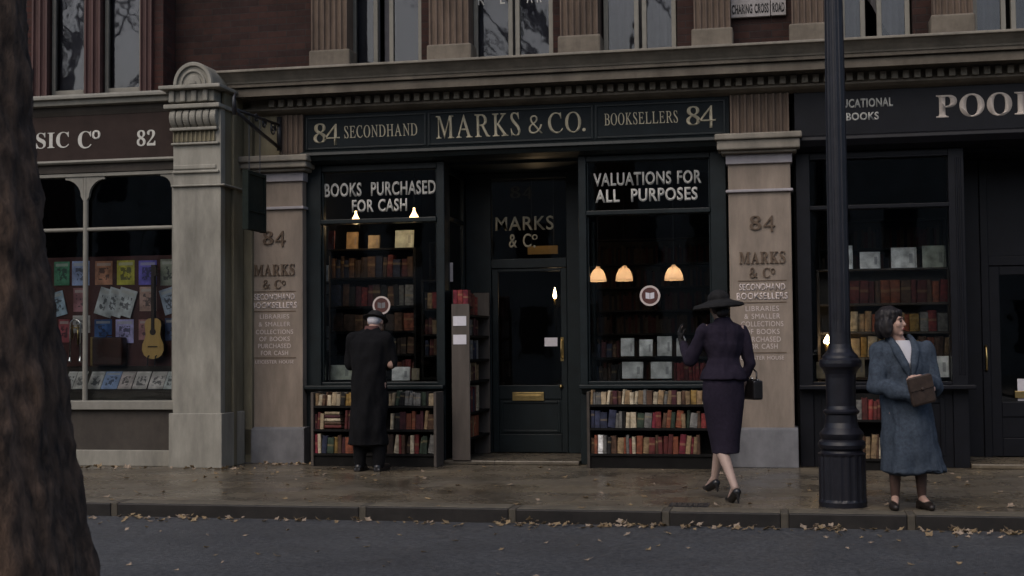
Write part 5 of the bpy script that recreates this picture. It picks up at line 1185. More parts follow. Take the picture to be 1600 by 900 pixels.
faceout(513, 550, 571, 594, 0.42, 'pale green', 'pale open book on the window bed beside the browsing man', g)
faceout(612, 640, 574, 595, 0.42, 'white', 'white book with a small portrait on the window bed under the bookcase', g)
faceout(643, 655, 576, 595, 0.42, 'cream', 'narrow cream book on the window bed next to the portrait book', g)
# narrow side case
x0b, x1b = X(658, WY, 450), X(692, WY, 450)
zsb = [Z(p, WY, 675) for p in (590, 555, 522, 482)]
bookcase('window_bookcase', 'narrow dark bookcase beside the larger one in the BOOKS PURCHASED window', 'bookcase', x0b, x1b, WY - 0.01, WY + 0.24, zb - 0.004, Z(440, WY, 675), zsb, 'dark_shelf')
g = 'books in the narrow window bookcase'
for k, nm in ((3, 'top'), (2, 'second'), (1, 'third')):
    row(x0b + 0.035, x1b - 0.035, zsb[k], 0.20, WY, 4, DARK + ['red', 'tan'], '%s shelf of the narrow window bookcase' % nm, g, 'pillar side')
# pale ledger edges at the pillar side of the window
faceout(506, 513, 415, 440, 0.35, 'white', 'thin white book upper of the stack by the pillar stile', 'white books by the pillar stile', lean=0)
for k, (a, c) in enumerate(((445, 460), (462, 478), (510, 528), (531, 548))):
    faceout(506.5, 514, a, c, 0.35, 'grey', 'small grey book against the window stile by the pillar, %s from the top' % ordinal(k + 2), 'white books by the pillar stile', lean=0)
mb = MB(); mb.box(X(514.5, 0.36), X(516, 0.36), 0.34, 0.36, zs, Z(400, 0.36, 515))
for p in (440.5, 461, 478.5, 528.5, 548.5): mb.box(X(504, 0.36), X(514.4, 0.36), 0.34, 0.40, Z(p + 1.3, 0.36, 510), Z(p + 0.2, 0.36, 510))
o = tag(mb.build('display_rack', 'grey_timber'), 'thin grey display rack holding small books by the pillar stile', 'rack')

# display behind the VALUATIONS glass
VY = 0.36
shz = [zs + 0.002, Z(558, VY, 1015)]
x0, x1 = a2 + 0.03, b2 - 0.03
bookcase('display_shelf', 'low two tier display shelf behind the VALUATIONS glass', 'shelf', x0, x1, VY - 0.02, VY + 0.22, zs + 0.0, shz[1] + 0.001, [zs + 0.03, shz[1]], 'dark_shelf', top=False, back=False)
g = 'books on the display shelf behind the VALUATIONS glass'
row(X(925, VY), X(967, VY), shz[1], Z(531, VY, 945) - Z(557, VY, 945), VY, 6, DARK + ['tan'], 'upper display tier behind VALUATIONS', g, 'door side')
row(X(925, VY), X(969, VY), zs + 0.03, Z(566, VY, 945) - Z(592, VY, 945), VY, 6, ['green', 'black', 'dark brown', 'navy'], 'lower display tier behind VALUATIONS', g, 'door side')
row(X(1051, VY), X(1104, VY), zs + 0.03, Z(564, VY, 1075) - Z(592, VY, 1075), VY, 9, ['dark red', 'red', 'dark red'], 'lower red set behind VALUATIONS', g, 'white books', hv=0.02)
for k, (a, c, t, b) in enumerate(((970, 991, 529, 557), (999, 1020, 531, 557), (1027, 1050, 526, 557), (1057, 1072, 529, 557))):
    faceout(a, c, t, b, VY - 0.01, 'white', 'white jacketed book face out on the upper display tier, %s from the door' % ordinal(k + 1), g)
for k, (a, c) in enumerate(((972, 1005), (1017, 1050))):
    faceout(a, c, 566, 592, VY - 0.01, 'white', 'wide white jacketed book on the lower display tier, %s the red set' % ['further from', 'next to'][k], g)

# bookcase in the navy shop window
NY = 0.72
x0, x1 = X(1276, NY, 450), X(1486, NY, 450)
nsh = [Z(p, NY, 1400) for p in (590, 558, 518, 473, 422)]
bookcase('window_bookcase', 'wide bookcase of red and tan books in the navy shop window', 'bookcase', x0, x1, NY - 0.01, NY + 0.24, pzs - 0.004, nsh[-1], nsh[:-1], 'shelf_wood', top=True)
g = 'books in the navy shop window'
e = 'lamp post'
xa_, xb_ = X(1327, NY, 450), x1 - 0.035
row(xa_, xb_, nsh[3], Z(436, NY, 1400) - Z(472, NY, 1400), NY, 12, ['dark red', 'red', 'dark red', 'orange red', 'brown'], 'top row of the navy window', g, e, hv=0.1)
row(xa_, xb_, nsh[2], Z(483, NY, 1400) - Z(517, NY, 1400), NY, 12, ['tan', 'orange red', 'red', 'grey', 'brown', 'ochre'], 'second row of the navy window', g, e, fixed=['cream', 'tan', 'tan', 'orange red', 'red', 'brown'])
row(xa_, xb_, nsh[1], Z(524, NY, 1400) - Z(557, NY, 1400), NY, 12, ['ochre', 'tan', 'maroon', 'dark red', 'orange red', 'brown'], 'third row of the navy window', g, e, fixed=['buff', 'ochre', 'cream', 'ochre', 'tan'])
g = 'pale books face out in the navy shop window'
faceout(1322, 1333, 384, 421, NY + 0.02, 'white', 'narrow white book on the bookcase top behind the lamp post edge', g)
faceout(1344, 1376, 394, 421, NY + 0.02, 'white', 'smaller white book face out on top of the navy window bookcase', g)
faceout(1393, 1433, 387, 420, NY + 0.02, 'white', 'white book with grey vignette, middle of the bookcase top', g)
faceout(1442, 1479, 384, 420, NY + 0.02, 'pale green', 'white and blue print standing at the doorway end of the bookcase top', g)
faceout(1449, 1484, 557, 590, 0.45, 'white', 'large white board book low in the navy window by the doorway', g)
faceout(1328, 1352, 560, 590, 0.45, 'buff', 'pale buff book low in the navy window behind the coated woman', g)
faceout(1276, 1290, 566, 592, 0.45, 'buff', 'pale book low in the navy window beyond the lamp post', g)
# low street bookcase of the navy shop
x0, x1 = X(1330, SY, 680), X(1440, SY, 680)
zsh = [Z(p, SY, 1358) for p in (717, 656)]
bookcase('street_bookcase', 'low bookcase on the pavement between the lamp post and coated woman', 'bookcase', x0, x1, SY - 0.01, SY + 0.25, 0.001, Z(616, SY, 1358), zsh, 'dark_shelf', top=False)
g = 'books in the street bookcase by the lamp post'
row(X(1337, SY, 640), X(1386, SY, 640), zsh[1], Z(621, SY, 1358) - zsh[1], SY, 6, ['dark red', 'red', 'grey', 'brown', 'cream'], 'upper shelf behind the lamp post', g, 'post side')
row(X(1337, SY, 690), X(1386, SY, 690), zsh[0], Z(678, SY, 1358) - zsh[0], SY, 7, ['orange red', 'dark red', 'tan', 'cream', 'brown'], 'lower shelf behind the lamp post', g, 'post side')
print('books', N_BOOKS)

# book walls deep inside the shops, far behind the glass
def book_wall(x0, x1, y, z0, z1, name, label, seed):
    rn = random.Random(seed)
    n = max(2, int((z1 - z0) / 0.33)); hs_ = [z0 + 0.1 + (z1 - z0 - 0.1) * k / n for k in range(n)]
    bookcase(name, label, 'bookcase', x0, x1, y, y + 0.28, z0, z1, hs_, 'shelf_wood')
    vs = MB()
    for h in hs_:
        x = x0 + 0.04
        while x < x1 - 0.08:
            w = rn.uniform(0.02, 0.05); hh = rn.uniform(0.19, 0.26)
            vs.mi = rn.randrange(4); vs.box(x, x + w * 0.94, y + rn.uniform(0.01, 0.03), y + 0.2, h + 0.001, h + hh); x += w if rn.random() > 0.04 else w + 0.05
    return vs
far_books = MB()
for k, a_ in enumerate(((X(470, 0.3) + 0.4, X(640, 3.0), 4.4), (a2 - 0.9, b2 + 0.1, 4.7), (X(1280, 2.6), X(1480, 2.6), 2.6))):
    v = book_wall(a_[0], a_[1], a_[2], 0.041, 2.75, 'wall_bookcase', ['wall of shelved books deep in the shop beyond the browsing man', 'wall of shelved books deep in the shop behind the bell lamps', 'wall of shelved books deep inside the navy shop'][k], 40 + k)
    o_ = len(far_books.v); far_books.v += v.v; far_books.f += [tuple(i + o_ for i in f) for f in v.f]; far_books.m += v.m
for nm, cc in (('far_book_red', (0.10, 0.028, 0.022)), ('far_book_brown', (0.09, 0.05, 0.03)), ('far_book_tan', (0.11, 0.075, 0.05)), ('far_book_dark', (0.03, 0.025, 0.03))): mat(nm, cc, 0.7, 0.3, 15)
tag(far_books.build('distant_books', ['far_book_red', 'far_book_brown', 'far_book_tan', 'far_book_dark'], origin=(0, 3, 0)), 'dim rows of old books on the wall shelves deep inside the shops', 'books', kind='stuff')

# ------------------------------------------------------------------ lamps inside the shops
def pendant(px, py_top, py_bot, r_px, y, label, group, style, power):
    c = P(px, py_bot, y); zt = Z(py_top, y, px); r = r_px / 150 * (1 + y / 14.5)
    o = thing('pendant_lamp', label, 'lamp', (c.x, y, c.z), group)
    mb = MB(); mb.tube([(c.x, y, zt + 0.01), (c.x, y, zf1 - 0.1)], 0.004, 6); mb.build('cord', 'iron', o)
    h = zt - c.z
    mb = MB()
    if style == 'cone':
        mb.lathe(c.x, y, [(r, c.z), (r * 0.75, c.z + h * 0.25), (r * 0.42, c.z + h * 0.55), (r * 0.2, c.z + h * 0.85), (0.012, zt + 0.01)], 24)
        mb.build('shade', 'lamp_glow', o, smooth=True)
    else:
        outer = [(r, c.z), (r * 0.97, c.z + h * 0.2), (r * 0.85, c.z + h * 0.5), (r * 0.62, c.z + h * 0.78), (r * 0.3, c.z + h * 0.93), (0.02, zt + 0.012)]
        inner = [(q - 0.008, z_ - 0.006) for q, z_ in outer[:0:-1]] + [(r - 0.008, c.z)]
        mb.lathe(c.x, y, outer + inner[:-1] + [(r - 0.006, c.z - 0.001)], 28)
        mb.build('shade', 'frosted_shade', o, smooth=True)
    mb = MB()
    mb.ell((c.x, y, c.z + h * (0.60 if style != 'cone' else 0.02)), (0.018, 0.018, 0.024) if style != 'cone' else (r * 0.55, r * 0.55, r * 0.3)); mb.build('bulb', 'bulb_glow', o, smooth=True)
    ld = bpy.data.lights.new('lamp_or_fill_light', 'POINT'); ld.energy = power; ld.color = (1.0, 0.66, 0.36) if style == 'cone' else (1.0, 0.76, 0.52); ld.shadow_soft_size = 0.04 if style == 'cone' else 0.012
    lo = bpy.data.objects.new('lamp_or_fill_light', ld); COL.objects.link(lo); lo.parent = o; lo.location = (0, 0, -0.05 if style == 'cone' else h * 0.38)
    return o
LP = 2.2
pendant(556, 331, 346, 8.5, 0.5, 'small glowing cone lamp hanging in the BOOKS PURCHASED window, pillar side', 'cone lamps in the BOOKS PURCHASED window', 'cone', LP)
pendant(647, 326, 341, 8.5, 0.5, 'small glowing cone lamp hanging in the BOOKS PURCHASED window, door side', 'cone lamps in the BOOKS PURCHASED window', 'cone', LP)
gl = 'frosted bell lamps behind the VALUATIONS glass'
pendant(934.5, 418, 440, 13.5, 0.62, 'frosted bell lamp closest to the door behind the VALUATIONS glass', gl, 'bell', LP * 0.28)
pendant(975.5, 416, 439, 14, 1.5, 'frosted bell lamp in the middle of three behind the VALUATIONS glass', gl, 'bell', LP * 0.28)
pendant(1053, 415, 438, 15, 1.1, 'frosted bell lamp nearest the hatted woman behind the VALUATIONS glass', gl, 'bell', LP * 0.28)
def candle(px, py0, py1, y, label, w=5.0, power=0.4):
    c = P(px, py1, y); zt = Z(py0, y, px); h = zt - c.z; r = w / 150
    o = thing('wall_lamp', label, 'lamp', (c.x, y, c.z))
    mb = MB(); mb.lathe(c.x, y, [(r * 0.5, c.z), (r * 0.72, c.z + h * 0.25), (r * 0.45, c.z + h * 0.6), (r * 0.08, zt)], 14); mb.build('bulb', 'bulb_glow', o, smooth=True)
    mb = MB(); mb.lathe(c.x, y, [(r * 0.4, c.z - 0.08), (r * 0.55, c.z - 0.003)], 12); mb.tube([(c.x, y, c.z - 0.08), (c.x, y + 0.1, c.z - 0.13), (c.x, y + 0.3, c.z - 0.08)], 0.008, 6); mb.build('bracket', 'brass', o)
    mb = MB(); mb.box(c.x - 0.06, c.x + 0.06, y + 0.3, y + 0.32, 0.04, c.z + 0.05); mb.build('post', 'dark_shelf', o)
    ld = bpy.data.lights.new('lamp_or_fill_light', 'POINT'); ld.energy = power; ld.color = (1.0, 0.66, 0.36); ld.shadow_soft_size = 0.02
    lo = bpy.data.objects.new('lamp_or_fill_light', ld); COL.objects.link(lo); lo.parent = o; lo.location = (0, -0.05, 0)
candle(867, 449, 466, 2.2, 'narrow candle lamp glowing behind the MARKS door glass')
candle(1293, 523, 537, 0.6, 'small bright lamp low in the navy shop window by the lamp post', 9, 2.5)
c0, c1 = X(825, 1.8), X(872, 1.8); z0, z1 = Z(397, 1.8, 848), Z(384, 1.8, 848)
o = thing('hanging_board', 'narrow ochre board lit by an added unseen light behind the glass over the door', 'board', ((c0 + c1) / 2, 1.8, z0))
mb = MB(); mb.box(c0, c1, 1.8, 1.83, z0, z1); mb.build('board', 'lit_board', o)
mb = MB()
for xx in (c0 + 0.05, c1 - 0.05): mb.tube([(xx, 1.815, z1), (xx, 1.815, zf1 - 0.1)], 0.004, 6)
mb.build('hanging_rod', 'iron', o)
ld = bpy.data.lights.new('lamp_or_fill_light', 'POINT'); ld.energy = 1.2; ld.color = (1.0, 0.66, 0.36); ld.shadow_soft_size = 0.03  # added unseen point light to warm the board, no lamp hangs here
lo = bpy.data.objects.new('lamp_or_fill_light', ld); COL.objects.link(lo); lo.location = ((c0 + c1) / 2, 1.45, z1 + 0.25)

# ------------------------------------------------------------------ music shop display
def sheet(px0, px1, py0, py1, y, colour, label, group, tilt=0, name='music_sheet', lean=0, material='sheet_print', thick=0.006):
    pm, qm = (px0 + px1) / 2, (py0 + py1) / 2
    c = P(pm, qm, y); w = X(px1, y, qm) - X(px0, y, qm); h = Z(py0, y, pm) - Z(py1, y, pm)
    mb = MB(); mb.box(-w / 2, w / 2, -thick, 0, -h / 2, h / 2)
    o = mb.build(name, material, origin=(0, 0, 0))
    o.location = c; o.rotation_euler = (R(lean), R(tilt), 0)
    o.color = (*colour, 1)
    return tag(o, label, 'sheet music', group)
g = 'sheet music pinned to the maroon board'
by = BY - 0.003
sheet(85, 109, 409, 446, by, (0.102, 0.290, 0.174), 'green music sheet in the top row behind the music shop glass', g)
sheet(113, 140, 408, 446, by, (0.362, 0.435, 0.667), 'pale blue music sheet in the top row, beside the mullion', g)
sheet(149, 176, 408, 445, by, (0.609, 0.290, 0.174), 'orange music sheet in the top row', g)
sheet(183, 210.5, 407, 445, by, (0.609, 0.551, 0.087), 'yellow music sheet in the top row', g)
sheet(217, 245, 407, 445, by, (0.174, 0.145, 0.522), 'violet music sheet in the top row', g)
sheet(251, 275, 405, 446, by, (0.319, 0.334, 0.261), 'grey green music sheet in the top row next to the stone pilaster', g)
sheet(80, 102, 456, 494, by - 0.01, (0.435, 0.551, 0.652), 'pale blue music sheet tilted beside the tree trunk', g, tilt=-14)
sheet(115, 137, 450, 487, by, (0.348, 0.160, 0.174), 'mauve pink music sheet beside the mullion in the second row', g)
for k, a in enumerate((152, 167, 183)):
    sheet(a, a + 27, 451, 494, by - 0.008 * (k + 1), (0.66, 0.68, 0.68), 'white music sheet in the tilted fan, %s' % ['lowest of the three', 'middle of the three', 'uppermost of the three'][k], g, tilt=17)
sheet(218.5, 245, 448, 486, by, (0.493, 0.319, 0.261), 'pinkish music sheet with a grey picture above the guitar', g)
sheet(253, 277, 450, 490, by - 0.01, (0.464, 0.536, 0.652), 'blue and white music sheet tilted next to the stone pilaster', g, tilt=-16)
sheet(92, 109, 499, 535, by, (0.406, 0.102, 0.116), 'red music sheet behind the trumpet', g)
sheet(114, 141, 493, 520, by, (0.580, 0.536, 0.507), 'cream music sheet above the trumpet bell', g)
sheet(148, 175, 499, 532, by, (0.072, 0.145, 0.348), 'dark blue music sheet above the leather case', g)
sheet(181, 209, 499, 536, by, (0.522, 0.478, 0.797), 'lilac music sheet with a portrait shape above the case', g)
sheet(217, 238, 499, 531, by, (0.493, 0.246, 0.246), 'pink music sheet half behind the guitar', g)
sheet(258, 277, 497, 532, by, (0.087, 0.116, 0.217), 'dark blue music sheet beside the guitar body', g)
g = 'music sheets lying on the sloping window bed'
cols = [(104, 117, (0.72, 0.69, 0.65)), (118, 134, (0.70, 0.67, 0.62)), (140, 161, (0.72, 0.69, 0.65)), (162, 187, (0.34, 0.44, 0.68)), (188, 209, (0.68, 0.58, 0.55)), (210.5, 233, (0.72, 0.66, 0.62)), (235, 258, (0.72, 0.66, 0.62)), (259, 277, (0.62, 0.64, 0.62))]
wh = ['white music sheet on the bed at the tree trunk edge', 'white music sheet on the bed under the trumpet', 'white music sheet on the bed beside the mullion', 'light blue music sheet raised on the sloping bed', 'pinkish music sheet on the bed beside the blue one', 'white music sheet on the bed below the leather case', 'white music sheet on the bed below the guitar', 'grey white music sheet on the bed beside the pilaster']
ya, yb2 = y0s + 0.0, y0s + 0.17
slope = math.degrees(math.atan2(yb2 - ya, Z(581, yb2, 200) - Z(614, ya, 200)))
for (a, c, col), lb in zip(cols, wh):
    o = sheet(a, c, 581 if col[2] < 0.5 else 578, 611, (ya + yb2) / 2 - 0.006, col, lb, g, lean=-slope)
# guitar
def gx(px): return X(px, by - 0.1, 500)
gc = X(241.5, by - 0.1, 520)
zg = lambda py: Z(py, by - 0.1, 241)
zb0 = zg(561); H = zg(497) - zb0
guit = thing('guitar', 'honey coloured acoustic guitar standing in the music shop window', 'guitar', (gc, by - 0.1, zb0))
def gout(s=1.0):
    hw = [(0, 0.0), (0.03, 0.50), (0.10, 0.82), (0.22, 1.0), (0.36, 0.96), (0.50, 0.74), (0.60, 0.66), (0.72, 0.70), (0.84, 0.76), (0.93, 0.68), (0.985, 0.42), (1.0, 0.0)]
    half = X(259, by - 0.1) - X(242, by - 0.1)
    r_ = [(gc + s * half * a, zb0 + H * t) for t, a in hw]
    l_ = [(gc - s * half * a, zb0 + H * t) for t, a in hw[-2:0:-1]]
    return r_ + l_
mb = MB(); mb.prof_y(gout(0.99), by - 0.135, by - 0.06); mb.build('body', 'guitar_dark', guit)
mb = MB(); mb.prof_y(gout(1.0), by - 0.143, by - 0.1352); top = mb.build('soundboard', 'guitar_top', guit)
zh = zb0 + H * 0.66
mb = MB(); mb.prof_y([(gc + 0.037 * math.cos(2 * math.pi * k / 24), zh + 0.037 * math.sin(2 * math.pi * k / 24)) for k in range(24)], by - 0.145, by - 0.1432); mb.build('sound_hole', 'guitar_dark', top)
mb = MB(); mb.box(gc - 0.055, gc + 0.055, by - 0.155, by - 0.1433, zb0 + H * 0.29, zb0 + H * 0.315); mb.build('bridge', 'guitar_dark', top)
zk = zg(432)
mb = MB(); mb.box(gc - 0.019, gc + 0.019, by - 0.152, by - 0.1, zh + 0.03, zk); mb.build('neck', 'guitar_dark', guit)
mb = MB(); mb.box(gc - 0.03, gc + 0.03, by - 0.13, by - 0.10, zk, zk + 0.13)
for k in range(3):
    for s in (-1, 1): mb.tube([(gc + s * 0.028, by - 0.115, zk + 0.03 + k * 0.035), (gc + s * 0.05, by - 0.115, zk + 0.03 + k * 0.035)], 0.006, 6)
mb.build('headstock', 'guitar_dark', guit)
mb = MB()
for s in (-1, 1): mb.tube([(gc + s * 0.045, by - 0.19, zbed), (gc + s * 0.045, by - 0.17, zb0 + 0.03), (gc + s * 0.045, by - 0.05, zb0 + 0.06)], 0.007, 6)
mb.build('stand', 'iron', guit)
# leather case
x0, x1 = X(146, by - 0.12), X(193, by - 0.12)
z0, z1 = Z(571, by - 0.12, 170), Z(527, by - 0.12, 170)
cs = thing('instrument_case', 'dark red leather instrument case standing in the music shop window', 'case', ((x0 + x1) / 2, by - 0.1, z0))
mb = MB(); mb.box(x0, x1, by - 0.16, by - 0.02, z0, z1); mb.build('body', 'case_leather', cs, bevel=0.02)
mb = MB(); mb.tube([((x0 + x1) / 2 - 0.05, by - 0.09, z1 - 0.004), ((x0 + x1) / 2 - 0.03, by - 0.09, z1 + 0.02), ((x0 + x1) / 2 + 0.03, by - 0.09, z1 + 0.02), ((x0 + x1) / 2 + 0.05, by - 0.09, z1 - 0.004)], 0.008); mb.build('handle', 'case_leather', cs)
mb = MB(); mb.box(x0 - 0.012, x0 + 0.012, by - 0.165, by - 0.015, z0 - 0.002, z1 + 0.005); mb.build('edge_band', 'brass', cs, bevel=0.004)
# trumpet on its stand: two long bright tubes with flared ends
ty = by - 0.13
xa_, xb_ = X(110, ty), X(126, ty)
z0, z1 = Z(566, ty, 118), Z(508, ty, 118)
tr = thing('trombone', 'brass and silver trombone slide upright behind the music shop mullion', 'trombone', ((xa_ + xb_) / 2, ty, z0))
mb = MB()
bend = [((xa_ + xb_) / 2 + (xb_ - xa_) / 2 * math.cos(math.pi * k / 10), ty, z1 + (xb_ - xa_) / 2 * math.sin(math.pi * k / 10)) for k in range(11)]
mb.tube([(xb_, ty, z0 + 0.03)] + bend + [(xa_, ty, z0 + 0.03)], 0.010, 10); mb.build('slide', 'silver', tr, smooth=True)
for xx in (xa_, xb_):
    mb = MB(); mb.lathe(xx, ty, [(0.028, z0), (0.026, z0 + 0.02), (0.012, z0 + 0.05), (0.0115, z0 + 0.08)], 14); mb.build('bell_end', 'silver', tr, smooth=True)
mb = MB(); mb.tube([(xa_, ty, z1 - 0.03), (xb_, ty, z1 - 0.03)], 0.008); mb.tube([(xa_ + 0.03, ty, z1 - 0.16), (xa_ + 0.03, ty, z1 + 0.0), (xb_ - 0.03, ty, z1 + 0.0), (xb_ - 0.03, ty, z1 - 0.22)], 0.011); mb.build('brace', 'brass', tr, smooth=True)

# ------------------------------------------------------------------ street lamp
LY = -3.40
lx = X(1317, LY, 780)
px_m = 1 / 199.0
def zl(py): return CAM_Z + (539.0 - py) * px_m
prof = [(36.5, 786.5), (37, 782), (36, 778), (36, 712), (37, 708), (33, 706), (31, 703), (35, 699), (36.5, 694), (35, 689), (31, 686), (33, 681), (34, 677), (31, 673), (27, 668), (24.5, 660), (24, 648), (27.5, 645), (28, 642), (24, 639), (22.5, 634), (23, 590), (24, 584), (27, 578), (31.5, 573), (32.5, 568), (32, 563), (28, 560), (27, 556), (22, 551), (18.5, 545), (17, 538), (16.3, 520)]
lamp = thing('street_lamp', 'dark painted cast iron street lamp with a fluted base at the kerb', 'street lamp', (lx, LY, 0))
mb = MB(); mb.lathe(lx, LY, [(0.0, -0.002 + 0.002)] + [(r * px_m, max(zl(y), 0.0) if k else 0.0) for k, (r, y) in enumerate(prof)], 72, flute=18, depth=0.006, fl=(3, 4))
mb.build('base', 'lamp_post_paint', lamp)
mb = MB(); mb.lathe(lx, LY, [(16.3 * px_m, zl(520) - 0.002), (16.3 * px_m, zl(500)), (15.6 * px_m, 3.2), (0.065, 4.6), (0.05, 4.9)], 72, flute=12, depth=0.004, fl=(1, 3)); mb.build('post', 'lamp_post_paint', lamp)
mb = MB(); mb.tube([(lx - 0.45, LY, 4.45), (lx + 0.45, LY, 4.45)], 0.022, 8); mb.ell((lx - 0.45, LY, 4.45), (0.04,) * 3); mb.ell((lx + 0.45, LY, 4.45), (0.04,) * 3); mb.build('ladder_bar', 'lamp_post_paint', lamp, smooth=True)
mb = MB(); mb.lathe(lx, LY, [(0.05, 4.9), (0.12, 4.95), (0.13, 4.98)], 4); mb.lathe(lx, LY, [(0.24, 5.5), (0.22, 5.56), (0.10, 5.72), (0.04, 5.82), (0.01, 5.9)], 4); mb.build('lantern_frame', 'lamp_post_paint', lamp)
mb = MB(); mb.lathe(lx, LY, [(0.125, 4.981), (0.23, 5.499)], 4); mb.build('lantern_glass', 'upper_glass', lamp)

# small cover plate let into the pavement
c = P(1082, 784, 0); px0, px1 = 1048, 1106
yy0 = -3.62; yy1 = -3.38
mb = MB(); frame_rect(mb, X(1046, -3.5, 780), X(1108, -3.5, 780), 0, 1, 0, 1, 0.001)
mb = MB(); mb.box(X(1046, -3.5, 780), X(1108, -3.5, 780), yy0, yy1, 0.001, 0.006)
cp = thing('cover_plate', 'rusty iron cover plate let into the pavement near the kerb', 'cover plate', (X(1077, -3.5, 780), -3.5, 0.0))
mb.build('rim', 'iron', cp)
mb = MB()
for k in range(6):
    xx = X(1051, -3.5, 780) + k * 0.043
    mb.box(xx, xx + 0.03, yy0 + 0.03, yy1 - 0.03, 0.0065, 0.0105)
mb.build('lid', 'brown_panel', cp)

# ------------------------------------------------------------------ plane trees
def tree(x, y, label, seed, r0, lean=0.0):
    rnd = random.Random(seed)
    o = thing('plane_tree', label, 'tree', (x, y, -0.11), 'bare plane trees along the road')
    mb = MB()
    seg, hh = 110, 5.6
    vs, fs = [], []
    K = 240
    from mathutils import noise as nz
    ph = [rnd.uniform(0, 6.28) for _ in range(8)]
    for k in range(K + 1):
        z = hh * k / K
        r = r0 * (0.36 + 0.258 * math.exp(-z / 1.4))
        for i in range(seg):
            a = 2 * math.pi * i / seg
            rr = r * (1 + 0.045 * math.sin(3 * a + ph[0] + z * 0.7) + 0.03 * math.sin(5 * a + ph[1] - z * 1.3) + 0.018 * math.sin(11 * a + ph[2] + z * 3.1) + 0.018 * math.sin(z * 5 + ph[3] + 2 * a) + 0.012 * math.sin(17 * a + 4 * math.sin(z * 2)))
            q_ = Vector((math.cos(a) * 3.2, math.sin(a) * 3.2, z * 2.2 + seed))
            rr += r0 * (0.030 * abs(nz.noise(q_ * 1.6)) - 0.030 * abs(nz.noise(q_ * 3.6 + Vector((9, 0, 0)))) + 0.012 * nz.noise(q_ * 8))
            vs.append((x + lean * z + rr * math.cos(a), y + rr * math.sin(a), -0.13 + z))
    for k in range(K):
        for i in range(seg):
            j = (i + 1) % seg; fs.append((k * seg + i, k * seg + j, (k + 1) * seg + j, (k + 1) * seg + i))
    fs += [tuple(range(seg))[::-1], tuple(range(K * seg, K * seg + seg))]
    mb.add(vs, fs); mb.build('trunk', 'bark', o, smooth=True)
    mb = MB()
    def limb(p, d, r, L, lev):
        pts, rad = [p], [r]
        for k in range(5):
            d = (d + Vector((rnd.uniform(-.28, .28), rnd.uniform(-.28, .28), rnd.uniform(-.05, .22)))).normalized()
            pts.append(pts[-1] + d * L / 5); rad.append(r * (1 - 0.13 * (k + 1)))
        mb.tube(pts, rad, 8 if lev < 2 else 5)
        if lev < 3:
            for k in range(4 if lev < 2 else 3):
                q = pts[rnd.randint(2, 5)]
                nd = (d + Vector((rnd.uniform(-1, 1), rnd.uniform(-1, 1), rnd.uniform(-0.3, 0.6)))).normalized()
                limb(q, nd, r * rnd.uniform(0.4, 0.6), L * rnd.uniform(0.5, 0.75), lev + 1)
    top = Vector((x + lean * hh, y, hh - 0.5))
    for k in range(6):
        a = k * 1.05 + rnd.uniform(-.3, .3)
        limb(top, Vector((math.cos(a) * 0.8, math.sin(a) * 0.8, 0.9)).normalized(), r0 * 0.085, rnd.uniform(3.2, 4.4), 0)
    mb.build('crown', 'bark', o, smooth=True)
TR_Y = -10.2
zt5 = Z(500, TR_Y, 92)
tx = X(92, TR_Y, 500) - (0.36 + 0.258 * math.exp(-zt5 / 1.4)) + 0.07 * zt5 - 0.055
tree(tx, TR_Y, 'rough barked plane tree trunk standing at the near kerb', 5, 1.0, lean=-0.078)
tree(-13.5, -9.6, 'bare plane tree further up the road mirrored in the upper windows', 9, 0.9)

# ------------------------------------------------------------------ buildings across the road (seen only mirrored in the glass)
def far_house(x0, x1, h, m, label):
    o = thing('far_house', label, 'house', ((x0 + x1) / 2, -34, 0), 'houses across the road')
    mb = MB(); mb.box(x0 + 0.02, x1 - 0.02, -42, -34, -0.2, h); mb.build('wall', m, o)
    mb = MB(); mb.box(x0, x1, -42.2, -33.8, h + 0.001, h + 0.3); mb.build('parapet', 'cornice_stone', o)
    n = max(2, int((x1 - x0) / 2.2))
    for lv in (1.0, 4.2, 6.9):
        for k in range(n):
            xx = x0 + (x1 - x0) * (k + 0.5) / n
            if lv + 1.8 < h - 0.3:
                mb = MB(); mb.box(xx - 0.55, xx + 0.55, -34.0 + 0.001, -33.97, lv, lv + 1.8); f = mb.build('window', 'navy_paint', o)
for k, (a, c, h) in enumerate(((-46, -34, 8.4), (-34, -24, 9.2), (-24, -13, 8.6), (-13, -2, 9.0), (-2, 9, 8.3), (9, 20, 9.1), (20, 32, 8.5))):
    far_house(a, c, h, 'far_stucco', ['low', 'tall', 'broad', 'plain', 'square', 'narrow', 'end'][k] + ' brick house across the road, mirrored in the shop glass')

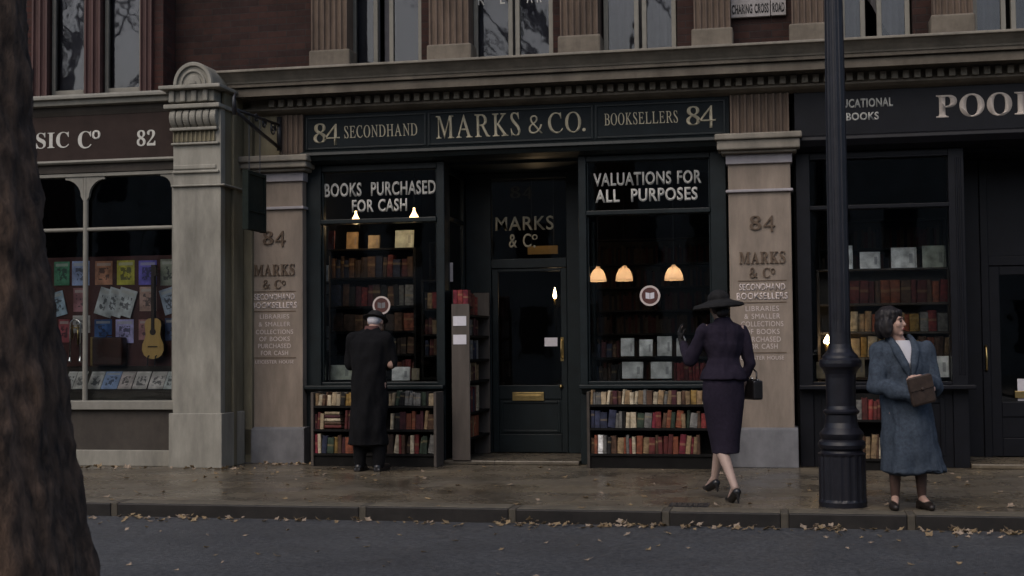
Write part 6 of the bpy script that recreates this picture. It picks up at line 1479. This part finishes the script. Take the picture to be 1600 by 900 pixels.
# ------------------------------------------------------------------ people
def fuse(mb, name, material, parent=None, origin=None, voxel=0.008, smooth=3, wrinkle=0.0, wscale=5.0, seed=0, stretch=(1, 1, 0.5)):
    """melt overlapping limbs and cloth into one continuous surface"""
    me = mb.mesh(name + '_tmp', material, Vector((0, 0, 0)))
    t = bpy.data.objects.new(name + '_tmp', me); COL.objects.link(t)
    r = t.modifiers.new('r', 'REMESH'); r.mode = 'VOXEL'; r.voxel_size = voxel
    if smooth:
        q = t.modifiers.new('s', 'SMOOTH'); q.factor = 0.5; q.iterations = smooth
    bpy.context.view_layer.update()
    out = bpy.data.meshes.new_from_object(t.evaluated_get(bpy.context.evaluated_depsgraph_get()))
    bpy.data.objects.remove(t); bpy.data.meshes.remove(me)
    if wrinkle:
        from mathutils import noise
        out.update()
        ns = [v.normal.copy() for v in out.vertices]
        for v, n in zip(out.vertices, ns):
            p = Vector((v.co.x * stretch[0], v.co.y * stretch[1], v.co.z * stretch[2])) * wscale + Vector((seed, 0, 0))
            v.co += n * wrinkle * (noise.noise(p) + 0.5 * noise.noise(p * 2.3))
    o = ORIGIN[parent.name] if parent is not None else Vector(origin)
    for v in out.vertices: v.co -= o
    out.name = name
    out.materials.clear(); out.materials.append(MATS[material])
    for p in out.polygons: p.use_smooth = True
    ob = bpy.data.objects.new(name, out); COL.objects.link(ob)
    if parent is not None: ob.parent = parent
    else: ob.location = o
    ORIGIN[ob.name] = o
    return ob

def head(mb, c, yaw=0.0, tilt=0.0, s=1.0, nose=True):
    """head with jaw, nose, ears, brow and lips; at rest it faces -y"""
    st = len(mb.v)
    M = Matrix.Translation(Vector(c)) @ Matrix.Rotation(R(yaw), 4, 'Z') @ Matrix.Rotation(R(tilt), 4, 'X') @ Matrix.Scale(s, 4)
    mb.ell((0, 0.018, 0.028), (0.074, 0.092, 0.088)); mb.ell((0, -0.026, -0.028), (0.056, 0.062, 0.078)); mb.ell((0, -0.058, -0.088), (0.028, 0.026, 0.022))
    mb.ell((0.034, -0.055, -0.02), (0.026, 0.026, 0.03)); mb.ell((-0.034, -0.055, -0.02), (0.026, 0.026, 0.03))
    mb.ell((0, -0.068, 0.030), (0.05, 0.018, 0.012))
    if nose:
        mb.cone((0, -0.078, 0.018), 0.009, (0, -0.100, -0.022), 0.0125); mb.ell((0, -0.083, -0.054), (0.021, 0.012, 0.010))
    for x in (-0.076, 0.076): mb.ell((x, 0.012, -0.006), (0.011, 0.022, 0.031))
    mb.xf(M, st)
    return M
def hand(mb, wrist, direction, palm_normal, s=1.0, curl=0.5, thumb_side=1):
    """palm, four bent fingers of different lengths, and a thumb from the side of the palm"""
    d = Vector(direction).normalized(); n = Vector(palm_normal); n = (n - d * n.dot(d)).normalized(); w = d.cross(n) * thumb_side
    p = Vector(wrist)
    rot = Matrix((w, d, n)).transposed()
    mb.ell(p + d * 0.045 * s, (0.038 * s, 0.05 * s, 0.016 * s), rot)
    mb.cone(p - d * 0.02, 0.023 * s, p + d * 0.03 * s, 0.024 * s)
    for k, (off, L) in enumerate(((0.027, 0.070), (0.009, 0.078), (-0.010, 0.073), (-0.027, 0.057))):
        q = p + d * 0.082 * s + w * off * s; a = 0.0; seg = L * s / 3
        for j in range(3):
            a += curl * (0.55 if j == 0 else 0.7)
            q2 = q + (d * math.cos(a) + n * math.sin(a)) * seg
            mb.cone(q, (0.0092 - 0.0008 * j) * s, q2, (0.0084 - 0.0008 * j) * s, 10); q = q2
    q = p + d * 0.03 * s + w * 0.032 * s
    q2 = q + (w * 0.7 + d * 0.6 + n * 0.3).normalized() * 0.036 * s; q3 = q2 + (d * 0.8 + w * 0.2 + n * 0.5).normalized() * 0.03 * s
    mb.cone(q, 0.012 * s, q2, 0.0105 * s, 10); mb.cone(q2, 0.0105 * s, q3, 0.008 * s, 10)
def place(mb, x, y, heading):
    return mb.xf(Matrix.Translation((x, y, 0)) @ Matrix.Rotation(R(heading), 4, 'Z'))

# --- man in a dark overcoat, back to the street, head bent to the low books
px_, py_ = X(578, -0.85, 640), -0.85
HD = 180 - 4
b = MB()
hc = (0.0, -0.175, 1.535)
Mh = head(b, hc, 0, 38)
b.cone((0, -0.04, 1.40), 0.058, (0, -0.13, 1.50), 0.055)
b.loft([((0, 0.02, 0.88), 0.16, 0.115), ((0, 0.02, 1.05), 0.15, 0.11), ((0, -0.0, 1.22), 0.175, 0.12), ((0, -0.02, 1.36), 0.17, 0.10), ((0, -0.03, 1.42), 0.09, 0.07)])
for s in (-1, 1):
    b.cone((s * 0.17, -0.02, 1.36), 0.06, (s * 0.225, -0.02, 1.10), 0.046); b.cone((s * 0.225, -0.02, 1.10), 0.042, (s * 0.12, -0.24, 1.08), 0.03)
    hand(b, (s * 0.105, -0.26, 1.08), (-s * 0.4, -1, 0.15), (0, 0.1, 1), 0.95, 0.5, -s)
    b.cone((s * 0.095, 0.02, 0.90), 0.09, (s * 0.10, -0.01, 0.50), 0.06); b.cone((s * 0.10, -0.01, 0.50), 0.055, (s * 0.105, 0.03, 0.09), 0.038)
    b.cone((s * 0.105, 0.03, 0.06), 0.035, (s * 0.125, -0.13, 0.04), 0.03)
place(b, px_, py_, HD)
man = fuse(b, 'person', 'skin', origin=(px_, py_, 0), voxel=0.0075)
tag(man, 'person in a black overcoat and dark hat bending towards the low books, back turned', 'person')
b = MB()
b.loft([((0.01, 0.03, 0.27), 0.20, 0.185, 0.08, 5, 0.4), ((0.01, 0.03, 0.42), 0.195, 0.18, 0.07, 5, 0.5), ((0, 0.03, 0.75), 0.185, 0.17, 0.045, 4, 0.6), ((0, 0.02, 1.0), 0.178, 0.15, 0.03, 3, 0.7), ((0, 0.01, 1.18), 0.195, 0.145), ((0, 0.0, 1.33), 0.205, 0.13), ((0, -0.02, 1.41), 0.165, 0.10), ((0, -0.05, 1.455), 0.085, 0.08), ((0, -0.075, 1.485), 0.07, 0.07)])
for s in (-1, 1):
    b.cone((s * 0.175, -0.0, 1.36), 0.078, (s * 0.232, -0.03, 1.11), 0.062); b.cone((s * 0.232, -0.03, 1.11), 0.060, (s * 0.13, -0.22, 1.08), 0.05)
place(b, px_, py_, HD)
fuse(b, 'coat', 'black_wool', man, voxel=0.011, wrinkle=0.024, wscale=7, seed=3)
b = MB()
for s in (-1, 1): b.cone((s * 0.10, 0.01, 0.45), 0.085, (s * 0.105, 0.03, 0.07), 0.062)
place(b, px_, py_, HD); fuse(b, 'trousers', 'black_wool', man, voxel=0.011, wrinkle=0.008, wscale=9)
for s in (-1, 1):
    b = MB(); b.cone((s * 0.105, 0.06, 0.045), 0.042, (s * 0.13, -0.16, 0.036), 0.034); b.box(s * 0.11 - 0.035, s * 0.11 + 0.035, 0.02, 0.1, 0.0, 0.03); b.box(s * 0.115 - 0.035, s * 0.115 + 0.04, -0.18, 0.021, 0.0, 0.016)
    place(b, px_, py_, HD); fuse(b, 'shoe', 'black_leather', man, voxel=0.006)
b = MB(); st = 0
b.ell((0, 0.028, 0.02), (0.081, 0.094, 0.072)); b.ell((0, 0.07, -0.03), (0.065, 0.05, 0.05)); b.xf(Mh); place(b, px_, py_, HD)
fuse(b, 'hair', 'grey_hair', man, voxel=0.006, wrinkle=0.005, wscale=30)
b = MB()
b.ell((0, 0.0, 0.075), (0.088, 0.105, 0.075)); b.loft([((0, 0.0, 0.050), 0.115, 0.145), ((0, 0.0, 0.056), 0.135, 0.165), ((0, 0.0, 0.064), 0.115, 0.145)])
b.xf(Matrix.Translation((0, 0.012, -0.022))); b.xf(Matrix.Rotation(R(-20), 4, 'X')); b.xf(Mh); place(b, px_, py_, HD)
fuse(b, 'hat', 'hat_felt', man, voxel=0.005, smooth=2)
b = MB(); b.lathe(0, 0, [(0.085, 1.44), (0.078, 1.475), (0.07, 1.50)], 24); b.xf(Matrix.Translation((0, -0.065, 0)))
place(b, px_, py_, HD); fuse(b, 'scarf', 'maroon_board', man, voxel=0.008)

# --- woman in a navy suit and wide black hat, striding away towards the window
wx, wy = X(1131, -3.12, 640), -3.12
HD = 209
b = MB()
hc = (0.01, -0.045, 1.575)
Mh = head(b, hc, -6, 8, 0.95)
b.cone((0, 0.0, 1.42), 0.048, (0, -0.03, 1.53), 0.047)
b.loft([((0, 0.0, 0.92), 0.165, 0.13), ((0, 0.0, 1.02), 0.15, 0.115), ((0, 0.0, 1.14), 0.118, 0.092), ((0, -0.01, 1.28), 0.15, 0.115), ((0, 0, 1.40), 0.155, 0.085), ((0, 0, 1.45), 0.07, 0.06)])
# facing -y: her right arm is at -x; the raised one is her left... seen from behind the raised arm is on the picture's left
RA, LA = 1, -1
b.cone((LA * 0.165, 0, 1.39), 0.05, (LA * 0.225, 0.03, 1.12), 0.04); b.cone((LA * 0.225, 0.03, 1.12), 0.038, (LA * 0.20, -0.04, 0.95), 0.028)
hand(b, (LA * 0.20, -0.05, 0.93), (0.0, -0.25, -1), (-LA, 0, 0), 0.9, 0.9, 1)
b.cone((RA * 0.165, 0, 1.39), 0.05, (RA * 0.25, -0.10, 1.14), 0.042); b.cone((RA * 0.25, -0.10, 1.14), 0.038, (RA * 0.235, -0.27, 1.28), 0.028)
hand(b, (RA * 0.237, -0.285, 1.295), (0.1, -0.35, 0.9), (-0.9, 0.1, 0.1), 0.95, 0.5, -1)
# legs: her right foot (picture left) leads, heel lifted behind on the trailing one
def leg(hip, knee, ankle, toe, lift):
    b.cone(hip, 0.085, knee, 0.055); mid = Vector(knee).lerp(Vector(ankle), 0.32) + Vector((0, 0.012, 0))
    b.cone(knee, 0.050, mid, 0.052); b.cone(mid, 0.050, ankle, 0.030); b.cone(ankle, 0.031, toe, 0.024)
lk = [((-0.075, 0, 0.9), (-0.065, -0.20, 0.50), (-0.03, -0.26, 0.155), (-0.02, -0.38, 0.07)), ((0.075, 0, 0.9), (0.055, -0.02, 0.49), (0.03, 0.24, 0.13), (0.02, 0.13, 0.03))]
leg(*lk[0], 0); leg(*lk[1], 0)
place(b, wx, wy, HD)
w1p = fuse(b, 'person', 'stocking', origin=(wx, wy, 0), voxel=0.007)
tag(w1p, 'person striding away in a fitted navy suit, pencil skirt, black heels and wide black hat', 'person')
b = MB()
b.loft([((0, 0.005, 0.985), 0.195, 0.165, 0.02, 6, 0), ((0, 0.005, 1.04), 0.183, 0.15, 0.015, 6, 0), ((0, 0, 1.10), 0.150, 0.122), ((0, 0, 1.16), 0.132, 0.108), ((0, -0.005, 1.27), 0.170, 0.132), ((0, 0, 1.37), 0.192, 0.116), ((0, 0, 1.425), 0.165, 0.092), ((0, -0.005, 1.46), 0.085, 0.07), ((0, -0.01, 1.49), 0.06, 0.06)])
b.cone((LA * 0.172, 0, 1.385), 0.055, (LA * 0.228, 0.03, 1.12), 0.052); b.cone((LA * 0.228, 0.03, 1.12), 0.050, (LA * 0.205, -0.03, 0.98), 0.040)
b.cone((RA * 0.172, 0, 1.385), 0.056, (RA * 0.25, -0.10, 1.14), 0.054); b.cone((RA * 0.25, -0.10, 1.14), 0.052, (RA * 0.235, -0.25, 1.265), 0.040)
place(b, wx, wy, HD)
fuse(b, 'jacket', 'navy_wool', w1p, voxel=0.009, wrinkle=0.014, wscale=11, seed=5)
b = MB()
b.loft([((0.0, 0.02, 0.385), 0.112, 0.125, 0.01, 4, 0), ((0, 0.01, 0.46), 0.116, 0.132), ((0, 0.0, 0.62), 0.140, 0.145), ((0, 0.0, 0.82), 0.176, 0.152), ((0, 0.0, 0.95), 0.174, 0.148), ((0, 0, 1.06), 0.145, 0.12)])
b.cone((-0.045, -0.10, 0.56), 0.066, (-0.04, -0.125, 0.47), 0.06)
place(b, wx, wy, HD)
fuse(b, 'skirt', 'navy_wool', w1p, voxel=0.009, wrinkle=0.006, wscale=8, seed=9)
for ank, toe, fl in ((lk[0][2], lk[0][3], 0.0), (lk[1][2], lk[1][3], 0.0)):
    b = MB(); A, T = Vector(ank), Vector(toe)
    base = min(T.z, A.z) - 0.03
    hl = A + Vector((0, 0.035, -0.035))
    b.cone(hl, 0.034, T + Vector((0, 0.03, -0.002)), 0.032); b.cone(T + Vector((0, 0.03, -0.003)), 0.032, T + Vector((0, -0.055, -0.008)), 0.017)
    b.cone(hl + Vector((0, 0.012, 0)), 0.022, Vector((hl.x, hl.y + 0.022, max(0.008, T.z - 0.018))), 0.0075)
    place(b, wx, wy, HD); fuse(b, 'shoe', 'black_leather', w1p, voxel=0.005)
b = MB(); b.ell((0, 0.03, 0.01), (0.082, 0.092, 0.085)); b.ell((0, 0.085, -0.055), (0.06, 0.045, 0.05)); b.xf(Mh); place(b, wx, wy, HD)
fuse(b, 'hair', 'dark_hair', w1p, voxel=0.006, wrinkle=0.006, wscale=25)
b = MB()
b.ell((0, 0.01, 0.062), (0.094, 0.107, 0.075))
b.loft([((0, 0.0, -0.022), 0.225, 0.235, 0.06, 2, 0.5), ((0, 0.0, 0.012), 0.21, 0.218, 0.06, 2, 0.5), ((0, 0.0, 0.024), 0.15, 0.16), ((0, 0.0, 0.04), 0.105, 0.115)], 48)
b.xf(Matrix.Translation((0, 0, 0.02)) @ Matrix.Rotation(R(-6), 4, 'X') @ Matrix.Rotation(R(5), 4, 'Y')); b.xf(Mh); place(b, wx, wy, HD)
fuse(b, 'hat', 'hat_felt', w1p, voxel=0.006, smooth=2, wrinkle=0.008, wscale=7)
b = MB(); q = Vector((RA * 0.215, -0.31, 1.33)); b.cone(q, 0.016, q + Vector((0.03, -0.01, 0.05)), 0.01); b.cone(q + Vector((0.01, 0, -0.01)), 0.014, q + Vector((-0.02, -0.03, 0.045)), 0.008)
place(b, wx, wy, HD); o = fuse(b, 'white_glove', 'white_cloth', origin=(q.x, q.y, q.z), voxel=0.005)
tag(o, 'white glove held in the raised hand of the hatted woman', 'glove')
b = MB(); hand(b, (RA * 0.237, -0.285, 1.295), (0.1, -0.35, 0.9), (-0.9, 0.1, 0.1), 1.04, 0.5, -1); b.cone((RA * 0.237, -0.275, 1.285), 0.031, (RA * 0.235, -0.24, 1.25), 0.034); place(b, wx, wy, HD); fuse(b, 'glove', 'hat_felt', w1p, voxel=0.005, smooth=1)
# handbag on her lower arm
bc = Vector((LA * 0.265, -0.02, 0.90))
b = MB(); b.box(bc.x - 0.045, bc.x + 0.045, bc.y - 0.12, bc.y + 0.12, bc.z - 0.085, bc.z + 0.075); place(b, wx, wy, HD)
bw = Matrix.Translation((wx, wy, 0)) @ Matrix.Rotation(R(HD), 4, 'Z') @ bc
bag = thing('handbag', 'small black leather handbag with silver clasp carried by the hatted woman', 'handbag', bw)
b.build('body', 'black_leather', bag, bevel=0.015)
b = MB(); b.box(bc.x - 0.012, bc.x + 0.012, bc.y - 0.122, bc.y + 0.122, bc.z + 0.070, bc.z + 0.084); b.ell((bc.x, bc.y, bc.z + 0.09), (0.012, 0.02, 0.01)); place(b, wx, wy, HD); b.build('clasp', 'silver', bag, bevel=0.003)
b = MB(); b.tube([(bc.x, bc.y - 0.09, bc.z + 0.07), (bc.x - 0.01, bc.y - 0.07, bc.z + 0.14), (bc.x - 0.02, bc.y, bc.z + 0.165), (bc.x - 0.01, bc.y + 0.07, bc.z + 0.14), (bc.x, bc.y + 0.09, bc.z + 0.07)], 0.007, 8); place(b, wx, wy, HD); b.build('handle', 'black_leather', bag, smooth=True)

# --- woman in a large blue tweed coat by the lamp, arms folded, looking up the street
cx, cy = X(1415, -3.55, 640), -3.55
HD = 14
b = MB()
hc = (-0.095, -0.02, 1.425)
YAW = 54
Mh = head(b, hc, YAW, -3, 0.96)
b.cone((-0.02, 0.0, 1.24), 0.05, (-0.085, -0.01, 1.37), 0.047)
b.loft([((0, 0, 0.80), 0.16, 0.12), ((0, 0, 0.98), 0.13, 0.10), ((0, -0.01, 1.12), 0.15, 0.12), ((0, 0, 1.22), 0.155, 0.09), ((0, 0, 1.28), 0.075, 0.065)])
# facing the street: her left arm is at +x
for s, el, wr in ((1, (0.215, -0.06, 0.93), (0.06, -0.24, 0.99)), (-1, (-0.235, -0.06, 0.95), (0.02, -0.22, 0.88))):
    b.cone((s * 0.165, 0, 1.22), 0.05, el, 0.042); b.cone(el, 0.04, wr, 0.028)
hand(b, (0.075, -0.245, 1.0), (-1, -0.15, 0.0), (0.1, 1, -0.3), 0.95, 0.55, 1)
hand(b, (0.04, -0.225, 0.90), (1, -0.25, 0.25), (0, 0.8, 0.2), 0.9, 0.7, -1)
for s, kn, an, to in ((-1, (-0.09, -0.02, 0.42), (-0.085, 0.03, 0.085), (-0.135, -0.11, 0.03)), (1, (0.10, -0.03, 0.42), (0.115, 0.01, 0.085), (0.13, -0.14, 0.03))):
    b.cone((s * 0.08, 0, 0.8), 0.08, kn, 0.052); m_ = Vector(kn).lerp(Vector(an), 0.35) + Vector((0, 0.01, 0))
    b.cone(kn, 0.048, m_, 0.047); b.cone(m_, 0.046, an, 0.029); b.cone(an, 0.031, to, 0.024)
place(b, cx, cy, HD)
lady = fuse(b, 'person', 'skin', origin=(cx, cy, 0), voxel=0.0068, smooth=2)
tag(lady, 'person with dark bobbed hair and long blue grey coat, arms folded, looking aside', 'person')
for s in (-1, 1):
    b = MB(); b.ell((s * 0.029, -0.079, 0.008), (0.0135, 0.008, 0.0075)); b.xf(Mh); place(b, cx, cy, HD); b.build('eye', 'eye_dark', lady, smooth=True)
    b = MB(); b.tube([(s * 0.014, -0.087, 0.030), (s * 0.030, -0.085, 0.035), (s * 0.046, -0.075, 0.029)], 0.0035, 6); b.xf(Mh); place(b, cx, cy, HD); b.build('eyebrow', 'dark_hair', lady)
b = MB(); b.ell((0, -0.0915, -0.052), (0.020, 0.006, 0.0045)); b.ell((0, -0.0905, -0.060), (0.017, 0.006, 0.005)); b.xf(Mh); place(b, cx, cy, HD); b.build('mouth', 'lips', lady, smooth=True)
b = MB()
b.ell((0, 0.032, 0.045), (0.098, 0.108, 0.092)); b.ell((0.078, 0.03, -0.03), (0.034, 0.062, 0.092)); b.ell((-0.078, 0.03, -0.03), (0.034, 0.062, 0.092)); b.ell((0, 0.092, -0.03), (0.082, 0.05, 0.10))
for k in range(7): b.ell((-0.06 + k * 0.02, -0.062 + 0.008 * abs(k - 3) ** 1.4, 0.070), (0.017, 0.028, 0.036), Matrix.Rotation(R(20), 3, 'X'))
b.xf(Mh); place(b, cx, cy, HD)
fuse(b, 'hair', 'dark_hair', lady, voxel=0.006, smooth=2, wrinkle=0.010, wscale=22, stretch=(1, 1, 0.5))
b = MB(); b.loft([((0, -0.045, 1.00), 0.07, 0.07), ((-0.01, -0.052, 1.12), 0.10, 0.095), ((-0.015, -0.03, 1.22), 0.10, 0.085), ((-0.03, -0.012, 1.29), 0.064, 0.066)]); place(b, cx, cy, HD); fuse(b, 'blouse', 'white_cloth', lady, voxel=0.008)
# coat: open at the neck in a deep V
b = MB()
b.loft([((0.045, 0.0, 0.285), 0.228, 0.19, 0.13, 5, 0.3), ((0.035, 0.0, 0.45), 0.205, 0.175, 0.11, 5, 0.35), ((0.012, 0, 0.7), 0.175, 0.155, 0.07, 5, 0.4), ((0, 0, 0.92), 0.162, 0.145, 0.03, 4, 0.5), ((-0.01, 0, 1.08), 0.182, 0.145), ((-0.015, 0.005, 1.20), 0.202, 0.13), ((-0.02, 0.01, 1.255), 0.175, 0.10), ((-0.03, 0.03, 1.30), 0.09, 0.075)])
for s, el, wr in ((1, (0.212, -0.05, 0.93), (0.105, -0.215, 0.975)), (-1, (-0.232, -0.05, 0.95), (-0.03, -0.215, 0.88))):
    b.cone((s * 0.178 - 0.015, 0.005, 1.20), 0.066, el, 0.068); b.cone(el, 0.066, wr, 0.052)
place(b, cx, cy, HD)
coat = fuse(b, 'coat', 'blue_tweed', lady, voxel=0.010, smooth=2, wrinkle=0.030, wscale=7.5, seed=2, stretch=(1, 1, 0.45))
# cut the neck opening: remove the cloth in a V down the chest
bm = bmesh.new(); bm.from_mesh(coat.data)
inv = (Matrix.Translation((cx, cy, 0)) @ Matrix.Rotation(R(HD), 4, 'Z')).inverted()
kill = []
for f in bm.faces:
    p = inv @ (f.calc_center_median() + ORIGIN[lady.name])
    if p.y < 0.02 and p.z > 1.02 and abs(p.x + 0.01) < 0.012 + (p.z - 1.02) * 0.24 and p.z < 1.34: kill.append(f)
bmesh.ops.delete(bm, geom=kill, context='FACES'); bm.to_mesh(coat.data); bm.free()
sol = coat.modifiers.new('cloth_thickness', 'SOLIDIFY'); sol.thickness = 0.008; sol.offset = 1
for s in (-1, 1):
    b = MB(); b.tube([(s * 0.085 - 0.03, 0.06, 1.325), (s * 0.085 - 0.03, -0.035, 1.29), (s * 0.068 - 0.022, -0.118, 1.20), (s * 0.036 - 0.012, -0.155, 1.10), (s * 0.006 - 0.005, -0.158, 1.0)], [0.022, 0.028, 0.036, 0.030, 0.010], 12)
    place(b, cx, cy, HD); fuse(b, 'lapel', 'blue_tweed', lady, voxel=0.008, wrinkle=0.006, wscale=12)
b = MB()
for s, kn, an in ((-1, (-0.09, -0.02, 0.42), (-0.085, 0.03, 0.085)), (1, (0.10, -0.03, 0.42), (0.115, 0.01, 0.085))):
    m_ = Vector(kn).lerp(Vector(an), 0.35) + Vector((0, 0.01, 0)); b.cone(kn, 0.051, m_, 0.0505); b.cone(m_, 0.0495, an, 0.0325)
place(b, cx, cy, HD); fuse(b, 'stockings', 'dark_stocking', lady, voxel=0.006)
for an, to in (((-0.085, 0.03, 0.085), (-0.135, -0.11, 0.03)), ((0.115, 0.01, 0.085), (0.13, -0.14, 0.03))):
    b = MB(); A, T = Vector(an), Vector(to)
    b.cone(A + Vector((0, 0.02, -0.035)), 0.037, T + Vector((0, 0.03, 0.004)), 0.036); b.cone(T + Vector((0, 0.03, 0.004)), 0.036, T + Vector((0, -0.03, -0.002)), 0.026)
    b.box(A.x - 0.03, A.x + 0.03, A.y - 0.01, A.y + 0.06, 0.0, 0.05)
    place(b, cx, cy, HD); fuse(b, 'shoe', 'brown_leather', lady, voxel=0.006)
# clutch bag under her folded arms
b = MB(); b.box(-0.095, 0.095, -0.025, 0.025, -0.12, 0.10)
b.xf(Matrix.Translation((0.035, -0.262, 0.925)) @ Matrix.Rotation(R(-14), 4, 'Y') @ Matrix.Rotation(R(6), 4, 'X')); place(b, cx, cy, HD)
cw = Matrix.Translation((cx, cy, 0)) @ Matrix.Rotation(R(HD), 4, 'Z') @ Vector((0.01, -0.30, 0.8))
cb = thing('clutch_bag', 'brown clutch bag held against her chest by the coated woman', 'bag', cw)
b.build('body', 'bundle_leather', cb, bevel=0.02)
b = MB(); b.box(-0.09, 0.09, -0.031, -0.0255, 0.0, 0.095); b.ell((0, -0.038, 0.005), (0.012, 0.006, 0.012))
b.xf(Matrix.Translation((0.035, -0.262, 0.925)) @ Matrix.Rotation(R(-14), 4, 'Y') @ Matrix.Rotation(R(6), 4, 'X')); place(b, cx, cy, HD); b.build('flap', 'bundle_leather', cb)

# ------------------------------------------------------------------ fallen leaves
rnd = random.Random(31)
mb = MB()
def leaf(x, y, z, s, flat=0.35):
    a = rnd.uniform(0, 6.28); n = 9
    rot = Euler((rnd.uniform(-flat, flat), rnd.uniform(-flat, flat), a)).to_matrix()
    pts = []
    for i in range(n):
        t = 2 * math.pi * i / n
        r = s * (0.55 + 0.45 * (i % 2)) * rnd.uniform(0.75, 1.1)
        p = Vector((r * math.cos(t), r * 0.8 * math.sin(t), 0)); p.z = 0.35 * abs(p.x) * rnd.uniform(0.3, 1.2)
        pts.append(rot @ p)
    c = rot @ Vector((0, 0, 0))
    zmin = min(p.z for p in pts + [c])
    base = Vector((x, y, z - zmin + 0.003))
    vs = [base + c] + [base + p for p in pts]
    vs += [v + Vector((0, 0, 0.0025)) for v in vs]
    N = n + 1
    fs = [(0, 1 + (i + 1) % n, 1 + i) for i in range(n)] + [(N, N + 1 + i, N + 1 + (i + 1) % n) for i in range(n)] + [(1 + i, 1 + (i + 1) % n, N + 1 + (i + 1) % n, N + 1 + i) for i in range(n)]
    mb.mi = rnd.choice((0, 0, 1)); mb.add(vs, fs)
def clump(px, n, sx=0.12, pile=0.05):
    cx_ = X(px, KERB_Y - 0.1, 815)
    for k in range(max(3, int(n * 0.6))):
        xx = rnd.gauss(cx_, sx)
        leaf(xx, KERB_Y - 0.02 - abs(rnd.gauss(0, 0.06)) - 0.03, ROAD_Z + (0.02 if k % 3 == 2 and abs(xx - cx_) < sx * 0.7 else 0.0), rnd.uniform(0.018, 0.042), 0.6)
for px, n, sx in ((192, 6, .06), (215, 8, .10), (285, 10, .08), (300, 10, .07), (340, 14, .15), (458, 16, .06), (505, 8, .12), (555, 10, .08), (650, 14, .08), (690, 8, .12), (780, 16, .10), (830, 22, .07), (872, 12, .14), (965, 26, .09), (985, 16, .08), (1015, 22, .12), (1085, 14, .06), (1150, 14, .12), (1180, 14, .08), (1280, 26, .07), (1306, 18, .06), (1340, 6, .1), (1405, 6, .1), (1440, 8, .12), (1492, 20, .07), (1512, 14, .06), (1580, 22, .08), (1600, 14, .1)):
    clump(px, n, sx)
for k in range(90): leaf(X(rnd.uniform(120, 1640), -4.3, 830), KERB_Y - 0.06 - abs(rnd.gauss(0, 0.22)), ROAD_Z, rnd.uniform(0.015, 0.045), 0.5)
for k in range(55): leaf(X(rnd.uniform(60, 1640), -6, 860), rnd.uniform(-7.2, -4.3), ROAD_Z, rnd.uniform(0.012, 0.032), 0.4)
for k in range(150): leaf(X(rnd.uniform(100, 1640), -2, 760), rnd.uniform(-3.85, -0.3), 0.0, rnd.uniform(0.015, 0.045), 0.35)
for k in range(40): leaf(X(rnd.uniform(120, 400), -0.8, 730), -0.78 - abs(rnd.gauss(0, 0.1)), 0.0, rnd.uniform(0.02, 0.05), 0.7)
for k in range(25): leaf(X(rnd.uniform(395, 480), -0.3, 730), -0.14 - abs(rnd.gauss(0, 0.1)), 0.0, rnd.uniform(0.02, 0.045), 0.7)
lv = mb.build('fallen_leaves', ['dry_leaf', 'pale_leaf'], origin=(0, -4, ROAD_Z))
tag(lv, 'dry brown plane leaves scattered along the gutter and wet pavement', 'leaves', kind='stuff')
